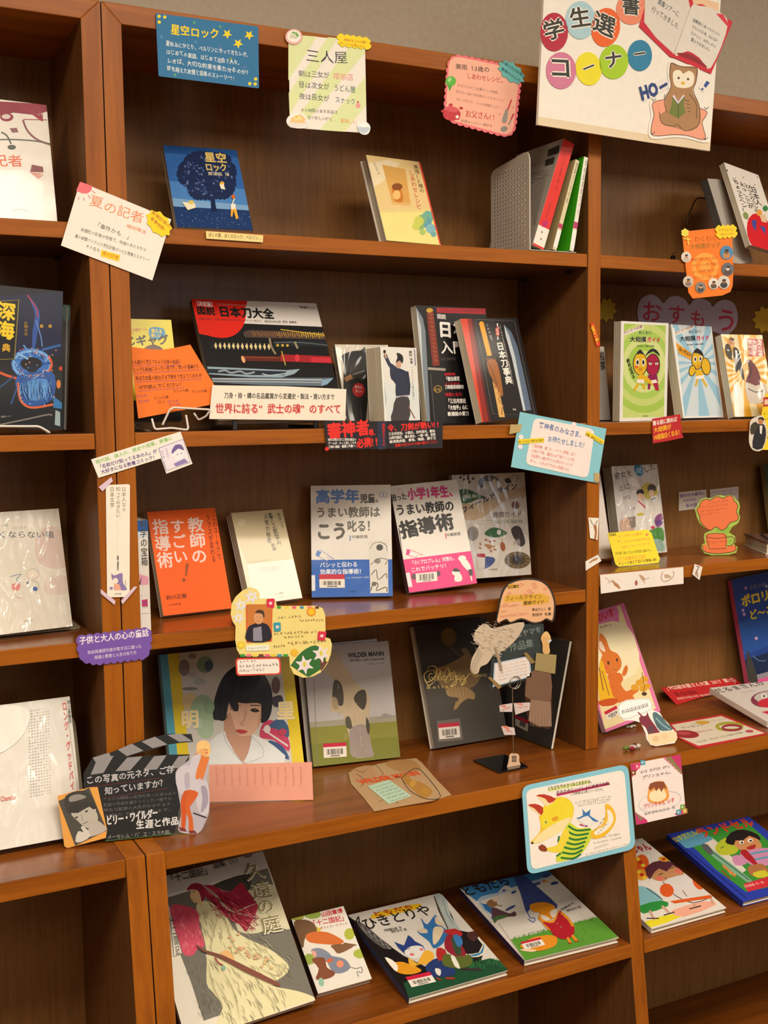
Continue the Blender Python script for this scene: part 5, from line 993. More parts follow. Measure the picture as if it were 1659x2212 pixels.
# ================================================================ third row
def a(A):
    A.v = 'L1'; A.full('#ddd6c6'); A.uv([(.72, .55), (1, .5), (1, .8), (.85, .85), (.72, .75)], '#d6c0b4', 3); A.uv([(.75, .3), (1, .28), (1, .42), (.8, .42)], '#d9c6ba', 3)
    A.t('大きくならない箱', -160, 565, 405, 562, 58, '#5f6468', .01, hand=.1); A.t('小川洋子', 95, 500, 200, 492, 26, '#8a8c8c'); A.t('ちいさな箱', -40, 480, 60, 475, 22, '#8a8c8c')
    A.p([(200, 800), (240, 795), (290, 830), (285, 870), (240, 880), (200, 850)], '#e6d8c4', 3); A.ln(ell_pts(245, 830, 45, 40), 3, '#8a9098', closed=True); A.ln([(75, 850), (110, 840), (160, 830), (120, 870), (150, 890)], 5, '#5a78a0', 3); A.e(262, 940, 18, 17, '#3c5a9c'); A.e(205, 895, 9, 9, '#5a6a7c'); A.p([(88, 905), (150, 900), (140, 950), (95, 950)], '#d8887a', 2); A.ln([(215, 880), (280, 890), (285, 940), (250, 990)], 3, '#9c9088', 3); A.ln([(110, 970), (120, 1000), (160, 1010)], 4, '#c88a7c', 3)
    A.t('新潮文庫', 185, 1188, 245, 1182, 14, '#7a746c')
book('hardcover_book', 'cream book in loose crinkled film, third shelf at the left edge', [None, (437, 345), (540, 1225), (-190, 1310)], Z3+.004, .02, a, 'L1', 'R', col='#d9d2c0', fin='crinkle', L0=.2, w0=.15, yaw0=0, sy=.2)
g0 = hit(vp('L1', (545, 1190)), np.array([0, 0, Z3]), np.array([0, 0, 1.]))
t_ = thing('bookend', 'plain beige metal bookend behind the crinkled film book', 'bookend', loc=(g0[0]-.14, g0[1]+.02, Z3+.0006))
bm = mat('cream_metal', '#b5a98c', rough=.45, coat=.3)
v, f = prism(round_poly([(0, 0), (.14, 0), (.133, .165), (0, .165)], .018), 0, .0016); v = [(x, y+z*.2, z) for x, y, z in v]; mesh_obj('upright_plate', v, f, bm, t_)
v, f = prism(round_poly([(-.02, -.085), (.14, -.085), (.14, .0), (-.02, .0)], .012), 0.0003, .0018); v = [(x, z, y) for x, y, z in v]; mesh_obj('base_plate', v, f, bm, t_)
# spine-out book beside the post
def a(A):
    A.uv([(0, .9), (1, .9), (1, 1), (0, 1)], '#2f62a8'); A.uv([(0, .84), (1, .84), (1, .9), (0, .9)], '#d8e0e8'); A.uv([(.05, .42), (.9, .42), (.9, .49), (.05, .52)], '#e9a8bc'); A.uv([(0, .44), (.3, .5), (.1, .42)], '#4a3436'); A.uv([(.2, .225), (.75, .225), (.75, .29), (.2, .285)], '#d03c86')
    A.v = 'L1'; A.t('科学の宝箱', 1068, 418, 1080, 770, 52, '#4a4a40', .02, vert=True); A.uv([(.02, .02), (.98, .02), (.98, .2), (.02, .2)], '#f1ece4', lay='spine_label'); A.ln([(1055, 1125), (1120, 1122)], 3, '#9a9288'); A.t('407', 1066, 1050, 1100, 1048, 16, '#6a645c', .02); A.t('カガ', 1064, 1082, 1105, 1080, 16, '#6a645c', .02); A.e(1060, 990, 5, 5, '#c8a8b0')
spine_book('paperback_book', 'slim book standing spine out against the left side of the third shelf', [(1018, 368), (1100, 358), (1126, 1190), (1050, 1196)], Z3, .14, .03, 'L1', '#ece6dc', '#c9c2b4', a)
def a(A):
    A.v = 'L1'; A.full('#f4620e')
    A.t('教師の', 1452, 402, 1492, 745, 118, '#f4d6cc', .03, vert=True); A.t('すごい', 1318, 412, 1352, 745, 108, '#f4d6cc', .03, vert=True); A.t('指導術', 1192, 410, 1240, 775, 118, '#f4d6cc', .03, vert=True)
    A.p([(1385, 745), (1410, 738), (1392, 835), (1380, 838)], '#9c4a28'); A.e(1371, 866, 13, 15, '#9c4a28')
    A.t('このユーモアで', 1588, 385, 1635, 715, 34, '#7a2408', .02, vert=True); A.t('クラスが変わる', 1545, 385, 1596, 735, 34, '#7a2408', .02, vert=True)
    A.t('鈴川正樹', 1240, 1018, 1395, 1003, 38, '#7a2c10', .03); A.t('小学館新書', 1250, 1065, 1350, 1055, 16, '#a83c18', .01)
book('paperback_book', 'bright orange paperback with white vertical title, third shelf', [(1103, 362), (1597, 338), (1738, 1086), (1215, 1140)], Z3, .015, a, 'L1', 'R', hard=False, col='#f4620e', fin='gloss', L0=.25, asp=1.45)
def a(A):
    A.v = 'L2'; A.full('#d8ceb0'); A.p([(120, 380), (560, 330), (645, 765), (275, 815)], '#cfbf96'); A.p([(275, 812), (648, 765), (780, 1100), (320, 1170)], '#e2dccb')
    A.t('教養としての認知科学入門', 455, 402, 535, 650, 36, '#4a453a', .03, vert=True); A.t('人気の秘密', 422, 408, 455, 640, 36, '#4a453a', .03, vert=True); A.t('増田ユキ', 520, 398, 562, 515, 26, '#5a5446', .01, vert=True); A.t('武術', 478, 640, 498, 700, 36, '#4a453a', .03, vert=True)
    A.ln([(290, 800), (465, 770)], 3, '#9c9070'); A.e(238, 485, 26, 30, '#dccfae'); 
    for i in range(3): A.t('そのまなざしの本を読むということ'[:14], 372, 848+i*14, 560, 830+i*14, 12, '#9a937e', res=1)
    A.t('ちくま新書', 505, 1072, 570, 1060, 16, '#6a6456', .01); A.t('111', 528, 1098, 560, 1092, 12, '#6a6456')
book('paperback_book', 'slim beige film covered book, third shelf behind the flower card', [(157, 416), (553, 368), (738, 1100), (300, 1150)], Z3, .02, a, 'L2', 'R', hard=False, col='#d8ceb0', sp='#c8bb96', fin='film', L0=.25, asp=1.6)
def a(A):
    A.v = 'L2'; A.full('#e4dfd6'); A.p([(700, 788), (1480, 786), (1480, 1100), (700, 1100)], '#2360b8')
    A.t('高学年', 835, 330, 1195, 328, 118, '#5c88cc', .06); A.t('児童、', 1200, 330, 1385, 328, 78, '#55524e', .05)
    A.t('うまい教師は', 835, 448, 1365, 446, 92, '#6b675f', .04); A.t('こう', 838, 628, 1095, 630, 150, '#5e5a52', .06); A.t('叱る！', 1095, 565, 1330, 562, 100, '#6b675f', .04)
    A.ln([(1118, 590), (1118, 635)], 7, '#3f6cb4'); A.t('中嶋郁雄', 1130, 618, 1262, 615, 30, '#7a756c', .02)
    A.p([(840, 740), (870, 705), (985, 780), (930, 770), (935, 800), (895, 780), (860, 770)], '#e4dfd6'); A.ln([(840, 740), (870, 705), (985, 780), (930, 765), (945, 800), (890, 780), (840, 740)], 4, '#3f6cb4'); A.p([(835, 750), (850, 710), (885, 725), (860, 765)], '#5c88cc')
    A.t('バシッと伝わる', 870, 852, 1180, 848, 46, '#e8ecf2', .03); A.t('効果的な指導術！', 872, 908, 1235, 905, 46, '#e8ecf2', .03); A.t('○○小学校学級担任必読書', 1085, 942, 1270, 938, 14, '#bccbe0', .01)
    A.p([(1270, 640), (1425, 630), (1427, 1058), (1282, 1060)], '#dcd8ce')
    A.e(1358, 690, 28, 26, '#4a4844'); A.ln([(1280, 700), (1320, 650), (1400, 660), (1420, 720)], 5, '#7a766c', 3); A.e(1340, 800, 26, 22, '#8a867c'); A.ln([(1285, 830), (1350, 780), (1420, 790), (1400, 830)], 6, '#6a665c', 3); A.ln([(1290, 910), (1330, 870), (1345, 950), (1410, 900), (1415, 940)], 7, '#5a564e', 3); A.ln([(1285, 1040), (1310, 975), (1345, 990), (1330, 1040), (1410, 1010), (1415, 1050)], 8, '#56534c', 3); A.e(1312, 985, 20, 18, '#6a665c'); A.ln([(1360, 640), (1420, 680)], 4, '#8a867c')
    A.ln(ell_pts(1375, 260, 18, 20), 4, '#8fa4d0', closed=True); A.ln(ell_pts(1402, 262, 16, 22), 4, '#8fa4d0', closed=True)
    A.barcode((865, 905), (1072, 905), (868, 1015)); A.t('小学館', 1100, 1052, 1165, 1050, 12, '#16325c')
    A.p([(800, 912), (832, 912), (834, 1038), (804, 1040)], '#dfe3e8')
book('paperback_book', 'white and blue teaching book with grey title, upright on the third shelf', [(795, 183), (1448, 180), (1464, 1083), (805, 1092)], Z3, .016, a, 'L2', 'L', hard=False, col='#e4dfd6', sp='#2c4a7c', fin='film', L0=.12)
def a(A):
    A.v = 'L3'; A.full('#e7e1d6'); A.p([(220, 850), (860, 765), (920, 1070), (280, 1150)], '#e0237a')
    A.t('困った', 185, 385, 305, 368, 56, '#26221f', .04); A.t('小学1年生、', 312, 372, 705, 335, 96, '#d83a86', .06)
    A.t('うまい教師の', 215, 495, 680, 448, 92, '#2b2724', .05); A.t('指導術', 252, 680, 688, 592, 150, '#24211e', .06); A.ln([(603, 625), (612, 672)], 8, '#d8305c'); A.t('中嶋郁雄', 615, 655, 732, 640, 30, '#4a443e', .02)
    A.p([(285, 800), (300, 760), (415, 805), (375, 815), (370, 830), (320, 815)], '#efe4e0'); A.ln([(285, 800), (305, 758), (420, 805), (370, 810), (372, 830), (320, 815), (285, 800)], 4, '#d8305c'); A.p([(282, 805), (290, 755), (320, 770), (305, 810)], '#d83a86')
    A.t('「小1プロブレム」対策も、', 318, 895, 705, 850, 42, '#f2dfe4', .03); A.t('これでバッチリ！', 322, 955, 640, 912, 42, '#f2dfe4', .03)
    A.e(345, 992, 22, 26, '#5a3844'); A.e(545, 965, 22, 24, '#5a3844'); A.barcode((358, 965), (535, 948), (362, 1045), red=0)
    A.e(697, 955, 34, 30, '#f0e4dc'); A.p([(665, 945), (690, 918), (730, 935), (725, 950)], '#2c2224', 2); A.p([(690, 980), (740, 970), (750, 1030), (690, 1035)], '#f0e4dc', 2); A.e(748, 835, 34, 26, '#efe8e0'); A.p([(725, 850), (790, 850), (830, 930), (790, 935)], '#efe8e0', 2); A.p([(802, 930), (838, 925), (842, 985), (815, 985)], '#3c3436'); A.ln([(825, 985), (835, 1030)], 12, '#efe0d8')
    A.p([(262, 962), (308, 955), (330, 1080), (292, 1085)], '#ecd9dd'); A.ln([(232, 590), (245, 850)], 9, '#3a3030'); A.ln(ell_pts(250, 305, 17, 20), 4, '#d88a9c', closed=True)
book('paperback_book', 'white and pink teaching book, right of the blue one on the third shelf', [(172, 268), (690, 206), (883, 1052), (302, 1133)], Z3, .016, a, 'L3', 'L', hard=False, col='#e7e1d6', sp='#5a4048', fin='film', L0=.2, sr=.05)
def a(A):
    A.v = 'L3'; A.full('#cfc8be'); A.p([(760, 600), (900, 590), (1010, 500), (1130, 420), (1290, 390), (1290, 300), (1180, 320), (1060, 370), (940, 440), (820, 480), (740, 460)], '#bfa682', 3)
    A.p([(640, 400), (730, 345), (800, 350), (870, 385), (935, 412), (860, 430), (790, 465), (730, 460)], '#2f5f34', 3); A.t('哺乳類の', 745, 425, 890, 415, 34, '#cfd8c0', .03); A.t('フィールド', 745, 560, 1025, 405, 62, '#3a3430', .06); A.t('サイン', 1030, 380, 1210, 320, 66, '#3a3430', .06); A.t('観察ガイド', 988, 588, 1240, 570, 54, '#6a5a52', .02); A.ln([(905, 605), (1240, 600)], 4, '#8faa7c'); A.t('熊谷さとし 著　安田守 写真', 1010, 632, 1240, 622, 20, '#5f5850', .01)
    for x, y in ((745, 212), (775, 225), (715, 240), (745, 255), (820, 245), (790, 278), (778, 250)): A.e(x, y, 11, 15, '#45464c', 20)
    A.p([(865, 290), (880, 245), (940, 212), (1010, 215), (1040, 250), (1000, 262), (940, 270), (900, 325), (880, 320)], '#4c4640', 3); A.p([(900, 300), (920, 265), (950, 265), (930, 300)], '#b8b0a4', 2); A.e(965, 235, 40, 12, '#7a6e60')
    A.p([(1090, 240), (1130, 225), (1150, 265), (1110, 275)], '#3c3a3c', 3); A.ln([(1130, 230), (1180, 190), (1215, 210), (1190, 250)], 4, '#5a5450', 3); A.e(1182, 470, 34, 36, '#7a4a34'); A.e(1182, 470, 16, 17, '#54301f'); A.e(835, 715, 44, 58, '#86807a')
    A.p([(925, 715), (970, 672), (1020, 665), (1070, 680), (1110, 710), (1050, 740), (980, 742)], '#2f5f34', 3); A.e(1042, 702, 16, 20, '#e8e4da'); A.ln([(1036, 690), (1048, 715)], 3, '#3c5a34')
    A.p([(1140, 680), (1180, 648), (1220, 660), (1250, 730), (1255, 790), (1215, 815), (1180, 760), (1165, 750)], '#3a302a', 3); A.p([(1195, 750), (1215, 770), (1205, 810), (1185, 790)], '#8a8a90', 2); A.ln([(1165, 800), (1180, 760)], 5, '#6a4a34'); A.ln([(1250, 655), (1255, 710), (1280, 715)], 4, '#7a7468')
    for x, y, a_ in ((940, 765, 20), (970, 778, 60), (1005, 772, 10), (895, 797, 80), (1010, 840, 10), (895, 828, 30), (980, 850, 60), (965, 828, 0)): A.e(x, y, 13, 7, '#9c5a3a', a_)
    A.p([(925, 800), (960, 800), (1015, 815), (960, 830)], '#a8784a', 2); A.e(1073, 815, 20, 38, '#9c5434', -10); A.ln([(1068, 780), (1064, 755)], 4, '#9c5434')
    A.e(1190, 920, 104, 66, '#6a5a3a', 0); A.e(1186, 918, 70, 42, '#4a3c24'); A.e(1183, 920, 34, 30, '#1f1810')
    for i in range(26): t = i/26*6.28; A.ln([(1190+60*math.cos(t), 920+38*math.sin(t)), (1190+100*math.cos(t+.1), 920+62*math.sin(t+.1))], 4, ('#8a7848', '#54462a')[i % 2])
    A.p([(935, 895), (1000, 900), (1010, 930), (960, 975), (915, 980), (935, 940)], '#3a4c84', 3); A.p([(870, 870), (932, 872), (938, 900), (870, 895)], '#a82438'); A.p([(870, 900), (935, 900), (932, 980), (880, 985)], '#d2ccc4'); A.t('文一総合出版', 960, 998, 1030, 995, 14, '#5f5850')
    A.p([(980, 250), (1010, 240), (1050, 450), (1035, 455)], '#e0dcd4')
book('paperback_book', 'wildlife field sign guide with leaf shapes, right end of the third shelf', [(640, 222), (1270, 163), (1298, 1030), (742, 1062)], Z3+.010, .016, a, 'L3', 'L', hard=False, col='#cfc8be', fin='wrap', L0=.1, sL=.1, yb=.16, syb=.006)
# hanging flower card
outl = [(145, 1235), (152, 1150), (185, 1090), (240, 1040), (300, 1012), (360, 1030), (380, 1060), (380, 1105), (490, 1103), (512, 1125), (522, 1165), (850, 1163), (895, 1185), (915, 1240), (918, 1420), (955, 1432), (970, 1480), (960, 1560), (930, 1640), (880, 1705), (810, 1740), (735, 1750), (660, 1720), (628, 1660), (622, 1575), (225, 1572), (195, 1520), (182, 1440), (185, 1330), (160, 1290)]
def a(A):
    A.v = 'L2'; cs = ['#3f9c34', '#e87a84', '#e8d44a', '#6a3a24', '#e8607c', '#e0c83c', '#4a94ae']
    for i in range(12): A.p([(522+i*31, 1166), (553+i*31, 1166), (553+i*31, 1188), (522+i*31, 1188)], cs[i % 7]) if i % 2 == 0 else None
    for i in range(8): A.p([(222+i*50, 1557), (262+i*50, 1557), (262+i*50, 1578), (222+i*50, 1578)], cs[i % 7])
    A.p([(640, 1655), (640, 1640), (720, 1540), (830, 1485), (900, 1540), (920, 1620), (890, 1670), (800, 1730), (760, 1735)], '#2f6b30', 3); A.p([(870, 1600), (935, 1620), (880, 1700)], '#6a4034')
    for cx, cy, s in ((745, 1645, 78), (880, 1555, 75)): A.p(smooth(burst(cx, cy, s, s, 6, 20, .5), 3), '#eadde0'); A.e(cx, cy-5, 14, 22, '#d8d04a')
    for cx, cy, s in ((315, 1090, 66), (228, 1160, 62), (208, 1262, 56)): A.p(smooth(burst(cx, cy, s, s*.95, 6, 15, .48), 3), '#e2e0e6'); A.e(cx, cy, 13, 15, '#e9dc8c')
    A.scrib(525, 1275, 725, 1262, 26, '#7a6034', 7); A.scrib(705, 1300, 900, 1290, 26, '#7a6034', 9); A.scrib(490, 1405, 850, 1385, 26, '#7a6034', 13); A.scrib(580, 1432, 740, 1425, 26, '#7a6034', 6); A.scrib(492, 1508, 590, 1500, 24, '#5a5034', 5); A.scrib(610, 1485, 935, 1462, 30, '#7a6034', 11)
    A.e(800, 1212, 30, 28, '#f0b41e'); A.p(burst(800, 1212, 42, 40, 9, 0, .8), '#e8902c'); A.e(800, 1212, 26, 25, '#f4c41e'); A.p(burst(228, 1482, 36, 34, 9, 0, .8), '#e8c42c'); A.p(burst(662, 1545, 34, 34, 9, 0, .8), '#ecb82c'); A.e(228, 1482, 18, 17, '#f2dc4a')
r, f2 = card('flower_card', 'yellow card with white lilies and a small portrait, hanging from the third shelf', front(-.003), [vp('L2', p) for p in outl], '#ecd985', a, T=.0008)
def b(A):
    A.p([(275, 1150), (475, 1150), (470, 1440), (280, 1455)], '#c97a34'); A.p([(280, 1345), (330, 1310), (390, 1300), (455, 1330), (465, 1445), (275, 1450)], '#1f1c2a', 3); A.p([(325, 1345), (392, 1330), (400, 1448), (325, 1448)], '#8f8c9c'); A.e(370, 1258, 40, 55, '#d89a68'); A.p([(338, 1225), (360, 1198), (405, 1200), (418, 1240), (408, 1265), (398, 1230), (350, 1222)], '#4a3424', 3); A.e(355, 1252, 3, 3, '#3a241a'); A.e(385, 1255, 3, 3, '#3a241a'); A.ln([(350, 1285), (380, 1288)], 3, '#9c5434')
piece(r, f2, 'portrait_photo', round_poly([(268, 1155), (482, 1148), (478, 1452), (272, 1462)], 8, 2), '#e2561c', 'L2', -.0012, art=b, label='small portrait photo of a man in a dark jacket', words='print')
piece(r, f2, 'name_label', [(270, 1490), (455, 1480), (455, 1525), (272, 1532)], '#eef0dc', 'L2', -.0010, art=lambda A: A.scrib(285, 1520, 440, 1510, 18, '#7a9a5c', 9))
for P, c in (([(440, 1110), (498, 1106), (492, 1178), (436, 1172)], '#d8284c'), ([(495, 1302), (545, 1300), (548, 1365), (500, 1370)], '#2f9cb0'), ([(858, 1372), (920, 1376), (905, 1445), (852, 1438)], '#d8304c')): piece(r, f2, 'stamp_sticker', scallop(P, 14, 4), c, 'L2', -.0014, art=lambda A, P=P: A.e(sum(p[0] for p in P)/4, sum(p[1] for p in P)/4, 14, 13, '#eccfd4'))
piece(r, f2, 'speech_label', round_poly([(182, 1590), (548, 1582), (555, 1722), (190, 1735)], 30, 4), '#d8442c', 'L2', -.0006, art=lambda A: (A.p(round_poly([(195, 1602), (536, 1594), (542, 1712), (202, 1722)], 24, 3), '#f1e8de'), A.scrib(215, 1632, 360, 1624, 26, '#4a4034', 5), A.scrib(212, 1672, 535, 1655, 28, '#4a4034', 12), A.scrib(215, 1706, 430, 1694, 24, '#4a4034', 8)), label='white speech label with red rim')
# ---- third row, right bay
def a(A): A.full('#ddd4cc'); A.v = 'L4'; A.ln([(290, 160), (380, 830)], 4, '#c9a8a0')
book('picture_book', 'white book partly hidden by the right post, third shelf of the right bay', [None, (288, 150), (385, 828), None], Z3R, .006, a, 'L4', 'L', hard=True, col='#ddd4cc', fin='gloss', L0=.25, sL=.1, w0=.11, h0=.17, yaw0=0, sy=.05, yb=.09, syb=.01)
def a(A):
    A.v = 'L4'; A.full('#d0ccc8'); A.t('彼女を', 408, 215, 560, 180, 62, '#35383c', .01, hand=.1); A.t('した', 655, 165, 745, 130, 62, '#35383c', .01, hand=.1); A.t('まに', 440, 315, 540, 290, 56, '#35383c', .01, hand=.1); A.t('けな', 480, 385, 545, 372, 40, '#45484c', .01, hand=.2); A.t('たち', 520, 470, 590, 462, 30, '#45484c', .01, hand=.2)
    A.p([(570, 100), (625, 95), (645, 150), (625, 185), (580, 165)], '#2f7ca8', 3); A.t('愛', 588, 165, 635, 160, 48, '#a8cce0', .02)
    A.p([(625, 280), (680, 240), (750, 270), (760, 330), (700, 380), (640, 340)], '#b8a83a', 3); A.p([(585, 410), (680, 390), (720, 520), (700, 620), (580, 618)], '#e2ddd6', 3); A.e(620, 318, 32, 28, '#2c2426'); A.p([(598, 330), (640, 328), (655, 375), (610, 378)], '#e0b89c', 2); A.e(712, 285, 36, 34, '#3a3030'); A.p([(692, 300), (730, 305), (722, 355), (695, 350)], '#e3c0a6', 2)
    A.p([(690, 370), (760, 350), (790, 440), (760, 540), (700, 500)], '#e4ddd4', 3); A.ln([(700, 380), (745, 360)], 8, '#6a94b8'); A.ln([(600, 385), (660, 440)], 12, '#cc4060'); A.p([(745, 510), (790, 490), (800, 560), (760, 600), (735, 560)], '#8a4a84', 3); A.t('WW', 745, 585, 800, 570, 40, '#4a3a84', .04); A.ln([(590, 495), (650, 495)], 4, '#5a5a3c')
    A.p([(590, 490), (640, 480), (650, 500), (600, 510)], '#cdb83a'); A.p([(690, 630), (790, 600), (810, 690), (780, 720), (700, 700)], '#4a8a3c', 3); A.p([(720, 700), (790, 700), (815, 780), (740, 780)], '#8fb0a0', 3); A.p([(450, 560), (500, 520), (560, 540), (560, 640), (460, 640)], '#c9a892', 3); A.p([(520, 520), (580, 510), (580, 600), (540, 610)], '#8c8078'); A.e(720, 600, 18, 12, '#c8385c')
    A.p([(515, 215), (560, 195), (600, 230), (610, 280), (540, 250)], '#f2efe8', 2)
book('paperback_book', 'crumpled film book with two drawn figures, behind the bright yellow card', [(378, 100), (757, 90), (835, 795), (462, 845)], Z3R, .026, a, 'L4', 'R', hard=False, col='#d0ccc8', fin='crinkle', L0=.2, yb=.05, asp=1.45)
def standing(name, label, poly, zs, y, L, yaw, view, col, art=None, T=.0008, cat='card', part='sheet', words='handwriting', fin='paper', prop=True):
    """a card cutout standing on a shelf, its lowest point on the board at depth y, leaning back by L"""
    r, u = lean_axes(yaw, L); q = [vp(view, p) for p in poly]; lowest = max(q, key=lambda p: p[1])
    o = hit(lowest, np.array([0, y, 0]), np.array([0, 1., 0])); o[2] = zs+.0008; k = hit(lowest, np.array([0, 0, zs+.0008]), np.array([0, 0, 1.]))
    if y is None: o = k
    fr = Frame(o, r, u); root, f2 = card(name, label, fr, q, col, art if art is None else (lambda A: (setattr(A, 'v', view), art(A))), 'P', T, fin, cat, words, part)
    return root, f2
def floor_pt(v, p, z): return hit(vp(v, p), np.array([0, 0, z]), np.array([0, 0, 1.]))
def standing2(name, label, poly, base, zs, L, view, col, art=None, **k):
    """as above, with its base line given by two points on the board"""
    a, b = floor_pt(view, base[0], zs+.0008), floor_pt(view, base[1], zs+.0008); yaw = math.atan2(b[1]-a[1], b[0]-a[0]); yaw = max(-.6, min(.6, yaw)); r, u = lean_axes(yaw, L)
    fr = Frame(a, r, u); LOG.append((label[:40], 'stand yaw', round(math.degrees(yaw)), np.round(a, 3)))
    root, f2 = card(name, label, fr, [vp(view, p) for p in poly], col, (lambda A: (setattr(A, 'v', view), art(A))) if art else None, 'P', k.get('T', .0008), k.get('fin', 'paper'), k.get('cat', 'card'), k.get('words', 'handwriting'), k.get('part', 'sheet'))
    root.location.z += max(0, zs+.0012-min(hit(vp(view, p), fr.o, fr.n)[2] for p in poly))+k.get('lift', 0)
    return root, f2
def strut(root, f2, h=.06, w=.01, x=.03, L=.3):
    """folded paper foot behind a standing card"""
    v, f = box(x, x+w, .0008, .0012, 0, h); v = [(a, b+(h-c)*L, max(c, (b+(h-c)*L)*.55)) for a, b, c in v]; mesh_obj('paper_foot', v, f, M_('paper'), root, ['#d9d2c4']*len(f))
def a(A):
    A.t('【時給】', 352, 682, 432, 670, 26, '#6a5a10', .02); A.t('いっぱいの愛を', 440, 690, 640, 665, 26, '#e08a3c', hand=.3); A.t('この人の作品は好き', 455, 735, 700, 705, 24, '#e08a3c', hand=.3); A.t('読んでいただき', 470, 775, 700, 745, 24, '#e8a03c', hand=.3)
    A.t('【中身】読んでおけば何度も読みたい', 405, 832, 715, 800, 26, '#6a5a10', hand=.3); A.t('いつか読みたい本', 440, 880, 650, 855, 24, '#e0622c', hand=.2); A.ln(round_poly([(430, 852), (655, 828), (660, 862), (435, 890)], 10, 3), 3, '#e8843c', closed=True); A.t('ちょっと笑えて泣ける青春小説', 440, 915, 750, 878, 26, '#5a4c10', .01, hand=.2)
    A.p([(662, 650), (672, 660), (682, 648), (680, 668), (668, 675), (658, 662)], '#e8705c'); A.p([(425, 705), (435, 715), (447, 705), (440, 728)], '#e8705c')
r, f2 = standing2('caption_card', 'bright yellow handwritten card with cut corners, standing in the right bay', [(350, 662), (362, 648), (672, 620), (708, 648), (777, 862), (765, 892), (440, 924), (415, 905)], ((440, 924), (765, 892)), Z3R, .3, 'L4', '#edd723', a); strut(r, f2, .05, .012, .05, .6)
def a(A): A.v = 'L4'; A.t('彼女の大都市に', 938, 360, 1150, 335, 30, '#6a4a94', .03); A.t('ささやかに', 965, 398, 1075, 385, 26, '#6a4a94', .03); A.t('私の恋', 990, 440, 1080, 432, 32, '#6a4a94', .03)
card('caption_note', 'left one of two small notes with purple print on the third back panel', FB, [vp('L4', p) for p in ((932, 315), (1155, 293), (1160, 440), (930, 468))], '#d9ccc0', a, words='lettering')
def a(A): A.v = 'L4'; A.t('人生にいろいろあって', 1192, 330, 1410, 300, 22, '#9a84b0', .01); A.t('それでも毎日は続いて', 1192, 360, 1405, 335, 22, '#9a84b0', .01); A.t('いく。', 1195, 392, 1240, 388, 22, '#9a84b0')
card('caption_note', 'small note with faint purple lines just above the coffee cup card', FB, [vp('L4', p) for p in ((1187, 293), (1418, 268), (1418, 385), (1185, 410))], '#d9ccc0', a, words='lettering')
cup = [(1140, 660), (1150, 655), (1165, 645), (1200, 632), (1140, 610), (1098, 570), (1080, 530), (1062, 460), (1085, 425), (1105, 385), (1150, 365), (1195, 372), (1230, 350), (1275, 345), (1310, 352), (1345, 340), (1385, 358), (1400, 385), (1422, 400), (1430, 440), (1420, 490), (1432, 530), (1415, 575), (1365, 605), (1340, 650), (1390, 680), (1392, 730), (1380, 745), (1412, 770), (1400, 815), (1340, 832), (1200, 835), (1140, 820), (1113, 780), (1120, 750), (1145, 735), (1135, 690)]
def a(A):
    o_, dk = '#e8743c', '#5c2f16'
    c = [(1150, 610), (1105, 560), (1100, 520), (1078, 465), (1098, 440), (1115, 395), (1165, 378), (1190, 390), (1225, 362), (1262, 360), (1290, 372), (1335, 350), (1370, 358), (1382, 395), (1400, 405), (1412, 440), (1400, 480), (1418, 525), (1400, 555), (1350, 570), (1320, 610), (1280, 632), (1235, 605), (1190, 632)]
    A.p([(1230, 640), (1240, 610), (1350, 600), (1340, 650), (1320, 660)], '#8db83c'); A.p(c, o_, 3); A.ln(c, 6, dk, 3, closed=True)
    A.p([(1150, 680), (1180, 660), (1270, 655), (1318, 672), (1315, 780), (1180, 785)], o_, 2); A.p([(1128, 755), (1160, 750), (1180, 785), (1315, 780), (1330, 760), (1385, 755), (1398, 790), (1350, 815), (1200, 822), (1140, 800)], o_, 2); A.ln([(1155, 675), (1180, 785), (1314, 780), (1318, 675)], 6, dk); A.ln(ell_pts(1237, 678, 82, 20), 5, dk, closed=True); A.ln([(1320, 690), (1360, 685), (1382, 700), (1378, 740), (1345, 760), (1322, 755)], 6, dk, 3); A.e(1350, 722, 16, 18, '#8db83c'); A.ln([(1128, 755), (1122, 780), (1150, 810), (1240, 822), (1350, 812), (1398, 790), (1390, 755)], 6, dk, 3)
    for i in range(4): A.scrib(1170 if i == 0 else 1100, 425+i*32, 1340 if i < 3 else 1260, 395+i*34, 20, '#c2461c', 10)
    A.scrib(1175, 745, 1305, 730, 20, '#c2461c', 6); A.scrib(1190, 808, 1310, 800, 14, '#c2461c', 7)
r, f2 = standing2('cup_card', 'orange coffee cup and steam cloud cutout edged in green, standing in the right bay', cup, ((1140, 830), (1400, 828)), Z3R, .12, 'L4', '#a4c24a', a); strut(r, f2, .05, .012, .05, .7)
# book lying aslant at the right edge
fr = None
def lying(name, label, quad, zs, T, art, view, spine, tilt_free=True, **k):
    return book(name, label, quad, zs, T, art, view, spine, L0=k.pop('L0', 1.3), sL=k.pop('sL', .4), sr=k.pop('sr', .08), **k)
def a(A): A.full('#4a3630'); A.v = 'L4'; A.p([(1430, 540), (1560, 540), (1659, 600), (1659, 740), (1500, 650)], '#6a4c40', 3); A.ln([(1450, 560), (1659, 700)], 20, '#33262a', 3); A.ln([(1540, 540), (1659, 640)], 16, '#8a6a54', 3); A.ln([(1480, 620), (1640, 735)], 10, '#7a5c4a', 2)
lying('hardcover_book', 'dark brown picture covered book lying aslant, right edge of the third shelf', [(1430, 525), None, (1650, 742), (1342, 640)], Z3R, .026, a, 'L4', 'R', col='#4a3630', fin='gloss', w0=.14, h0=.17, yaw0=-.9, sy=.5, yb=.1, L0=1.45, sL=.08) if 0 else None
fr_ = Frame(floor_pt('L4', (1640, 826), Z3R)+np.array([0, 0, .024]), (0.55, -.83, 0), (.83, .55, .0)) if 0 else None
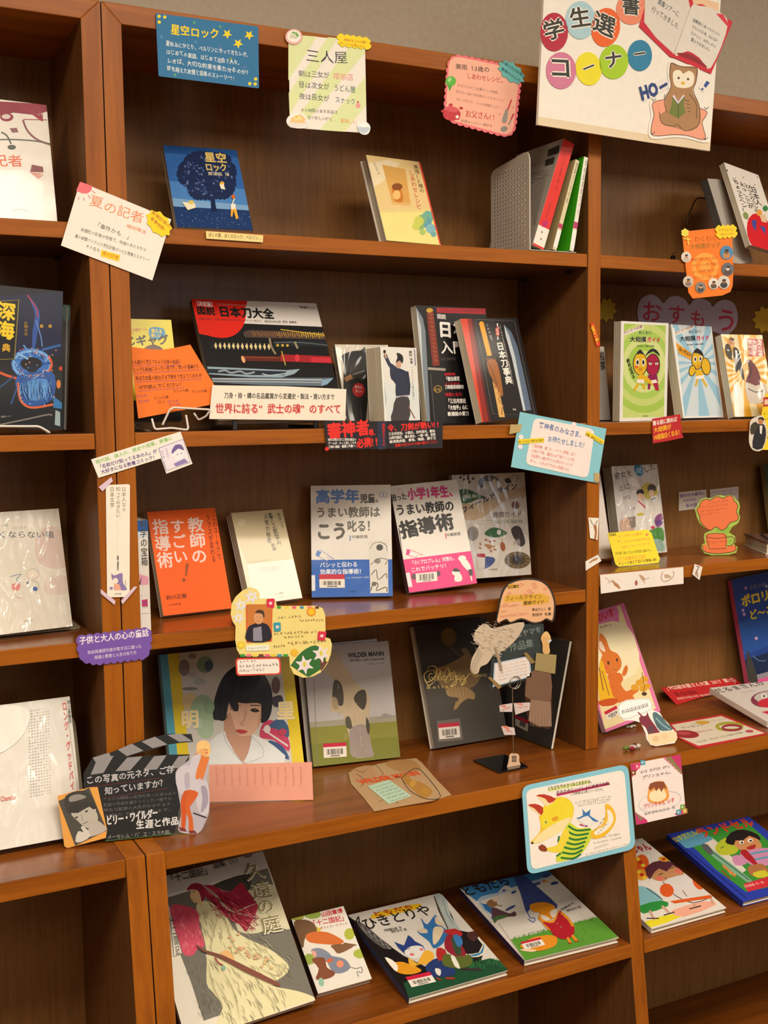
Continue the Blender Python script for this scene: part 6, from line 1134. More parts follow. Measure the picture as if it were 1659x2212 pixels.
P = [floor_pt('L4', q_, Z3R) for q_ in ((1345, 700), (1640, 826))]
d_ = (P[1]-P[0]); d_[2] = 0; d_ *= .16/np.linalg.norm(d_); P[0] = P[1]-d_; ln_w = np.linalg.norm(d_); rr_ = d_/ln_w; uu_ = np.array([-rr_[1], rr_[0], 0]); 
root = thing('hardcover_book', 'dark brown picture covered book lying flat, right edge of the third shelf', 'book', Frame(P[0]+np.array([0, 0, .026]), rr_, uu_))
LOG.append(('lying brown', ln_w, np.round(P[0], 3), np.round(P[1], 3)))
HH = .1
for nm, bx_, mt, cl_ in (('cover', box(0, ln_w, 0, .0024, 0, HH), 'gloss', '#4a3630'), ('cover', box(0, ln_w, .0235, .0255, 0, HH), 'gloss', '#e4dccb'), ('pages', box(.002, ln_w-.003, .0024, .0235, .003, HH-.002), 'pages', None)):
    mesh_obj(nm, bx_[0], bx_[1], M_(mt), root, [cl_]*6 if cl_ else None)
A = Art(Frame(P[0]+np.array([0, 0, .026]), rr_, uu_), root, M_('gloss'), 'L4', ln_w, HH); a(A); A.done()
def a(A): A.full('#2c3a24')
book('paperback_book', 'dark green book cut off by the right edge on the third shelf', [(1622, 70), None, None, None], Z3R, .012, a, 'L4', 'L', hard=False, col='#2c3a24', sp='#7a6a44', fin='gloss', w0=.12, h0=.17, L0=.2, sL=.05, yaw0=0, sy=.1, yb=.165, syb=.01)
# ================================================================ on the ledge, left
def a(A):
    A.v = 'L5'; A.full('#dedad0')
    for i in range(8):
        x = 345-i*20
        for j in range(30):
            yy = 430+i*3+j*21
            if (j*7+i*3) % 11: A.e(x-i*0+j*.6, yy, 5, 4, '#a9a4a0', n=6)
    A.t('ロング・グッドバイ', 458, 380, 520, 1020, 34, '#d8483c', .02, vert=True); A.t('村上春樹訳', 490, 370, 502, 540, 22, '#4a4444', .02, vert=True); A.ln([(470, 365), (560, 1050)], 4, '#c9c4ba')
    A.t('Chandler', 5, 1098, 122, 1080, 36, '#d8604c', .01); A.t('Raymond', -140, 1115, -10, 1100, 36, '#d8604c', .01)
    A.p([(-40, 430), (150, 420), (215, 470), (195, 560), (150, 640), (60, 720), (-40, 740)], '#e9e6dc', 3)
book('hardcover_book', 'tall white film wrapped novel with tiny grey print, on the ledge at the left edge', [None, (497, 352), (606, 1345), None], ZL, .03, a, 'L5', 'R', col='#dedad0', fin='wrap', L0=.2, w0=.19, sy=.1, yb=.03, syb=.03)
g0 = floor_pt('L5', (600, 1260), ZL)
t_ = thing('bookend', 'clear grey bookend just showing behind the white film wrapped novel', 'bookend', loc=(g0[0]-.1, g0[1]+.03, ZL))
v, f = prism(round_poly([(0, 0), (.11, 0), (.105, .16), (0, .16)], .016), 0, .0016); v = [(x, y+z*.2, z) for x, y, z in v]; mesh_obj('upright_plate', v, f, MATS['cream_metal'], t_)
v, f = prism(round_poly([(0, -.06), (.11, -.06), (.11, .0), (.0, .0)], .012), 0.0003, .0018); v = [(x, z, y) for x, y, z in v]; mesh_obj('base_plate', v, f, MATS['cream_metal'], t_)
# clapper board card
def a(A):
    g = '#8f8c8e'
    for P in (((700, 800), (815, 782), (742, 905), (650, 918)), ((912, 795), (1022, 785), (932, 888), (828, 892)), ((1105, 785), (1195, 778), (1125, 880), (1028, 884)), ((1280, 785), (1358, 780), (1300, 868), (1218, 874))): A.p(list(P), g)
    for P in (((665, 795), (780, 760), (800, 790), (690, 835)), ((845, 738), (945, 695), (1028, 745), (910, 785)), ((1015, 680), (1110, 645), (1200, 700), (1095, 728)), ((1200, 632), (1295, 622), (1378, 676), (1285, 682))): A.p(list(P), g)
    w = '#b9b8bc'
    A.t('この写真の元ネタ、ご存', 620, 992, 1250, 905, 62, w, .03, hand=.3); A.t('知っていますか？', 750, 1062, 1200, 1000, 60, w, .03, hand=.3); A.ln([(640, 1005), (1160, 940)], 5, '#5c2428'); A.ln([(750, 1085), (1200, 1015)], 5, '#5c2428')
    for i in range(4): A.t(('アメリカ映画の名作を作ったあの人の', '全部の作品を語りつくした一冊です。', '有名な監督の人生がわかります…', 'どなたでも楽しめます。')[i], 735+i*4, 1110+i*38, 1265-i*3, 1060+i*38, 26, '#6a6a6c', hand=.3, res=1)
    A.t('ビリー・ワイルダー', 765, 1285, 1135, 1225, 78, '#d8d8d6', .04, hand=.25); A.t('生涯と作品', 975, 1310, 1285, 1275, 66, '#d8d8d6', .04, hand=.25); A.t('メーセレム・ハ゛エ・スラ大庭。', 770, 1382, 1245, 1340, 34, '#8f938c', .01, hand=.3, res=1)
    A.ln([(755, 1392), (1250, 1340)], 4, '#4a7a3c')
clap = [(600, 905), (665, 795), (690, 838), (760, 775), (850, 735), (1015, 672), (1200, 625), (1372, 626), (1385, 682), (1290, 690), (1215, 700), (1050, 750), (905, 787), (1020, 783), (1200, 775), (1360, 772), (1340, 900), (1250, 1340), (760, 1396), (700, 1040), (600, 1010)]
r, f2 = standing2('clapper_card', 'black clapperboard shaped card with chalk writing, standing across the two bookcases', clap, ((760, 1396), (1250, 1340)), ZL, .12, 'L5', '#17191a', a, T=.001, lift=.0018); strut(r, f2, .06, .012, .09, .5)
def b(A):
    A.p([(422, 1105), (640, 1010), (765, 1315), (540, 1422)], '#4a4843'); A.p([(470, 1070), (560, 1032), (640, 1050), (690, 1150), (660, 1160), (600, 1140), (520, 1200), (470, 1160)], '#3a3834', 3); A.p([(500, 1075), (560, 1055), (620, 1075), (560, 1100), (500, 1110)], '#8f8b83', 3)
    A.p([(510, 1195), (560, 1170), (640, 1140), (690, 1180), (700, 1250), (650, 1300), (600, 1285), (550, 1240)], '#b7b2a6', 3); A.p([(500, 1180), (560, 1190), (640, 1145), (690, 1185), (690, 1140), (640, 1110), (520, 1130)], '#35332f', 2); A.e(548, 1222, 12, 6, '#2c2a27', -20); A.e(620, 1178, 12, 6, '#2c2a27', -20); A.ln([(585, 1200), (590, 1240), (600, 1245)], 4, '#77736a'); A.ln([(595, 1268), (630, 1252)], 5, '#5a564f'); A.e(682, 1170, 7, 9, '#c8c4ba')
    A.p([(645, 1290), (690, 1240), (765, 1310), (650, 1360), (620, 1340)], '#b7b2a6', 3); A.p([(560, 1320), (600, 1330), (580, 1295), (600, 1285), (650, 1350), (590, 1395), (540, 1395)], '#cfcbc0', 2)
piece(r, f2, 'photo_mount', [(412, 1068), (640, 1008), (700, 1005), (768, 1310), (758, 1370), (485, 1442), (462, 1430)], '#e3a24a', 'L5', -.0010, T=.0006)
piece(r, f2, 'portrait_photo', [(420, 1105), (640, 1010), (766, 1316), (540, 1424)], '#4a4843', 'L5', -.0016, art=b, label='black and white portrait photo of a person with short dark hair', words='print')
def b(A):
    sk, sh = '#d97a3a', '#bfb7c0'
    A.e(1458, 735, 50, 56, '#e2a868'); A.p([(1410, 700), (1440, 672), (1490, 680), (1510, 730), (1500, 775), (1480, 785), (1490, 740), (1440, 730), (1415, 760)], '#e9c07a', 3); A.ln([(1462, 735), (1490, 740)], 4, '#8a4a2a'); A.ln([(1470, 760), (1492, 758)], 5, '#c83a2c')
    A.p([(1400, 765), (1440, 775), (1470, 790), (1500, 790), (1480, 860), (1450, 950), (1400, 960), (1360, 920), (1370, 830)], sk, 3)
    A.p([(1375, 790), (1440, 770), (1420, 870), (1440, 950), (1480, 960), (1500, 1050), (1490, 1190), (1440, 1200), (1400, 1100), (1420, 1050), (1350, 1030), (1300, 1060), (1262, 980), (1265, 900), (1310, 850), (1360, 850)], '#c9c3cc', 3); A.p([(1430, 820), (1470, 800), (1460, 900), (1420, 950), (1400, 930)], sk, 2)
    A.p([(1440, 1000), (1480, 1010), (1490, 1120), (1440, 1190), (1450, 1090)], '#9d97a8', 3); A.p([(1320, 920), (1355, 900), (1360, 1000), (1330, 1020)], '#b1aab8', 2)
    A.p([(1330, 1030), (1420, 1045), (1380, 1120), (1360, 1150), (1380, 1230), (1385, 1320), (1355, 1325), (1350, 1230), (1320, 1150)], '#cf5f22', 3); A.p([(1320, 1035), (1350, 1040), (1330, 1120), (1335, 1200), (1325, 1300), (1300, 1300), (1300, 1200), (1295, 1110)], '#c8541c', 3)
    A.p([(1282, 1290), (1325, 1300), (1340, 1325), (1290, 1318)], '#7a2c2c'); A.p([(1350, 1318), (1395, 1315), (1410, 1335), (1360, 1338)], '#7a2c2c'); A.ln([(1385, 1190), (1480, 1225)], 10, '#2c2430')
piece(r, f2, 'figure_cutout', smooth([(1410, 700), (1440, 668), (1500, 678), (1515, 740), (1490, 790), (1500, 860), (1480, 930), (1500, 1060), (1498, 1180), (1470, 1260), (1420, 1335), (1290, 1328), (1282, 1270), (1298, 1180), (1270, 1010), (1258, 900), (1310, 845), (1370, 800), (1405, 760)], 3), '#b5afb8', 'L5', -.0012, art=b, label='cutout of a blonde woman in a white dress')
# portrait photo book
def a(A):
    A.v = 'L6'; A.full('#c9c6bd'); A.uv([(0, 0), (.018, 0), (.018, 1), (0, 1)], '#3c4640'); A.uv([(.018, 0), (.075, 0), (.075, 1), (.018, 1)], '#4f9fb4')
    A.uv([(.075, 0), (.155, 0), (.155, 1), (.075, 1)], '#e0c615'); A.uv([(.91, 0), (1, 0), (1, 1), (.91, 1)], '#e0c615')
    for q, c in (((0, 200, 40, 60), '#8a7f84'), ((150, 180, 60, 60), '#7d9a80'), ((175, 190, 30, 40), '#4c5c78'), ((40, 440, 60, 60), '#d8c08a'), ((130, 520, 90, 130), '#9ab895'), ((150, 640, 60, 70), '#a8c0a0'), ((40, 350, 60, 12), '#88867f'), ((60, 120, 30, 20), '#9a8a8c')): A.e(*q[:2], q[2], q[3], c)
    A.p([(560, 600), (640, 580), (740, 700), (745, 800), (640, 720), (540, 700)], '#c23a5c', 3); A.p([(600, 620), (680, 560), (740, 620), (740, 700), (660, 640)], '#3c5c84', 3); A.p([(600, 720), (700, 760), (750, 860), (640, 800)], '#2f4c7c', 3); A.p([(620, 420), (690, 400), (700, 470), (640, 480)], '#3c3844', 3); A.ln([(560, 640), (740, 760)], 12, '#d8d0cc', 2)
    A.p([(285, 560), (300, 680), (420, 890), (475, 720), (480, 640), (545, 580), (520, 400), (350, 400)], '#cfa58a', 3)
    A.p([(300, 450), (320, 410), (480, 400), (545, 470), (552, 560), (520, 640), (470, 690), (410, 690), (340, 620), (300, 550)], '#d8ad90', 3); A.p([(290, 570), (340, 630), (400, 690), (480, 690), (470, 780), (410, 870), (330, 790), (285, 680)], '#bd8f74', 3)
    A.p([(205, 560), (210, 450), (250, 320), (300, 240), (380, 190), (480, 195), (560, 240), (620, 360), (625, 480), (605, 560), (570, 592), (545, 585), (548, 490), (530, 455), (420, 455), (330, 440), (308, 500), (290, 575), (240, 575)], '#151518', 4)
    A.p([(320, 440), (360, 430), (390, 470), (375, 505), (345, 500)], '#1a1a1d', 2); A.ln([(330, 500), (345, 480), (372, 500), (388, 490)], 7, '#241c1c', 2); A.p([(468, 505), (500, 490), (538, 510), (505, 520)], '#2a1e1c', 2); A.ln([(470, 470), (540, 472)], 7, '#3a2a24', 2); A.p([(345, 500), (385, 497), (380, 512), (352, 510)], '#2a1e1c', 2)
    A.p([(300, 560), (330, 620), (365, 660), (352, 600), (325, 520)], '#bf9076', 3); A.p([(520, 640), (548, 560), (545, 500), (530, 560)], '#c4967c', 2); A.e(375, 590, 26, 20, '#dcab92'); A.e(505, 590, 24, 18, '#dcab92')
    rr = random.Random(21)
    for i in range(60):
        t = rr.random(); x0 = 250+t*340; A.ln([(430+(t-.5)*60, 205+abs(t-.5)*40), ((430+x0)/2+(t-.5)*130, 300), (x0-10+rr.uniform(-8, 8), 430+rr.random()*60)], 3, rr.choice(('#26262b', '#1c1c20', '#303036', '#0e0e11')), 3, taper=True)
    for i in range(26): x = 215+rr.random()*85; A.ln([(x, 440), (x+rr.uniform(-4, 6), 500), (x+12, 570)], 3, rr.choice(('#26262b', '#303036')), 2, taper=True)
    for q in (((60, 250, 30, 20), '#b8b0ac'), ((110, 300, 40, 24), '#aeb6ae'), ((100, 600, 30, 40), '#b4c8b0'), ((180, 480, 34, 50), '#8fae8c'), ((650, 330, 30, 60), '#6a4a4c'), ((590, 640, 24, 30), '#e0d4d0'), ((700, 660, 30, 24), '#b83a54')): A.e(*q[0], col=q[1])
    A.e(500, 506, 7, 8, '#120e0e'); A.e(502, 504, 2, 2, '#e8e0dc'); A.e(362, 505, 7, 6, '#120e0e'); A.ln([(400, 655), (452, 656)], 3, '#8c2428')
    A.ln([(440, 510), (425, 580), (400, 600), (425, 612)], 5, '#b98a72', 3); A.p([(365, 648), (400, 642), (452, 655), (420, 672), (390, 668)], '#b5373c', 3)
    A.p([(170, 740), (285, 655), (300, 700), (420, 890), (480, 700), (500, 680), (640, 760), (715, 890), (160, 910)], '#d9dcda', 2); A.ln([(280, 665), (300, 740), (420, 888), (545, 890)], 5, '#a8adac', 2); A.ln([(475, 690), (550, 760), (560, 840), (425, 888)], 4, '#a8adac', 2)
    A.t('明', -30, 640, 105, 632, 138, '#f4ead0', .045); A.t('明', -27, 638, 102, 630, 134, '#e8d28a', lay='gold_title'); A.t('星', 655, 578, 790, 572, 138, '#f4ead0', .045); A.t('星', 660, 575, 785, 570, 134, '#e8d28a', lay='gold_title')
book('picture_book', 'large portrait photo book with cyan and yellow bands, woman with black bob hair', [vp('L5', (1135, 45)), (625, 1388), (661, 1668), (366, 1717)], ZL, .016, a, 'P', 'L', hard=True, col='#cfccc2', sp='#3c4640', fin='gloss', L0=.2)
def a(A):
    A.v = 'L6'
    for i in range(12): A.scrib(215+i*55, 920, 215+i*55+6, 1055, 16, '#c88a80', 11, 2)
r, f2 = standing2('text_strip', 'long salmon pink paper strip with faint columns of print, in front of the portrait book', [(170, 905), (908, 885), (918, 1155), (600, 1162), (172, 1172)], ((172, 1172), (918, 1155)), ZL, .15, 'L6', '#eca68f', a, words='lettering'); strut(r, f2, .04, .012, .08, .5)
def a(A):
    A.v = 'L6'; A.full('#b9b4b2'); A.p([(880, 620), (1540, 560), (1560, 890), (900, 940)], '#8b8a3a'); A.p([(880, 600), (1540, 545), (1540, 590), (880, 640)], '#a09c86'); A.p([(890, 760), (1550, 700), (1560, 890), (900, 940)], '#7d8030')
    A.p([(1400, 560), (1430, 535), (1470, 548), (1500, 560), (1400, 575)], '#95938a', 2)
    fur = '#c3b091'
    A.p([(960, 130), (1080, 100), (1150, 200), (1240, 330), (1300, 370), (1325, 450), (1320, 560), (1310, 640), (1320, 700), (1350, 830), (1300, 855), (1210, 850), (1190, 760), (1160, 640), (1130, 540), (1050, 520), (1045, 430), (1065, 300), (1000, 240)], fur, 4)
    A.p([(1190, 640), (1300, 620), (1340, 780), (1350, 845), (1200, 850), (1180, 740)], '#9c9088', 3); A.p([(1210, 430), (1240, 380), (1290, 370), (1302, 450), (1280, 510), (1240, 480)], '#4a4438', 3); A.p([(1070, 300), (1110, 310), (1135, 380), (1130, 480), (1060, 440)], '#4f483c', 3); A.p([(1060, 420), (1090, 430), (1100, 500), (1060, 500)], '#b09a78', 2)
    rr = random.Random(9)
    for i in range(70): x, y = 1080+rr.random()*230, 150+rr.random()*680; A.ln([(x, y), (x+rr.uniform(-10, 16), y+rr.uniform(20, 44))], 4, rr.choice(('#b8a585', '#d6c6a8', '#9a8868', '#cdbb9a')), taper=True) if abs(x-(1060+(y-100)*.28)) < 85 else None
    A.p([(1150, 570), (1180, 560), (1200, 640), (1160, 640)], '#5a5244', 2); A.p([(1300, 560), (1325, 620), (1318, 690), (1300, 640)], '#4a4438', 2)
    A.t('WILDER MANN', 1168, 140, 1422, 128, 34, '#35303a', .035); A.t('欧州の獣人―仮装する原始の名残', 1182, 168, 1425, 160, 17, '#4a4448', .02); A.t('シャルル・フレジェ', 1300, 192, 1425, 188, 15, '#4a4448', .01)
    A.ln([(925, 290), (945, 920)], 4, '#8a8578'); A.barcode((988, 755), (1155, 745), (992, 860), .26)
book('picture_book', 'hardcover with a shaggy furred figure in a meadow, on the ledge', [(655, 1399), (838, 1388), (865.6, 1636), (676, 1659)], ZL, .010, a, 'P', 'L', hard=True, col='#b9b4b2', sp='#5a5550', fin='gloss', L0=.22, sr=.03)
def a(A): A.full('#d8d2c8')
book('magazine', 'white booklet standing hidden behind the furred figure hardcover', [None, (1335, 1446), None, None], ZL, .003, a, 'L2', 'L', hard=False, col='#d8d2c8', fin='gloss', w0=.16, h0=.22, yaw0=-.1, sy=.02, L0=.285, sL=.01, yb=.1625, syb=.001)
# leaflet lying flat
def flat(name, label, poly, z, view, col, art, T=.0008, cat='card', words='handwriting', fin='paper', part='sheet'):
    fr = Frame((0, 0, z+T), (1, 0, 0), (0, 1, 0)); return card(name, label, fr, [vp(view, p) for p in poly], col, (lambda A: (setattr(A, 'v', view), art(A))) if art else None, 'P', T, fin, cat, words, part)
VIEWS['N1'] = (740, 1620, 3.3)
def a(A):
    A.p([(60, 150), (200, 110), (240, 200), (120, 240)], '#b98f66', 3); A.p([(300, 90), (480, 70), (560, 140), (420, 160)], '#b0824f', 3)
    for P in ([(100, 170), (160, 220), (130, 260)], [(230, 100), (290, 170), (250, 200)], [(260, 370), (330, 340), (400, 380)], [(90, 140), (140, 160), (170, 140)]): A.ln(P, 4, '#6a5440', 3)
    A.t('WILDER MANN', 130, 245, 560, 175, 34, '#d8501c', .05); A.p([(420, 205), (450, 170), (500, 220), (560, 230), (640, 290), (610, 335), (560, 345), (520, 300)], '#b5833c', 3); A.ln([(420, 200), (520, 130), (600, 190), (700, 330), (600, 350), (480, 290), (420, 200)], 5, '#3c3832', 3); A.e(500, 240, 20, 26, '#c89a3c', 30); A.e(590, 290, 26, 20, '#c08a34', 30)
r, f2 = flat('leaflet', 'brown paper leaflet with curled edge and red lettering, lying on the ledge', [(42, 160), (160, 128), (250, 100), (370, 75), (525, 58), (565, 90), (660, 200), (775, 318), (640, 360), (380, 405), (225, 436), (150, 340), (60, 240)], ZL, 'N1', '#bd9a70', a)
piece(r, f2, 'mint_note', [(178, 262), (330, 215), (490, 330), (330, 388)], '#bcd8be', 'N1', -.0008, T=.0003, art=lambda A: [A.scrib(215+i*26, 280+i*19, 350+i*24, 240+i*19, 12, '#5a7a6a', 11) for i in range(6)], label='mint green note glued on')
# dark golden book
def a(A):
    A.v = 'L7'; A.full('#4a443b'); A.p([(130, 480), (700, 420), (860, 900), (230, 960)], '#38332c')
    A.e(432, 578, 70, 80, '#6b552c'); A.e(425, 570, 52, 62, '#7b6334'); A.ln([(450, 655), (480, 700), (540, 750)], 5, '#8a7038', 3)
    A.p([(400, 830), (520, 770), (580, 720), (545, 690), (600, 700), (650, 800), (700, 930), (650, 1010), (560, 1030), (500, 1060), (400, 1030), (340, 960), (300, 880), (330, 850)], '#8a7048', 4); A.p([(540, 700), (570, 675), (615, 720), (600, 760)], '#7d6440', 2)
    A.p([(420, 1030), (560, 1010), (650, 1060), (650, 1120), (600, 1110), (540, 1150), (500, 1200), (480, 1180), (520, 1110), (430, 1090)], '#a98a5c', 3); 
    for i in range(14): A.ln([(430+i*15, 1010), (440+i*15, 1090)], 4, ('#c2a472', '#8c7044')[i % 2], taper=True)
    A.ln([(500, 1130), (480, 1210)], 8, '#a98a5c')
    for P in ([(240, 890), (270, 835), (330, 850), (310, 940), (240, 970), (225, 900), (290, 870), (320, 900)], [(300, 900), (360, 860), (340, 950), (370, 880), (400, 930)], [(380, 950), (420, 850), (440, 900), (400, 970), (450, 960)], [(430, 960), (480, 880), (500, 980), (450, 1010), (520, 940), (540, 990)], [(500, 1010), (560, 930), (580, 970), (540, 1000), (590, 930), (620, 900), (660, 920)], [(230, 940), (260, 1000), (320, 960)]): A.ln(P, 9, '#e8c76a', 4, lay='gold_title', taper=True)
    A.t('Gekko Shojo', 262, 960, 575, 955, 70, '#e8c76a', .0, lay='gold_title'); A.t('YAMATO', 640, 935, 760, 925, 26, '#b89a4c', .0, lay='gold_title'); A.t('B e l l e', 250, 1030, 430, 1020, 26, '#b89a4c', .0, lay='gold_title')
    A.p([(335, 1300), (530, 1275), (560, 1455), (345, 1475)], '#6f6660'); A.barcode((345, 1325), (522, 1308), (358, 1452), .26)
book('picture_book', 'charcoal hardcover with golden script and a floating moon, on the ledge', [(122, 480), (760, 415), (930, 1422), (313, 1530)], ZL, .016, a, 'L7', 'R', hard=True, col='#4a443b', fin='paper', L0=.25)
def a(A):
    A.v = 'L7'; A.full('#2c2824'); A.p([(1090, 900), (1240, 880), (1310, 1000), (1305, 1330), (1240, 1350), (1110, 1290)], '#6c4f3a', 3); A.p([(1180, 730), (1345, 740), (1335, 890), (1160, 860)], '#8f7a52')
    A.p([(990, 1240), (1118, 1285), (1112, 1320), (1000, 1270)], '#8a1228'); A.p([(1000, 1272), (1112, 1320), (1105, 1385), (1000, 1330)], '#9a9288'); A.p([(1040, 1290), (1090, 1310), (1085, 1350), (1035, 1330)], '#4a4644')
book('picture_book', 'dark hardcover leaning at an angle against the divider, behind the clip stand', [None, vp('L7', (1478, 622)), vp('L7', (1292, 1535)), None], ZL, .0052, a, 'P', 'L', hard=True, col='#2c2824', fin='paper', yaw0=-1.46, sy=.02, L0=.22, sL=.01, w0=.165, yb=.205, syb=.02)
# clip stand with collage card
P0 = floor_pt('L7', (1000, 1690), ZL)
cs_ = thing('card_clip_stand', 'tall wire clip stand on a black mirror base holding the collage card', 'clip stand', loc=tuple(P0))
q = [floor_pt('L7', p_, ZL)-P0 for p_ in ((640, 1640), (905, 1590), (1110, 1695), (860, 1745))]
v = [(a_[0], a_[1], .0006) for a_ in q]+[(a_[0], a_[1], .0036) for a_ in q]
bevel(mesh_obj('base_plate', v, [(0, 1, 2, 3), (7, 6, 5, 4), (0, 4, 5, 1), (1, 5, 6, 2), (2, 6, 7, 3), (3, 7, 4, 0)], M_('acryl'), cs_), .0004)
FC = Frame(P0+np.array([0, 0, 0]), (1, 0, 0), (0, 0, 1))
pl = [FC.loc(vp('L7', p_)) for p_ in round_poly([(950, 1615), (962, 1598), (1020, 1600), (1032, 1618), (1030, 1660), (1048, 1705), (925, 1730), (940, 1680)], 6, 2)]
v, f = prism([(a_[0], a_[1]+.006) for a_ in pl], -.001, .001); tg = mesh_obj('tag', v, f, M_('paper'), cs_, ['#d8b594']*len(f)); tg['label'] = 'cream tag with two dark marks'
A = Art(Frame(FC.o, FC.r, FC.u), tg, M_('paper'), 'L7', y0=-.001); A.t('SS', 965, 1640, 1008, 1640, 22, '#3c3430', .05); A.t('SS', 965, 1668, 1008, 1668, 22, '#3c3430', .05); A.done(Matrix.Translation((0, 0, .006)))
rad = lambda p_: np.array([FC.loc(vp('L7', p_))[0], 0, FC.loc(vp('L7', p_))[1]])
tube('wire', [tuple(rad(p_)) for p_ in ((985, 1610), (980, 1300), (975, 1010))], .0011, M_('chrome'), cs_)
c0 = rad((980, 958)); rr_ = .0115
tube('ring', [(c0[0]+rr_*math.cos(t), -.0072, c0[2]+rr_*math.sin(t)) for t in np.linspace(0, 2*math.pi, 24)[:-1]], .0009, M_('chrome'), cs_, closed=True)
tube('ring', [(c0[0]+.002+rr_*.9*math.cos(t), .0012, c0[2]-.002+rr_*.9*math.sin(t)) for t in np.linspace(0, 2*math.pi, 24)[:-1]], .0009, M_('chrome'), cs_, closed=True)
FH = Frame(FC.o, FC.r, FC.u)
def a(A):
    A.v = 'L7'; A.p([(935, 130), (960, 120), (1030, 130), (1028, 158), (940, 165)], '#d8a43c'); A.p([(905, 235), (920, 222), (1225, 205), (1290, 235), (1280, 285), (1180, 300), (1065, 312), (1060, 270), (905, 280)], '#dda938')
    A.t('山口謙太', 930, 165, 1030, 155, 30, '#3c2c14', .03, hand=.2); A.t('フィールドサイン', 910, 275, 1225, 250, 46, '#8a6a28', .03, hand=.3); A.t('観察ガイド', 1068, 305, 1245, 292, 36, '#3c2c14', .02, hand=.3)
    A.t('熊谷さとし 著', 1140, 358, 1300, 350, 28, '#4a3a28', .02, hand=.3); A.t('安田守 写真', 1138, 402, 1305, 394, 28, '#4a3a28', .02, hand=.3)
    A.t('どうぶつの足あと', 862, 330, 1030, 312, 22, '#c8604c', hand=.3); A.t('さがし', 868, 375, 930, 360, 22, '#c8604c', hand=.3); A.t('みんなでさがしてみよう！', 865, 415, 1120, 385, 26, '#c8604c', hand=.3)
    for x, y in ((1045, 130), (1150, 125), (1165, 150), (1110, 180), (1250, 165), (1080, 215), (1130, 200), (940, 205), (905, 300)): A.ln(ell_pts(x, y, 11, 12, 0, 8), 3, '#d87060', closed=True); A.ln([(x+18, y-8), (x+24, y+6)], 3, '#d87060')
dome = [(840, 460), (850, 360), (870, 240), (900, 160), (960, 105), (1060, 78), (1160, 76), (1240, 100), (1300, 160), (1335, 240), (1345, 310), (1335, 420), (1310, 450), (1260, 430), (1220, 455), (1150, 465), (1050, 430), (960, 462), (920, 435)]
r, f2 = card('collage_card', 'peach dome shaped collage card with feathered cutout, held up by the wire clip stand', Frame(FH.o-np.array([0, .004, 0]), FH.r, FH.u), [vp('L7', p_) for p_ in smooth(dome, 3)], '#2f2a28', None, T=.001)
piece(r, f2, 'dome_sheet', smooth([(846, 452), (858, 360), (880, 250), (912, 168), (968, 118), (1060, 92), (1158, 92), (1230, 114), (1286, 168), (1318, 245), (1328, 310), (1318, 415), (1300, 432), (1262, 415), (1220, 440), (1150, 450), (1050, 415), (960, 448), (920, 420)], 3), '#e5b184', 'L7', -.0008, T=.0004, art=a)
piece(r, f2, 'slate_sheet', [(860, 660), (900, 470), (1245, 465), (1250, 540), (1215, 900), (1130, 940), (780, 1030), (800, 780)], '#2c3634', 'L7', .0015, T=.0006, art=lambda A: (A.t('ルヤマモ', 1010, 590, 1225, 540, 62, '#7f8a88', .02, hand=.3), A.t('作品集', 955, 712, 1160, 660, 80, '#6f7a78', .02, hand=.3)))
def b(A):
    rr = random.Random(11)
    for i in range(150):
        t, k = rr.random()*6.28, math.sqrt(rr.random()); x, y = 800+k*190*math.cos(t), 590+k*150*math.sin(t); 
        if y-560 > (x-620)*.9+120 or (x > 900 and y > 650): continue
        d = rr.uniform(10, 34); A.ln([(x, y), (x+d, y+d*.5)], 6, rr.choice(('#d6c6b0', '#b3a18c', '#e4d7c4', '#9a8874')), taper=True)
    A.ln([(820, 660), (860, 780), (875, 860)], 18, '#a08a70', 3, taper=False); A.ln([(700, 700), (640, 830), (650, 870)], 40, '#b8a68e', 3)
piece(r, f2, 'feather_cutout', smooth([(612, 850), (630, 750), (690, 640), (640, 600), (660, 520), (720, 465), (760, 470), (800, 500), (900, 480), (1070, 450), (1030, 560), (960, 640), (900, 690), (860, 720), (890, 860), (880, 890), (850, 800), (820, 720), (760, 800), (700, 830), (680, 880), (640, 890)], 3), '#c6b49c', 'L7', -.0016, art=b, label='feathery grey brown cutout')
piece(r, f2, 'note_label', [(818, 800), (1120, 735), (1135, 915), (805, 1005)], '#b8c4d0', 'L7', -.0008, art=lambda A: (A.p([(828, 808), (1110, 748), (1122, 908), (818, 990)], '#e2d9d2'), [A.scrib(850, 840+i*28, 1100, 785+i*28, 15, '#a87a6a', 16) for i in range(5)]), label='white note in a pale blue frame')
def b(A): A.e(1262, 560, 22, 24, '#e2b878'); A.p([(1225, 580), (1290, 585), (1280, 640), (1285, 705), (1240, 705), (1235, 640)], '#d8a868', 2); A.p([(1265, 600), (1310, 600), (1290, 625)], '#c8ccd0')
piece(r, f2, 'figure_cutout', smooth([(1215, 590), (1235, 545), (1265, 528), (1292, 560), (1300, 600), (1285, 640), (1290, 712), (1235, 712), (1230, 640)], 3), '#e0b478', 'L7', -.0012, art=b)
piece(r, f2, 'board_cutout', [(1175, 712), (1348, 728), (1335, 890), (1160, 858)], '#9c8a58', 'L7', -.0016)
piece(r, f2, 'fringe_cutout', [(1095, 900), (1160, 860), (1300, 880), (1312, 1000), (1300, 1130), (1308, 1340), (1200, 1340), (1110, 1290), (1130, 1110), (1080, 1080), (1090, 960)], '#74553f', 'L7', -.0008, art=lambda A: (A.p([(1130, 1110), (1300, 1130), (1308, 1338), (1200, 1336), (1112, 1288)], '#8f705a'), [A.ln([(1130+i*13, 1240), (1128+i*13, 1335)], 4, ('#a58870', '#7a5c48')[i % 2], taper=True) for i in range(13)]), label='brown knitted looking cutout with fringe')
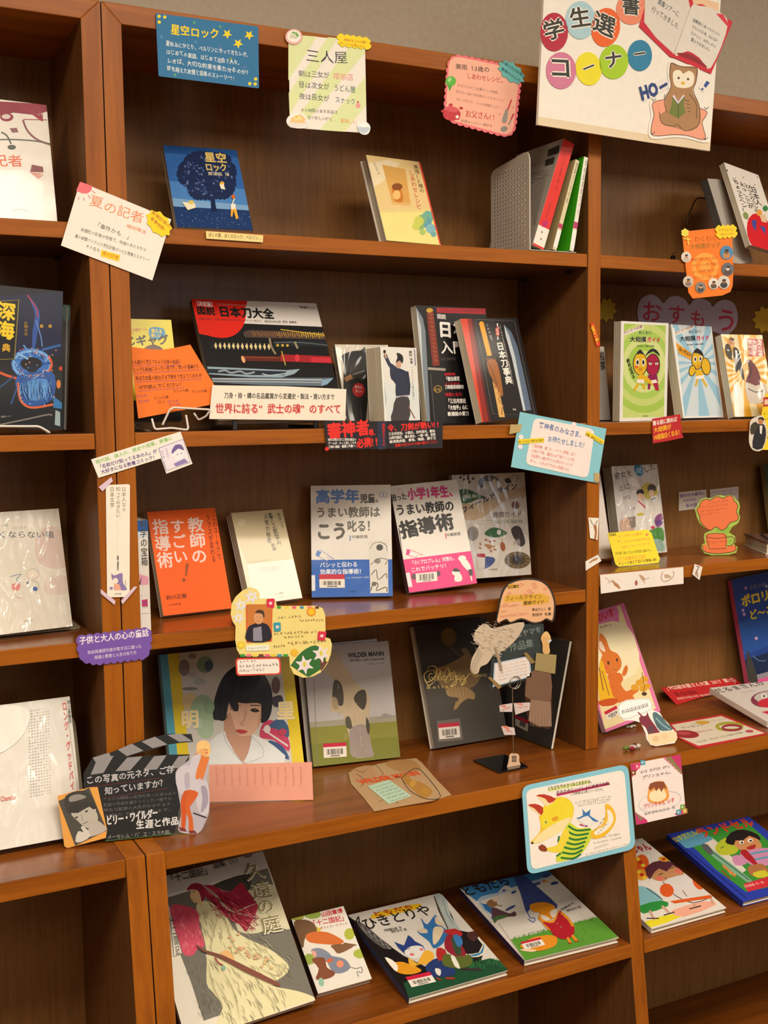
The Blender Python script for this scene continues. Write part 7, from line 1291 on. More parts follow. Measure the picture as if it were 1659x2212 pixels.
for P in ([(862, 1160), (975, 1140), (972, 1215), (868, 1215)], [(985, 1140), (1125, 1135), (1135, 1195), (1000, 1240)], [(878, 1335), (990, 1350), (1000, 1412), (905, 1412)]): piece(r, f2, 'paper_scrap', P, '#cfc0bc', 'L7', -.0004, art=lambda A, P=P: (A.p([P[0], ((P[0][0]+P[1][0])/2, P[0][1]), ((P[2][0]+P[3][0])/2, P[2][1]-30)], '#d8806a'), A.scrib(P[0][0]+30, P[0][1]+50, P[1][0]-15, P[1][1]+45, 20, '#c84a4a', 5)))
for P in ([(1065, 715), (1090, 705), (1165, 790), (1135, 805)], [(760, 920), (785, 915), (880, 1000), (850, 1020)]): piece(r, f2, 'tape', P, '#8f7440', 'L7', -.0020, T=.0002)
# ================================================================ ledge, right bay
def a(A):
    A.v = 'L8'; A.full('#e07aa8'); A.p([(60, 370), (395, 270), (700, 1150), (262, 1330)], '#ead9a4'); A.p([(150, 310), (350, 255), (385, 400), (360, 450), (180, 500)], '#dd7aae', 2); A.p([(120, 500), (440, 420), (560, 800), (300, 900)], '#f0e4bc', 3)
    A.t('くいしんぼ', 40, 470, 200, 440, 80, '#c8282c', .04); A.t('のいす', 212, 420, 352, 360, 90, '#c8282c', .04); A.t('香山美子 作', 225, 465, 320, 442, 20, '#6a4a4c', .01)
    A.p([(215, 520), (240, 515), (275, 560), (310, 650), (370, 680), (405, 750), (395, 810), (350, 850), (300, 860), (250, 830), (220, 760), (240, 690), (215, 640)], '#d9772c', 3); A.p([(215, 580), (235, 580), (268, 655), (255, 665), (222, 640)], '#f0d8c0', 2); A.e(293, 760, 9, 18, '#4a3420', -10); A.e(367, 735, 8, 16, '#4a3420', -10); A.ln([(335, 815), (352, 822), (360, 810)], 3, '#8a3c1c'); A.e(270, 800, 22, 15, '#e0603c')
    A.p([(290, 860), (390, 845), (420, 900), (400, 940), (440, 1000), (480, 990), (540, 970), (550, 1000), (500, 1040), (520, 1080), (380, 1100), (310, 1000), (300, 920)], '#d8702a', 3); A.p([(410, 850), (440, 780), (460, 800), (450, 850), (425, 875)], '#d8702a', 2)
    A.p([(215, 770), (250, 760), (330, 1040), (380, 1070), (340, 1090), (215, 1080)], '#e8b41c', 2); A.p([(205, 1090), (330, 1060), (380, 1080), (340, 1120), (240, 1130)], '#c8541c', 2); A.ln([(215, 800), (250, 1000)], 8, '#8a4a24'); A.ln([(240, 830), (300, 1040)], 6, '#8a4a24')
    for x, y in ((560, 930), (600, 900), (620, 960), (520, 970), (590, 980)): A.e(x, y, 34, 28, '#dba02c')
    A.ln([(580, 840), (600, 960), (590, 1030)], 6, '#8a6a2c'); A.e(600, 1025, 22, 16, '#4a3424'); A.barcode((255, 1180), (360, 1125), (290, 1250), .36)
    A.ln([(440, 300), (735, 1160)], 5, '#f0a8c8')
book('picture_book', 'pink edged picture book with an orange rabbit on a chair, ledge of the right bay', [None, (425, 248), (742, 1165), (272, 1362)], ZL, .012, a, 'L8', 'L', hard=True, col='#e07aa8', sp='#d0a0b0', fin='gloss', L0=.3, w0=.165, sr=.05)
def a(A):
    A.t('MOE絵本屋さん大賞 2017 第1位', 830, 995, 1390, 920, 40, '#f0c8b8', .03); A.t('MOE', 885, 985, 975, 975, 46, '#f4d8cc', .04) if 0 else None; A.ln([(815, 955), (795, 985), (815, 1005)], 4, '#e8a898', 2); A.ln([(1375, 900), (1385, 920), (1370, 940)], 4, '#e8a898', 2)
    A.t('第1位の絵本', 880, 1050, 1065, 1025, 40, '#7a0c10', .03); A.t('絵本好きが選ぶ今年一番の絵本がずらり', 890, 1080, 1250, 1030, 24, '#efb0a4', .02)
standing2('banner_strip', 'red banner strip with pale lettering propped on the ledge of the right bay', [(745, 975), (1370, 882), (1432, 940), (1240, 1010), (878, 1120)], ((878, 1120), (1432, 1010)), ZL, 1.1, 'L8', '#bd1c1e', a, T=.0012, words='lettering', cat='sign')
def a(A):
    A.v = 'L8'; A.full('#d8cec4'); A.t('だるまさんが', 1240, 1022, 1659, 945, 46, '#3a3630', .02, hand=.15); A.t('かがくいひろし', 1440, 1022, 1560, 1000, 14, '#6a645c')
    A.e(1660, 1070, 150, 72, '#8a3c48', -4); A.e(1660, 1052, 120, 48, '#c9c0b8', -4); A.e(1680, 1100, 110, 42, '#d0303c', -4); A.e(1625, 1045, 26, 22, '#e9e0d8'); A.e(1625, 1045, 8, 10, '#3a3430'); A.ln([(1530, 1075), (1565, 1085)], 10, '#7a2c38'); A.p([(1600, 1180), (1800, 1150), (1800, 1260), (1660, 1200)], '#c8304c')
lying('picture_book', 'white board picture book with a round red figure, lying on the ledge', [(1160, 990), None, None, (1655, 1285)], ZL, .012, a, 'L8', 'L', col='#d8cec4', fin='gloss', w0=.18, h0=.19, yaw0=.0, L0=1.25, sL=.1, yb=.03, syb=.03)
def a(A):
    A.v = 'L8'; A.full('#1f3f8c'); A.uv([(0, 0), (1, 0), (1, .3), (0, .25)], '#16294c'); A.uv([(0, .3), (1, .35), (1, .7), (0, .6)], '#23509c'); A.uv([(0, 0), (1, 0), (1, .045), (0, .045)], '#d8548c'); A.uv([(.1, .045), (1, .045), (1, .09), (.1, .09)], '#8f8a94')
    A.t('ふたりの', 1500, 135, 1640, 105, 42, '#8f8478', .01, hand=.1); A.t('ポロリン', 1440, 290, 1760, 200, 110, '#dcc42c', .05, hand=.1); A.t('ど〜こだ', 1505, 400, 1780, 320, 90, '#dcc42c', .05, hand=.1)
    for x, y, c in ((1468, 120, '#c89ad8'), (1558, 550, '#e8b8d8'), (1645, 105, '#b8c8f0'), (1445, 310, '#c8a0d8'), (1455, 345, '#c8a0d8')): A.p(burst(x, y, 18, 20, 8, 0, .4), c)
    A.p([(1480, 650), (1500, 690), (1540, 790), (1570, 900), (1560, 925), (1490, 920), (1475, 760)], '#3c3c38', 2); A.ln([(1530, 700), (1580, 740), (1640, 740)], 4, '#7a9ad0', 3)
book('picture_book', 'navy blue picture book with yellow title and stars, right edge of the ledge', [(1337, 52), None, None, (1500, 928)], ZL, .014, a, 'L8', 'L', hard=True, col='#1f3f8c', sp='#c8547c', fin='gloss', L0=.11, sL=.03, w0=.2, yaw0=-.05, sy=.03, sr=.05, yb=.14, syb=.01)
def a(A):
    A.p([(835, 1290), (1258, 1215), (1630, 1362), (1065, 1470), (900, 1395), (870, 1330)], '#e0d4be'); A.e(960, 1370, 110, 34, '#9c2c34', 4); A.e(940, 1362, 60, 14, '#b84a4c', 4); A.ln(ell_pts(1330, 1305, 110, 30), 24, '#a8a434', closed=True); A.ln(ell_pts(1350, 1315, 80, 22), 18, '#9c2c44', closed=True); A.e(1500, 1345, 36, 12, '#c04a5c'); A.e(1100, 1270, 60, 16, '#d8a83c')
    A.t('プレゼント', 930, 1325, 1130, 1295, 20, '#4a4434', .01, hand=.2); A.t('だるまさんといっしょに', 1060, 1360, 1200, 1335, 18, '#c84a6c', .02, hand=.2); A.t('あたたかい、やさしい気持ちになる絵本', 1180, 1420, 1460, 1360, 20, '#4a4434', hand=.2, res=1); A.t('さいごまで', 1070, 1445, 1160, 1425, 22, '#4a4434', hand=.2); A.scrib(1000, 1290, 1300, 1245, 12, '#6a5a44', 16)
flat('caption_card', 'cream card with broad red border and drawn sweets, lying on the ledge, right bay', [(820, 1278), (1265, 1200), (1656, 1365), (1060, 1490), (872, 1392)], ZL, 'L8', '#c8282c', a, T=.001)
mon = [(370, 1150), (395, 1110), (450, 1085), (560, 1072), (640, 1072), (672, 1110), (670, 1170), (735, 1195), (760, 1240), (810, 1290), (850, 1340), (878, 1370), (880, 1420), (860, 1455), (700, 1482), (655, 1470), (620, 1420), (612, 1370), (570, 1280), (510, 1262), (430, 1262), (385, 1225)]
def a(A):
    A.p(smooth([(380, 1150), (400, 1118), (455, 1092), (560, 1080), (635, 1080), (662, 1115), (655, 1165), (640, 1180), (650, 1205), (610, 1190), (530, 1215), (535, 1250), (500, 1232), (430, 1250), (392, 1215)], 2), '#f2eeea'); A.ln(smooth([(380, 1150), (400, 1118), (455, 1092), (560, 1080), (635, 1080), (662, 1115), (655, 1165), (530, 1220), (430, 1250), (392, 1215)], 2), 2.5, '#6a6468', closed=True)
    A.t('わはははははは', 412, 1210, 640, 1145, 42, '#4a4a54', .02, hand=.2)
    A.p([(555, 1240), (570, 1225), (540, 1190), (560, 1195), (590, 1225), (620, 1215), (625, 1185), (640, 1225), (660, 1260), (690, 1300), (720, 1345), (750, 1380), (690, 1370), (650, 1400), (640, 1390), (610, 1320), (570, 1290)], '#7a1c34', 2); A.e(655, 1340, 30, 36, '#5c3440'); A.p([(670, 1205), (700, 1190), (760, 1240), (800, 1290), (850, 1335), (790, 1350), (730, 1345), (690, 1280)], '#4c6c74', 2); A.ln([(700, 1240), (760, 1300), (820, 1340)], 6, '#a0d0d4', 3); A.ln([(700, 1280), (740, 1330)], 6, '#2c3c44', 3)
    A.p([(625, 1390), (690, 1370), (800, 1355), (860, 1350), (876, 1380), (870, 1440), (700, 1475), (650, 1455)], '#e3cfa4', 2); A.e(700, 1420, 30, 26, '#dab98a'); A.e(770, 1400, 34, 28, '#e0c498')
r, f2 = standing2('speech_card', 'laughing speech bubble cutout above red and grey creatures, ledge of the right bay', mon, ((655, 1478), (860, 1458)), ZL, .35, 'L8', '#eee8e0', a); strut(r, f2, .04, .01, .075, .7)
for nm, pc, lb, cc in (('hair_clip', (500, 1500), 'small red, green and white toy clip lying on the front of the ledge', ('#6a7a2c', '#c9bcb0', '#5a2420', '#8a2430')), ('wire_clip', (490, 1315), 'tiny silver wire clip lying behind the speech bubble cutout', ('#8a8a7c', '#b8b8ac', '#6a6a60', '#a8a89c'))):
    o_ = floor_pt('L8', pc, ZL); k = 1.0 if nm == 'hair_clip' else .6; t_ = thing(nm, lb, 'clip', loc=tuple(o_))
    for i, (x, y, rx, c) in enumerate(((-.014, .002, .007, cc[0]), (0, 0, .009, cc[1]), (.014, 0, .006, cc[1]), (.012, .008, .005, cc[2]), (-.006, -.006, .006, cc[3]))):
        n1 = [(x*k+rx*k*math.cos(t)*math.cos(p_), y*k+rx*.6*k*math.sin(t)*math.cos(p_), .0045*k+.0045*k*math.sin(p_)) for p_ in (-1.4, -.7, 0, .7, 1.4) for t in np.linspace(0, 6.283, 9)[:-1]]
        fs = [(a_*8+b_, a_*8+(b_+1) % 8, (a_+1)*8+(b_+1) % 8, (a_+1)*8+b_) for a_ in range(4) for b_ in range(8)]+[tuple(range(7, -1, -1)), tuple(range(32, 40))]
        mesh_obj('bead', n1, fs, M_('gloss'), t_, [c]*len(fs), smooth=True)
    tube('bar', [(-.02*k, .003, .0015), (0, -.002, .0025), (.02*k, .003, .0015)], .0012, M_('chrome'), t_)
# ================================================================ cards on the ledge front
FL = Frame((0, -PR-.0026, ZL), (1, 0, 0), (0, LEAN, 1))
fox = round_poly([(80, 292), (762, 148), (812, 692), (118, 862)], 58, 5)
def tl(A):
    A.t('ともだちやのきつねとおおかみ、', 245, 322, 540, 268, 30, '#3c3c1c', .02, hand=.25)
r, f2 = card('fox_card', 'sky blue framed card with a yellow fox in striped green, on the ledge front', Frame(FL.o-np.array([0, .001, 0]), FL.r, FL.u), [vp('M1', p) for p in fox], '#86c3d6', None, T=.001)
def b(A):
    A.ln([(248, 318), (515, 262)], 18, '#d5df84'); A.ln([(302, 348), (640, 275)], 16, '#b0305c'); A.t('ともだちやのきつねとおおかみ、', 245, 322, 540, 272, 30, '#3c3c1c', .02, hand=.25); A.t('おおかみといっしょに出会うお話。', 300, 345, 660, 280, 26, '#4a1428', .02, hand=.25); A.t('この絵本は人気シリーズです。', 390, 352, 612, 320, 22, '#4a463c', .01, hand=.25)
    for i in range(3): A.t(('いっしょにあそぶとたのしいね', 'ほんとうのともだちになれるかな', 'よんでみてください'), 0, 0, 1, 1, 1, '#fff') if 0 else A.scrib(420+i*10, 402+i*16-i*4, 660-i*10, 362+i*16, 14, '#8a867a', 15)
    A.t('ともだちになるために、さがしに出かける', 525, 635, 710, 605, 15, '#6a665a', hand=.2, res=1); A.t('そのものがたり、ともだちや', 535, 665, 720, 628, 15, '#6a665a', hand=.2, res=1); A.t('どうぞごらんください。', 540, 700, 640, 665, 15, '#6a665a', hand=.2, res=1); A.scrib(490, 735, 760, 668, 12, '#8a867a', 18)
    y_, o_ = '#e9d52c', '#dd9a1c'
    A.p([(320, 360), (380, 375), (412, 430), (400, 500), (370, 540), (300, 600), (200, 650), (145, 660), (140, 645), (190, 590), (200, 540), (190, 480), (220, 420), (260, 380)], '#e8c22c', 4); A.p([(330, 365), (385, 385), (408, 430), (395, 495), (320, 520), (230, 560), (205, 540), (200, 480), (230, 420)], y_, 4); A.p([(150, 655), (200, 590), (290, 530), (390, 490), (370, 540), (300, 600), (210, 645)], '#f0dfa4', 3)
    A.p([(170, 352), (200, 342), (240, 350), (298, 372), (260, 410), (235, 420), (205, 385)], '#f0d9a0', 2); A.p([(170, 352), (220, 342), (298, 372), (255, 400), (230, 372), (190, 358)], '#b5341c', 2); A.p([(118, 412), (170, 405), (215, 430), (205, 478), (175, 465)], '#f0d9a0', 2); A.p([(118, 412), (165, 404), (215, 428), (205, 478), (160, 435)], '#b5341c', 2)
    A.e(233, 522, 8, 10, '#a8bc6a'); A.e(233, 522, 4, 5, '#4a5a2c'); A.e(292, 500, 24, 14, '#e0a01c', -20); A.e(146, 655, 9, 7, '#3c2c1c')
    A.p([(385, 525), (440, 560), (520, 560), (525, 620), (480, 700), (430, 745), (300, 775), (330, 690), (360, 640), (350, 580)], '#c9d636', 3)
    for i in range(7): A.ln([(376-i*8, 545+i*34), (430-i*4, 575+i*30), (518-i*10, 568+i*26)], 13, '#24702e', 3)
    A.ln([(318, 610), (312, 650)], 12, '#2f7a34'); A.ln([(300, 740), (330, 720)], 12, '#2f7a34')
    A.p([(355, 560), (385, 600), (360, 660), (320, 715), (240, 705), (225, 690), (300, 670), (325, 620)], '#ead23c', 3); A.p([(185, 680), (215, 665), (240, 690), (235, 710), (200, 705)], '#8a3c1c', 2); A.ln([(190, 672), (205, 690)], 6, '#8a3c1c'); A.ln([(205, 662), (215, 690)], 6, '#8a3c1c')
    A.p([(430, 495), (465, 480), (465, 430), (485, 465), (520, 435), (515, 480), (570, 515), (540, 525), (510, 550), (470, 530)], '#e8e4de', 2); A.p([(430, 495), (470, 478), (465, 432), (488, 462), (520, 437), (515, 480), (572, 515), (535, 515), (500, 480), (450, 500)], '#3a74b4', 2); A.ln([(450, 535), (475, 545)], 9, '#b0305c'); A.ln([(480, 548), (500, 545)], 9, '#8a4a84')
    A.p([(615, 405), (660, 430), (682, 500), (650, 570), (590, 620), (530, 625), (525, 580), (590, 540), (615, 480)], '#ecba2c', 4); A.p([(625, 440), (655, 460), (665, 510), (635, 560), (580, 598), (545, 600), (550, 575), (605, 545), (630, 500)], '#f1e9da', 3); A.t('オレたち、', 548, 585, 632, 470, 16, '#6a5a3c', .01, hand=.2); A.t('ともだち。', 565, 600, 645, 520, 16, '#6a5a3c', .01, hand=.2)
piece(r, f2, 'inner_sheet', round_poly([(106, 318), (736, 185), (778, 668), (142, 830)], 44, 5), '#efe6da', 'M1', -.0006, T=.0004, art=b)
def a(A):
    A.v = 'M1'; pk = '#c8306c'
    A.p([(985, 108), (1098, 88), (1110, 215), (1085, 200)], pk); A.p([(1000, 110), (1035, 100), (1108, 195), (1100, 215)], '#8a7a4c'); A.p([(778, 150), (860, 135), (790, 232), (784, 232)], pk); A.p([(1060, 470), (1128, 400), (1133, 468), (1075, 480)], pk); A.p([(808, 460), (880, 505), (890, 525), (815, 540)], pk); A.p([(806, 455), (860, 500), (840, 515)], '#8a7a5c')
    for x, y, c in ((820, 165, '#dd5470'), (795, 205, '#8a4a2c'), (855, 140, '#4aa0b4'), (1085, 458, '#4aa0b4'), (1110, 425, '#6aac3c'), (1125, 450, '#c8a03c')): A.p(round_poly([(x-16, y-14), (x+14, y-18), (x+18, y+14), (x-12, y+18)], 4, 2), c); A.e(x, y, 6, col='#f0e0dc')
    for i in range(12): A.ln([(990+i*9, 108+i*9), (998+i*9, 104+i*9)], 5, ('#e890b0', '#f0e0c8')[i % 2])
    A.t('ぼくは　だいすきな　おやつ。', 842, 212, 1040, 172, 22, '#6a5a5c', .01, hand=.25); A.t('プリンちゃん。', 850, 248, 1055, 208, 24, '#6a5a6c', .01, hand=.25)
    A.ln(ell_pts(965, 390, 138, 62, -12), 3, '#b8c4cc', closed=True); A.p([(905, 275), (990, 262), (1025, 355), (985, 395), (930, 402), (888, 385), (890, 330)], '#e8a04c', 3); A.p([(905, 330), (985, 310), (1005, 360), (960, 390), (905, 380)], '#f4e2b8', 3); A.p([(902, 275), (935, 262), (990, 262), (1012, 310), (990, 300), (975, 330), (960, 300), (940, 325), (930, 298), (905, 320), (895, 300)], '#8c4a2c', 1) if 0 else A.p([(902, 275), (935, 262), (990, 262), (1012, 312), (990, 300), (975, 330), (960, 300), (942, 325), (928, 298), (905, 320), (893, 305)], '#8c4a2c')
    A.t('プリンちゃん いす', 860, 440, 1060, 395, 34, '#d0344c', .02, hand=.2); A.t('なかがわちひろ 文', 865, 480, 1065, 435, 20, '#6a5a5c', .01, hand=.2)
card('pudding_card', 'pink cornered card with a drawn custard pudding, on the ledge front by the fox card', FL, [vp('M1', p) for p in ((778, 150), (1098, 88), (1133, 468), (815, 540))], '#f0e2dc', a)
# ================================================================ lowest display shelf
def a(A):
    A.v = 'M5'; A.full('#ded7c6'); gr, lg = '#6d6a5e', '#d9d2a4'
    A.uv([(0, .88), (1, .88), (1, 1), (0, 1)], '#c6bfb4')
    A.p([(60, 560), (290, 490), (560, 420), (900, 310), (1100, 255), (1200, 560), (1330, 860), (1480, 1250), (1560, 1540), (1400, 1480), (1180, 1550), (1000, 1000), (480, 1120), (650, 1650), (620, 1720), (460, 1775), (330, 1380), (230, 1120), (120, 640)], gr)
    A.p([(870, 900), (1180, 850), (1330, 860), (1500, 1350), (1380, 1480), (1180, 1550), (1150, 1400), (1290, 1300), (1250, 1180), (930, 1050)], gr)
    rr = random.Random(12)
    A.p([(560, 420), (900, 310), (930, 420), (880, 500), (700, 480)], '#3f3b36', 3)
    A.p([(400, 600), (480, 580), (640, 660), (760, 860), (900, 960), (1100, 1050), (1290, 1200), (1290, 1300), (1150, 1420), (1400, 1480), (1560, 1560), (1250, 1660), (1150, 1720), (860, 1806), (590, 1806), (650, 1650), (560, 1500), (490, 1400), (490, 1100), (440, 860), (390, 700)], lg, 3)
    A.p([(900, 480), (1150, 420), (1200, 560), (1330, 860), (1200, 840), (1000, 900), (860, 900), (780, 820)], '#cfc8a6', 2)
    A.p([(130, 640), (230, 620), (395, 680), (420, 840), (470, 1020), (400, 1060), (350, 1125), (260, 1110), (210, 960), (150, 800)], '#cf4a62', 3)
    for i in range(50): x, y = 140+rr.random()*280, 650+rr.random()*420; A.ln([(x, y), (x+18, y+22), (x+10, y+44)], 7, rr.choice(('#e07a88', '#b83450', '#e8949c')), 2, taper=True)
    A.p([(290, 480), (330, 420), (400, 405), (470, 440), (480, 520), (450, 590), (420, 560), (400, 500), (340, 470)], '#8c1f34', 3); A.p([(330, 500), (350, 470), (400, 480), (430, 540), (440, 640), (400, 600), (365, 600), (335, 560), (325, 530)], '#dcb884', 3); A.e(362, 490, 12, 6, '#4c6a60', -20); A.ln([(345, 575), (360, 570)], 4, '#b04a3c')
    A.p([(450, 430), (560, 430), (700, 500), (830, 400), (880, 460), (960, 560), (1000, 650), (930, 800), (880, 890), (820, 820), (720, 760), (600, 650), (500, 560), (460, 500)], '#9a1f38', 3)
    for i in range(60):
        x = 480+rr.random()*480; y = 440+(x-480)*.35+rr.random()*240-40; A.ln([(x, y), (x+26, y+14), (x+44, y+38), (x+70, y+36)], 7, rr.choice(('#c03a50', '#74142a', '#d45a68', '#8c1c34')), 3, taper=True)
    for P in ([(440, 420), (560, 500), (640, 600), (760, 690), (900, 640), (1010, 600)], [(450, 430), (600, 560), (720, 680), (1060, 760)]): A.ln(P, 14, '#bdb69c', 4, taper=True)
    for i in range(34): x, y = 400+rr.random()*350, 640+rr.random()*440; A.ln([(x, y), (x+16, y+30), (x+24, y+64)], 4, rr.choice(('#8f8768', '#c8a880', '#b9b08a', '#77705a')), 2)
    for i in range(110):
        x = 500+rr.random()*760; y = 1100+rr.random()*680
        if y > 1150+(x-480)*.1 and y < 1800-(x-600)*.18: A.ln([(x, y), (x+30, y+36), (x+44, y+80)], 4, rr.choice(('#8d8664', '#6a6550', '#a69f7a')), 3, taper=True)
    for i in range(70):
        x = 860+rr.random()*440; y = 880+(x-860)*.7+rr.random()*260-60; A.ln([(x, y), (x+34, y+20), (x+54, y+56)], 4, rr.choice(('#8d8664', '#6a6550', '#c0b890')), 3, taper=True)
    for i in range(60): x, y = 250+rr.random()*200, 1140+rr.random()*580; A.ln([(x+(y-1140)*.28, y), (x+(y-1140)*.28+8, y+40)], 4, rr.choice(('#8f8a64', '#4f4c40', '#55523f')), taper=True)
    for i in range(60):
        x = 520+rr.random()*420; y = 470+(x-480)*.5+rr.random()*230-40; A.ln([(x, y), (x+14, y+26), (x+40, y+34), (x+48, y+62)], 9, rr.choice(('#b02c46', '#6e1428', '#d4606c', '#a02038')), 3, taper=True)
    for P in ([(620, 660), (560, 900), (520, 1100)], [(700, 800), (740, 1000), (900, 1200)], [(1290, 1200), (1200, 1330), (1000, 1250)], [(640, 1270), (760, 1500), (820, 1780)], [(560, 1350), (700, 1600), (740, 1790)], [(800, 1300), (980, 1560), (1040, 1720)], [(950, 1380), (1120, 1560), (1180, 1660)], [(500, 1200), (560, 1450), (660, 1640)]): A.ln(P, 7, '#a9a27c', 4, taper=True)
    for i in range(20): A.e(660+rr.random()*160+i*18, 900+rr.random()*120+i*14, 16, 13, rr.choice(('#d8a878', '#d0b07c', '#cc9a74')))
    A.p([(620, 1110), (700, 1080), (760, 1160), (730, 1200), (660, 1170)], '#e0b070', 3); A.p([(380, 1020), (480, 1080), (650, 1130), (900, 1250), (1100, 1350), (1210, 1410), (1200, 1440), (1080, 1390), (860, 1290), (700, 1200), (560, 1130), (440, 1090)], '#7a4030', 2); A.ln([(570, 1150), (600, 1200), (650, 1230)], 14, '#9c3430', 3); A.e(655, 1255, 20, 24, '#7fae94')
    A.p([(130, 720), (165, 860), (240, 1110), (165, 1140), (140, 900)], '#ded7c6'); A.t('十二国記', 140, 740, 205, 1130, 44, '#35322c', .02, vert=True)
    A.t('「十二国記」', 105, 420, 545, 320, 92, '#3a3834', .01); A.t('画集〈1〉', 565, 278, 840, 200, 62, '#4a4844', .01); A.e(902, 140, 42, 20, '#8c6a72', -14)
    for s, x0, y0, x1, y1 in (('久', 870, 400, 1060, 360, 190), ('遠', 940, 600, 1150, 555, 190), ('の', 990, 735, 1180, 695, 165), ('庭', 1040, 935, 1260, 880, 190)) if 0 else (): pass
    for s, x0, y0, x1, y1, hh in (('久', 880, 400, 1080, 360, 190), ('遠', 945, 590, 1155, 550, 190), ('の', 1000, 735, 1180, 700, 165), ('庭', 1045, 930, 1255, 885, 190)): A.t(s, x0+6, y0+6, x1+6, y1+6, hh, '#e4dfc8', .03); A.t(s, x0, y0, x1, y1, hh, '#857b50', .0)
book('picture_book', 'big art book with a red haired robed figure, lowest shelf beside the left post', [None, (1048, 90), (1580, 1572), (285, 2000)], Z5, .012, a, 'M5', 'L', hard=False, col='#e6dfcc', sp='#b8b0a0', fin='gloss', L0=.5, w0=.215, sr=.06)
def a(A):
    A.v = 'M3'; A.full('#dcd6ca')
    for q, c in (((140, 600, 50, 26), '#9aa03c'), ((250, 585, 60, 30), '#8ca044'), ((510, 720, 36, 40), '#a8b03c'), ((590, 860, 50, 34), '#a4b044'), ((225, 900, 40, 40), '#8ca044'), ((250, 690, 60, 20), '#c8b440')): A.p(scallop(ell_pts(*q[:4], 0, 7), 22, 5, 3), c)
    A.p([(120, 640), (180, 620), (250, 640), (280, 700), (200, 740), (180, 820), (140, 760)], '#6a4c30', 3); A.p([(200, 730), (260, 705), (360, 710), (470, 770), (420, 795), (300, 790), (220, 775)], '#c8682c', 3); A.p([(380, 800), (470, 790), (550, 800), (440, 860), (400, 830)], '#7a5434', 3); A.ln([(470, 785), (560, 800)], 10, '#7a5434')
    A.p([(240, 830), (300, 820), (360, 850), (380, 880), (360, 920), (290, 900), (250, 870)], '#7c8494', 3); A.p([(240, 840), (270, 845), (275, 880), (250, 875)], '#dc9a8c', 2); A.p([(340, 870), (400, 880), (480, 900), (520, 960), (470, 1000), (400, 1000), (360, 940)], '#787e90', 3); A.e(445, 935, 26, 26, '#e08868'); A.e(370, 910, 24, 14, '#cc5c34', -20)
    A.p([(240, 900), (330, 890), (350, 960), (410, 1000), (370, 1040), (270, 1050), (290, 970)], '#7c4428', 3); A.ln([(500, 950), (560, 970), (600, 960), (605, 1000), (570, 990), (580, 1030)], 7, '#7c7c7c', 3); A.e(308, 1070, 20, 34, '#8cb4a0', -10)
    A.t('山田章博', 315, 605, 465, 575, 38, '#c0303c', .04); A.t('「十二国記」', 235, 672, 500, 625, 44, '#c0303c', .03); A.t('ポストカードブック', 305, 692, 500, 655, 22, '#a85044', .01)
book('picture_book', 'small postcard book with an orange fish and grey mouse, lowest shelf', [(102, 615), (465, 528), (680, 1045), (285, 1158)], Z5, .014, a, 'M3', 'L', hard=False, col='#dcd6ca', sp='#3c3430', fin='gloss', L0=.6, sL=.5)
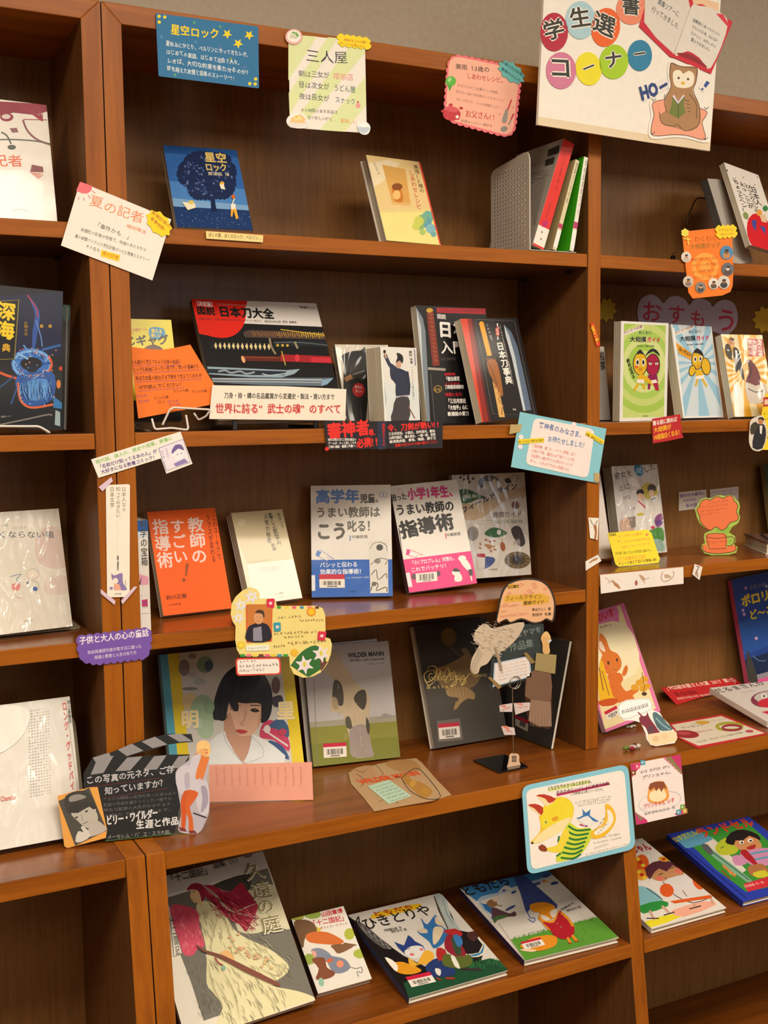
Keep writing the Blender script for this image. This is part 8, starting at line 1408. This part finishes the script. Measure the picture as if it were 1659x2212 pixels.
def a(A):
    A.v = 'M3'; A.full('#cfc8be'); A.p([(510, 600), (600, 660), (700, 740), (830, 830), (900, 880), (1060, 960), (1200, 1000), (940, 1195), (840, 1080)], '#1c1718', 0); A.p([(560, 630), (640, 670), (740, 760), (820, 820), (760, 830), (640, 740)], '#5a5450', 2)
    for i in range(9): A.ln([(600+i*22, 670+i*16), (640+i*20, 720+i*14), (660+i*19, 700+i*16)], 6, ('#8a8c90', '#3a3634')[i % 2], 2)
    A.ln([(560, 640), (580, 600), (585, 650)], 10, '#2c2626', 3)
    A.p([(1115, 455), (1165, 430), (1300, 700), (1400, 720), (1490, 830), (1450, 930), (1640, 960), (1660, 1010), (1400, 1000), (1360, 870), (1200, 800), (1210, 680), (1150, 560)], '#211a1b'); A.p([(1110, 450), (1160, 440), (1210, 490), (1240, 600), (1310, 700), (1210, 690), (1180, 600)], '#aab4b0', 2); A.ln([(1120, 460), (1170, 580), (1220, 690)], 9, '#5a4a44'); A.ln([(1180, 480), (1210, 580), (1260, 660)], 4, '#6a7470')
    A.p([(1350, 730), (1400, 705), (1440, 740), (1400, 780)], '#4a2c2a', 2)
    A.p([(940, 1195), (900, 1080), (1100, 1010), (1400, 930), (1520, 900), (1600, 920), (1680, 1000), (1200, 1140)], '#1f4a30'); 
    rr = random.Random(14)
    for i in range(60): x = 1380+rr.random()*260; y = 930+rr.random()*50; A.ln([(x, y), (x-6, y-36)], 6, rr.choice(('#2f6b3c', '#1f4a30', '#3c7c44')), taper=True)
    A.p([(1365, 870), (1440, 860), (1480, 770), (1492, 830), (1470, 880), (1400, 895)], '#d8d0bc', 2); A.p([(1370, 878), (1450, 860), (1478, 790), (1470, 860), (1410, 888)], '#3a7ca8', 2)
    A.p([(665, 610), (700, 580), (850, 540), (1000, 512), (1030, 525), (980, 555), (820, 590), (700, 615)], '#e0b41c', 3); A.t('ともだち', 690, 605, 985, 545, 38, '#a8341c', .05)
    A.t('ひきとりや', 640, 705, 1125, 590, 100, '#23201f', .02); A.t('内田麟太郎 作', 768, 712, 895, 690, 22, '#6a645c', .03); A.t('降矢なな 絵', 820, 722, 930, 702, 22, '#6a645c', .03)
    A.p([(765, 895), (830, 930), (900, 930), (1030, 985), (980, 1015), (900, 1018), (830, 985)], '#dc9420', 3); A.p([(765, 895), (820, 915), (860, 960), (850, 1000), (810, 960)], '#efe9dc', 2)
    bl = '#2a3c7c'
    A.p([(835, 782), (905, 810), (935, 735), (985, 780), (1040, 810), (1050, 850), (960, 820), (910, 870)], bl, 2); A.p([(910, 850), (960, 815), (1030, 815), (1050, 850), (1020, 900), (960, 905), (920, 880)], '#d9d6d0', 3); A.e(962, 875, 17, 10, '#d4687c'); A.e(1030, 838, 13, 10, '#d4687c'); A.ln([(920, 840), (950, 830)], 4, '#3a3430'); A.p([(1050, 850), (1110, 860), (1118, 900), (1080, 945), (1000, 940), (940, 900), (945, 950), (990, 960)], '#e0a838', 3); A.p([(1060, 960), (1150, 900), (1250, 960), (1270, 1020), (1150, 1040), (1090, 1020)], '#26386c', 3); A.p([(1130, 975), (1170, 985), (1165, 1030), (1135, 1010)], '#dcd8d0', 2)
    A.p([(1025, 610), (1070, 660), (1130, 590), (1150, 650), (1200, 690), (1220, 730), (1180, 800), (1120, 830), (1085, 780), (1000, 710), (1050, 690)], '#2f6aa4', 3); A.p([(1005, 695), (1060, 690), (1075, 720), (1020, 720)], '#c9b9a0', 2); A.p([(1115, 690), (1160, 675), (1190, 700), (1150, 780), (1115, 800)], '#d4bfa0', 3); A.p([(1130, 600), (1160, 640), (1200, 660), (1170, 670), (1130, 650)], '#d0bea0', 2); A.p([(1190, 705), (1270, 690), (1320, 720), (1310, 745), (1220, 730)], '#b02c2c', 2)
    A.p([(1210, 740), (1270, 740), (1320, 810), (1350, 880), (1280, 890), (1200, 830)], '#8c2430', 3); A.p([(1240, 760), (1290, 760), (1320, 860), (1280, 880)], '#3a4a38', 2); A.p([(1255, 735), (1310, 745), (1325, 800), (1290, 820)], '#3a72ac', 2); A.p([(1140, 830), (1200, 840), (1210, 900), (1150, 920)], '#a82c2c', 2); A.p([(1200, 870), (1290, 890), (1380, 880), (1385, 950), (1300, 975), (1200, 960), (1180, 920)], '#5a642c', 3); A.p([(1240, 885), (1270, 890), (1310, 975), (1270, 960)], '#e0dcd0', 2); A.ln([(1320, 980), (1460, 985)], 14, '#3c2a30')
    A.ln([(1205, 1045), (1270, 1050)], 12, '#b0302c'); A.ln([(1140, 1045), (1170, 1060)], 10, '#b0302c'); A.barcode((915, 1040), (1090, 1000), (960, 1115), .34)
lying('picture_book', 'picture book with blue foxes under a yellow title cloud, second largest on the lowest shelf', [(505, 590), (1165, 435), (1652, 985), (942, 1195)], Z5, .011, a, 'M3', 'L', col='#cfc8be', sp='#2c3454', fin='gloss', L0=.9, sL=.6, sr=.05)
def a(A):
    A.v = 'M4'; A.full('#cdc5ba'); A.p([(110, 300), (960, 160), (1000, 230), (620, 330), (560, 300), (480, 380), (330, 420), (280, 440)], '#3a7ab0'); A.p([(300, 420), (480, 370), (700, 330), (900, 250), (960, 240), (620, 450), (400, 560)], '#a3b4c4', 3); A.p([(320, 440), (600, 360), (1000, 260), (1400, 600), (700, 800), (590, 810)], '#cdc5ba')
    A.p([(640, 200), (720, 210), (820, 300), (900, 370), (1030, 490), (1000, 520), (920, 480), (800, 500), (760, 560), (730, 480), (700, 380), (660, 280)], '#39477c', 2)
    rr = random.Random(15)
    for i in range(50): t = rr.random(); x, y = 670+t*200+rr.uniform(-20, 60), 240+t*240; A.ln([(x, y), (x+20, y+50)], 4, rr.choice(('#55639a', '#2c386a')), taper=True)
    A.ln([(760, 540), (790, 600), (830, 600), (820, 640), (770, 610)], 10, '#5a68a0', 3)
    A.t('ともだち', 185, 405, 640, 300, 112, '#241f20', .03); A.p([(455, 255), (480, 248), (480, 268), (460, 272)], '#d8b43c')
    for q in ((930, 240, 36, 14, -12), (1000, 305, 34, 14, -10), (850, 305, 34, 12, -12), (640, 370, 26, 12, -20), (605, 510, 55, 12, -25), (550, 352, 20, 8, -10)): A.e(*q[:4], '#3a4a7c', q[4])
    A.e(910, 285, 16, 10, '#c8705c'); A.e(930, 290, 14, 9, '#d8a03c')
    A.p([(320, 455), (350, 470), (400, 470), (410, 500), (440, 520), (420, 600), (440, 610), (420, 560), (365, 520), (350, 490)], '#2c66a4', 2); A.p([(380, 460), (420, 430), (470, 440), (480, 480), (440, 500), (400, 495)], '#8c6440', 3); A.p([(430, 500), (520, 530), (600, 560), (640, 540), (660, 560), (650, 585), (560, 590), (480, 620), (450, 650), (430, 590)], '#5a3c44', 2); A.p([(440, 600), (520, 570), (590, 585), (480, 620), (450, 645)], '#4a6a3c', 2); A.ln([(470, 480), (530, 490)], 8, '#8c6440'); A.e(465, 430, 26, 22, '#d8bca4')
    A.p([(600, 800), (720, 770), (820, 750), (920, 720), (1200, 640), (1400, 590), (1560, 760), (1150, 900), (740, 1000)], '#5a9434')
    for i in range(90): x = 600+rr.random()*800; y = 800-(x-600)*.25; A.ln([(x, y+10), (x+rr.uniform(-8, 8), y-18)], 6, rr.choice(('#4c8a30', '#6aa444', '#3c7428')), taper=True)
    for i in range(60): x = 680+rr.random()*740; y = 800-(x-680)*.2+rr.random()*120; A.ln([(x, y), (x+8, y+14)], 5, rr.choice(('#4c8430', '#74ac50', '#66a040')), taper=True)
    A.p([(690, 870), (800, 790), (880, 770), (960, 760), (1030, 780), (1020, 850), (940, 890), (830, 910)], '#dd8c24', 3); A.p([(690, 905), (740, 890), (850, 900), (800, 920)], '#e8c89c', 2)
    A.p([(780, 500), (830, 475), (920, 470), (1000, 500), (1010, 540), (1010, 600), (900, 640), (860, 600), (880, 560), (820, 550)], '#dc8a1c', 3); A.p([(880, 580), (930, 590), (970, 620), (900, 635)], '#dcd0c0', 2); A.p([(960, 560), (1000, 530), (1030, 550), (1000, 610)], '#dcd0c0', 2)
    A.p([(870, 560), (900, 620), (990, 630), (1040, 540), (1080, 570), (1160, 650), (1180, 700), (1120, 740), (1000, 740), (920, 680), (880, 620)], '#dd8c24', 2); A.p([(900, 640), (1000, 650), (1050, 545), (1090, 600), (1165, 665), (1180, 730), (1150, 780), (1080, 795), (1000, 760), (960, 700)], '#ab1f2c', 3); A.ln([(1060, 560), (1120, 610), (1165, 680)], 20, '#dd8c24', 3); A.ln([(1120, 780), (1150, 830)], 22, '#dd8c24'); A.ln([(1160, 760), (1205, 812)], 22, '#dd8c24'); A.ln([(1130, 830), (1160, 830)], 10, '#a8442c'); A.ln([(1185, 815), (1220, 808)], 10, '#a8442c')
    for x, y in ((1032, 655), (1062, 688)): A.e(x, y, 7, 5, '#8a8a7c')
    A.t('内田麟太郎 作', 1068, 545, 1175, 485, 24, '#6a645c', .03); A.t('降矢なな 絵', 1120, 555, 1235, 520, 24, '#6a645c', .03); A.barcode((695, 830), (880, 782), (740, 900), .26); A.ln([(490, 650), (740, 1000)], 4, '#a8b08c')
lying('picture_book', 'picture book with an orange fox in a red vest on grass, lowest shelf', [(118, 318), (940, 190), (1548, 770), (735, 1000)], Z5, .011, a, 'M4', 'L', col='#cdc5ba', sp='#2a2448', fin='gloss', L0=1.1, sL=.6, sr=.05)
def a(A):
    A.v = 'M1'; A.full('#ded6cc'); A.p([(820, 1100), (900, 1050), (1280, 1000), (1400, 1060), (930, 1210), (860, 1150)], '#ded6cc'); A.p([(870, 1160), (1050, 1110), (1100, 1130), (900, 1200)], '#e0d22c', 2); A.p([(1040, 1090), (1250, 1030), (1330, 1050), (1120, 1130)], '#e8a890', 2)
    A.t('ふたごの', 560, 740, 800, 690, 62, '#b8242c', .05); A.t('じゃん', 800, 725, 925, 700, 60, '#b8242c', .05); A.t('けん', 810, 775, 870, 760, 20, '#4a4440', .02)
    A.e(850, 790, 46, 60, '#d85a1c'); A.e(850, 860, 44, 36, '#e0962c')
    for i in range(7): A.e(825+(i*17) % 60, 760+i*20, 13, 11, ('#e8c83c', '#b8301c')[i % 2])
    A.p([(905, 870), (920, 800), (990, 770), (1080, 800), (1120, 860), (1080, 890), (960, 900)], '#c08a5c', 3); A.p([(870, 830), (920, 780), (1010, 770), (1090, 800), (1120, 850), (1050, 800), (1010, 840), (960, 820), (920, 860), (900, 890)], '#5a2c38', 2); A.e(965, 885, 24, 16, '#d8705c', 12); A.e(1085, 835, 26, 18, '#d8705c', 12); A.ln([(995, 880), (1040, 895), (1070, 880)], 4, '#6a2c24', 2); A.ln([(960, 862), (985, 850)], 5, '#3a1c20'); A.ln([(1030, 820), (1060, 812)], 5, '#3a1c20'); A.e(990, 760, 34, 16, '#d8a02c', 10); A.e(990, 760, 14, 8, '#b8301c')
    A.p([(985, 905), (1130, 860), (1200, 900), (1300, 1000), (1180, 1040), (1050, 1000)], '#d8d0cc', 3); A.ln([(985, 905), (1060, 990), (1180, 1040), (1300, 1000)], 5, '#4a3034', 3); A.e(1010, 960, 46, 42, '#d85a24', 30); A.e(1210, 910, 50, 30, '#d85a24', 60); A.p([(1030, 1030), (1290, 990), (1300, 1010), (1060, 1045)], '#d85a24'); A.ln([(1110, 960), (1140, 1000)], 5, '#7a5a4c'); 
    A.p([(815, 940), (900, 950), (980, 1020), (900, 1050), (820, 1060)], '#7fb4bc', 3); A.ln([(880, 945), (985, 1020)], 5, '#3a2c30'); A.p([(835, 1060), (980, 1025), (1020, 1060), (860, 1110)], '#2f8a3c', 2); A.ln([(900, 1090), (930, 1150)], 16, '#c8a088'); A.ln([(980, 1060), (1030, 1110)], 16, '#c8a088'); A.ln([(880, 1140), (960, 1140)], 7, '#3a2c30'); A.ln([(990, 1120), (1060, 1100)], 7, '#3a2c30'); A.ln([(1180, 1040), (1200, 1070)], 14, '#c8a088'); A.ln([(1290, 1010), (1310, 1045)], 14, '#c8a088'); A.ln([(1155, 1080), (1230, 1060)], 7, '#3a2c30')
lying('picture_book', 'white picture book with two drawn girls in round skirts, lowest shelf of the right bay', [None, (850, 628), (1395, 1070), (912, 1215)], Z5, .011, a, 'M1', 'L', col='#e2dbd2', sp='#c8c0b4', fin='gloss', L0=1.0, w0=.18, sr=.05)
def a(A):
    A.v = 'M1'; A.full('#2a3ca4'); A.p([(1080, 620), (1520, 520), (1659, 640), (1800, 800), (1659, 940), (1520, 970), (1330, 830), (1200, 700)], '#3a8a34'); A.p([(1210, 640), (1300, 620), (1420, 740), (1520, 830), (1420, 860), (1330, 740)], '#d8cec0', 2); A.p([(1070, 620), (1180, 580), (1310, 630), (1150, 690), (1110, 670)], '#5a98b4', 2)
    A.t('ますだくんの', 1070, 655, 1250, 590, 46, '#c8b838', .05); A.t('ランドセル', 1240, 625, 1590, 545, 74, '#d0442c', .07)
    A.p([(1320, 680), (1380, 625), (1440, 640), (1470, 700), (1430, 730), (1350, 730)], '#b4bc34', 3); A.ln([(1355, 690), (1375, 680)], 5, '#3a4a1c'); A.ln([(1395, 660), (1415, 658)], 5, '#3a4a1c')
    A.p([(1430, 640), (1500, 600), (1580, 620), (1620, 680), (1560, 710), (1480, 700)], '#c98a5a', 3); A.p([(1385, 650), (1420, 590), (1500, 570), (1590, 600), (1610, 640), (1540, 610), (1500, 640), (1450, 640), (1440, 670)], '#241c1c', 2); A.e(1490, 652, 15, 12, '#ece6dc'); A.e(1545, 640, 17, 13, '#ece6dc'); A.e(1492, 654, 7, 7, '#241c1c'); A.e(1548, 642, 8, 7, '#241c1c'); A.p([(1520, 685), (1580, 665), (1570, 695), (1540, 700)], '#a83028', 2)
    A.p([(1480, 715), (1540, 700), (1659, 690), (1700, 760), (1659, 800), (1560, 800), (1500, 760)], '#c888ac', 3); A.ln([(1530, 730), (1690, 700)], 12, '#5a98b4'); A.ln([(1540, 770), (1690, 740)], 12, '#5a98b4'); A.p([(1480, 720), (1520, 700), (1600, 800), (1560, 790)], '#a8242c', 2); A.p([(1430, 740), (1500, 740), (1520, 790), (1450, 800)], '#c888ac', 2); A.p([(1530, 810), (1620, 790), (1659, 840), (1560, 870)], '#a86c44', 3); A.p([(1560, 850), (1640, 830), (1659, 870), (1590, 880)], '#c8c034', 2)
    A.p([(1260, 680), (1290, 690), (1550, 890), (1520, 905), (1300, 740)], '#7aa88c', 2); A.ln([(1270, 690), (1540, 895)], 5, '#2c4a3a'); A.p([(1230, 670), (1270, 665), (1310, 720), (1280, 730)], '#5a5a60', 2); A.ln([(1370, 800), (1450, 870)], 16, '#c8843c'); A.ln([(1360, 830), (1420, 890)], 8, '#8a4a24')
    A.p([(1500, 920), (1700, 860), (1800, 850), (1800, 900), (1530, 970)], '#c8303c'); A.t('武田美穂 作・絵', 1515, 945, 1640, 915, 20, '#e8a8a0', .02)
    A.ln([(1030, 610), (1520, 1010)], 4, '#141c5c')
lying('picture_book', 'blue bordered picture book with a boy with black hair, lowest shelf at the right edge', [(1010, 605), (1535, 490), None, (1500, 1040)], Z5, .012, a, 'M1', 'L', col='#2a3ca4', sp='#1c2c84', fin='gloss', L0=1.0, sr=.05)
if __name__ == '__main__':
    for l in LOG: print('FIT', *l)
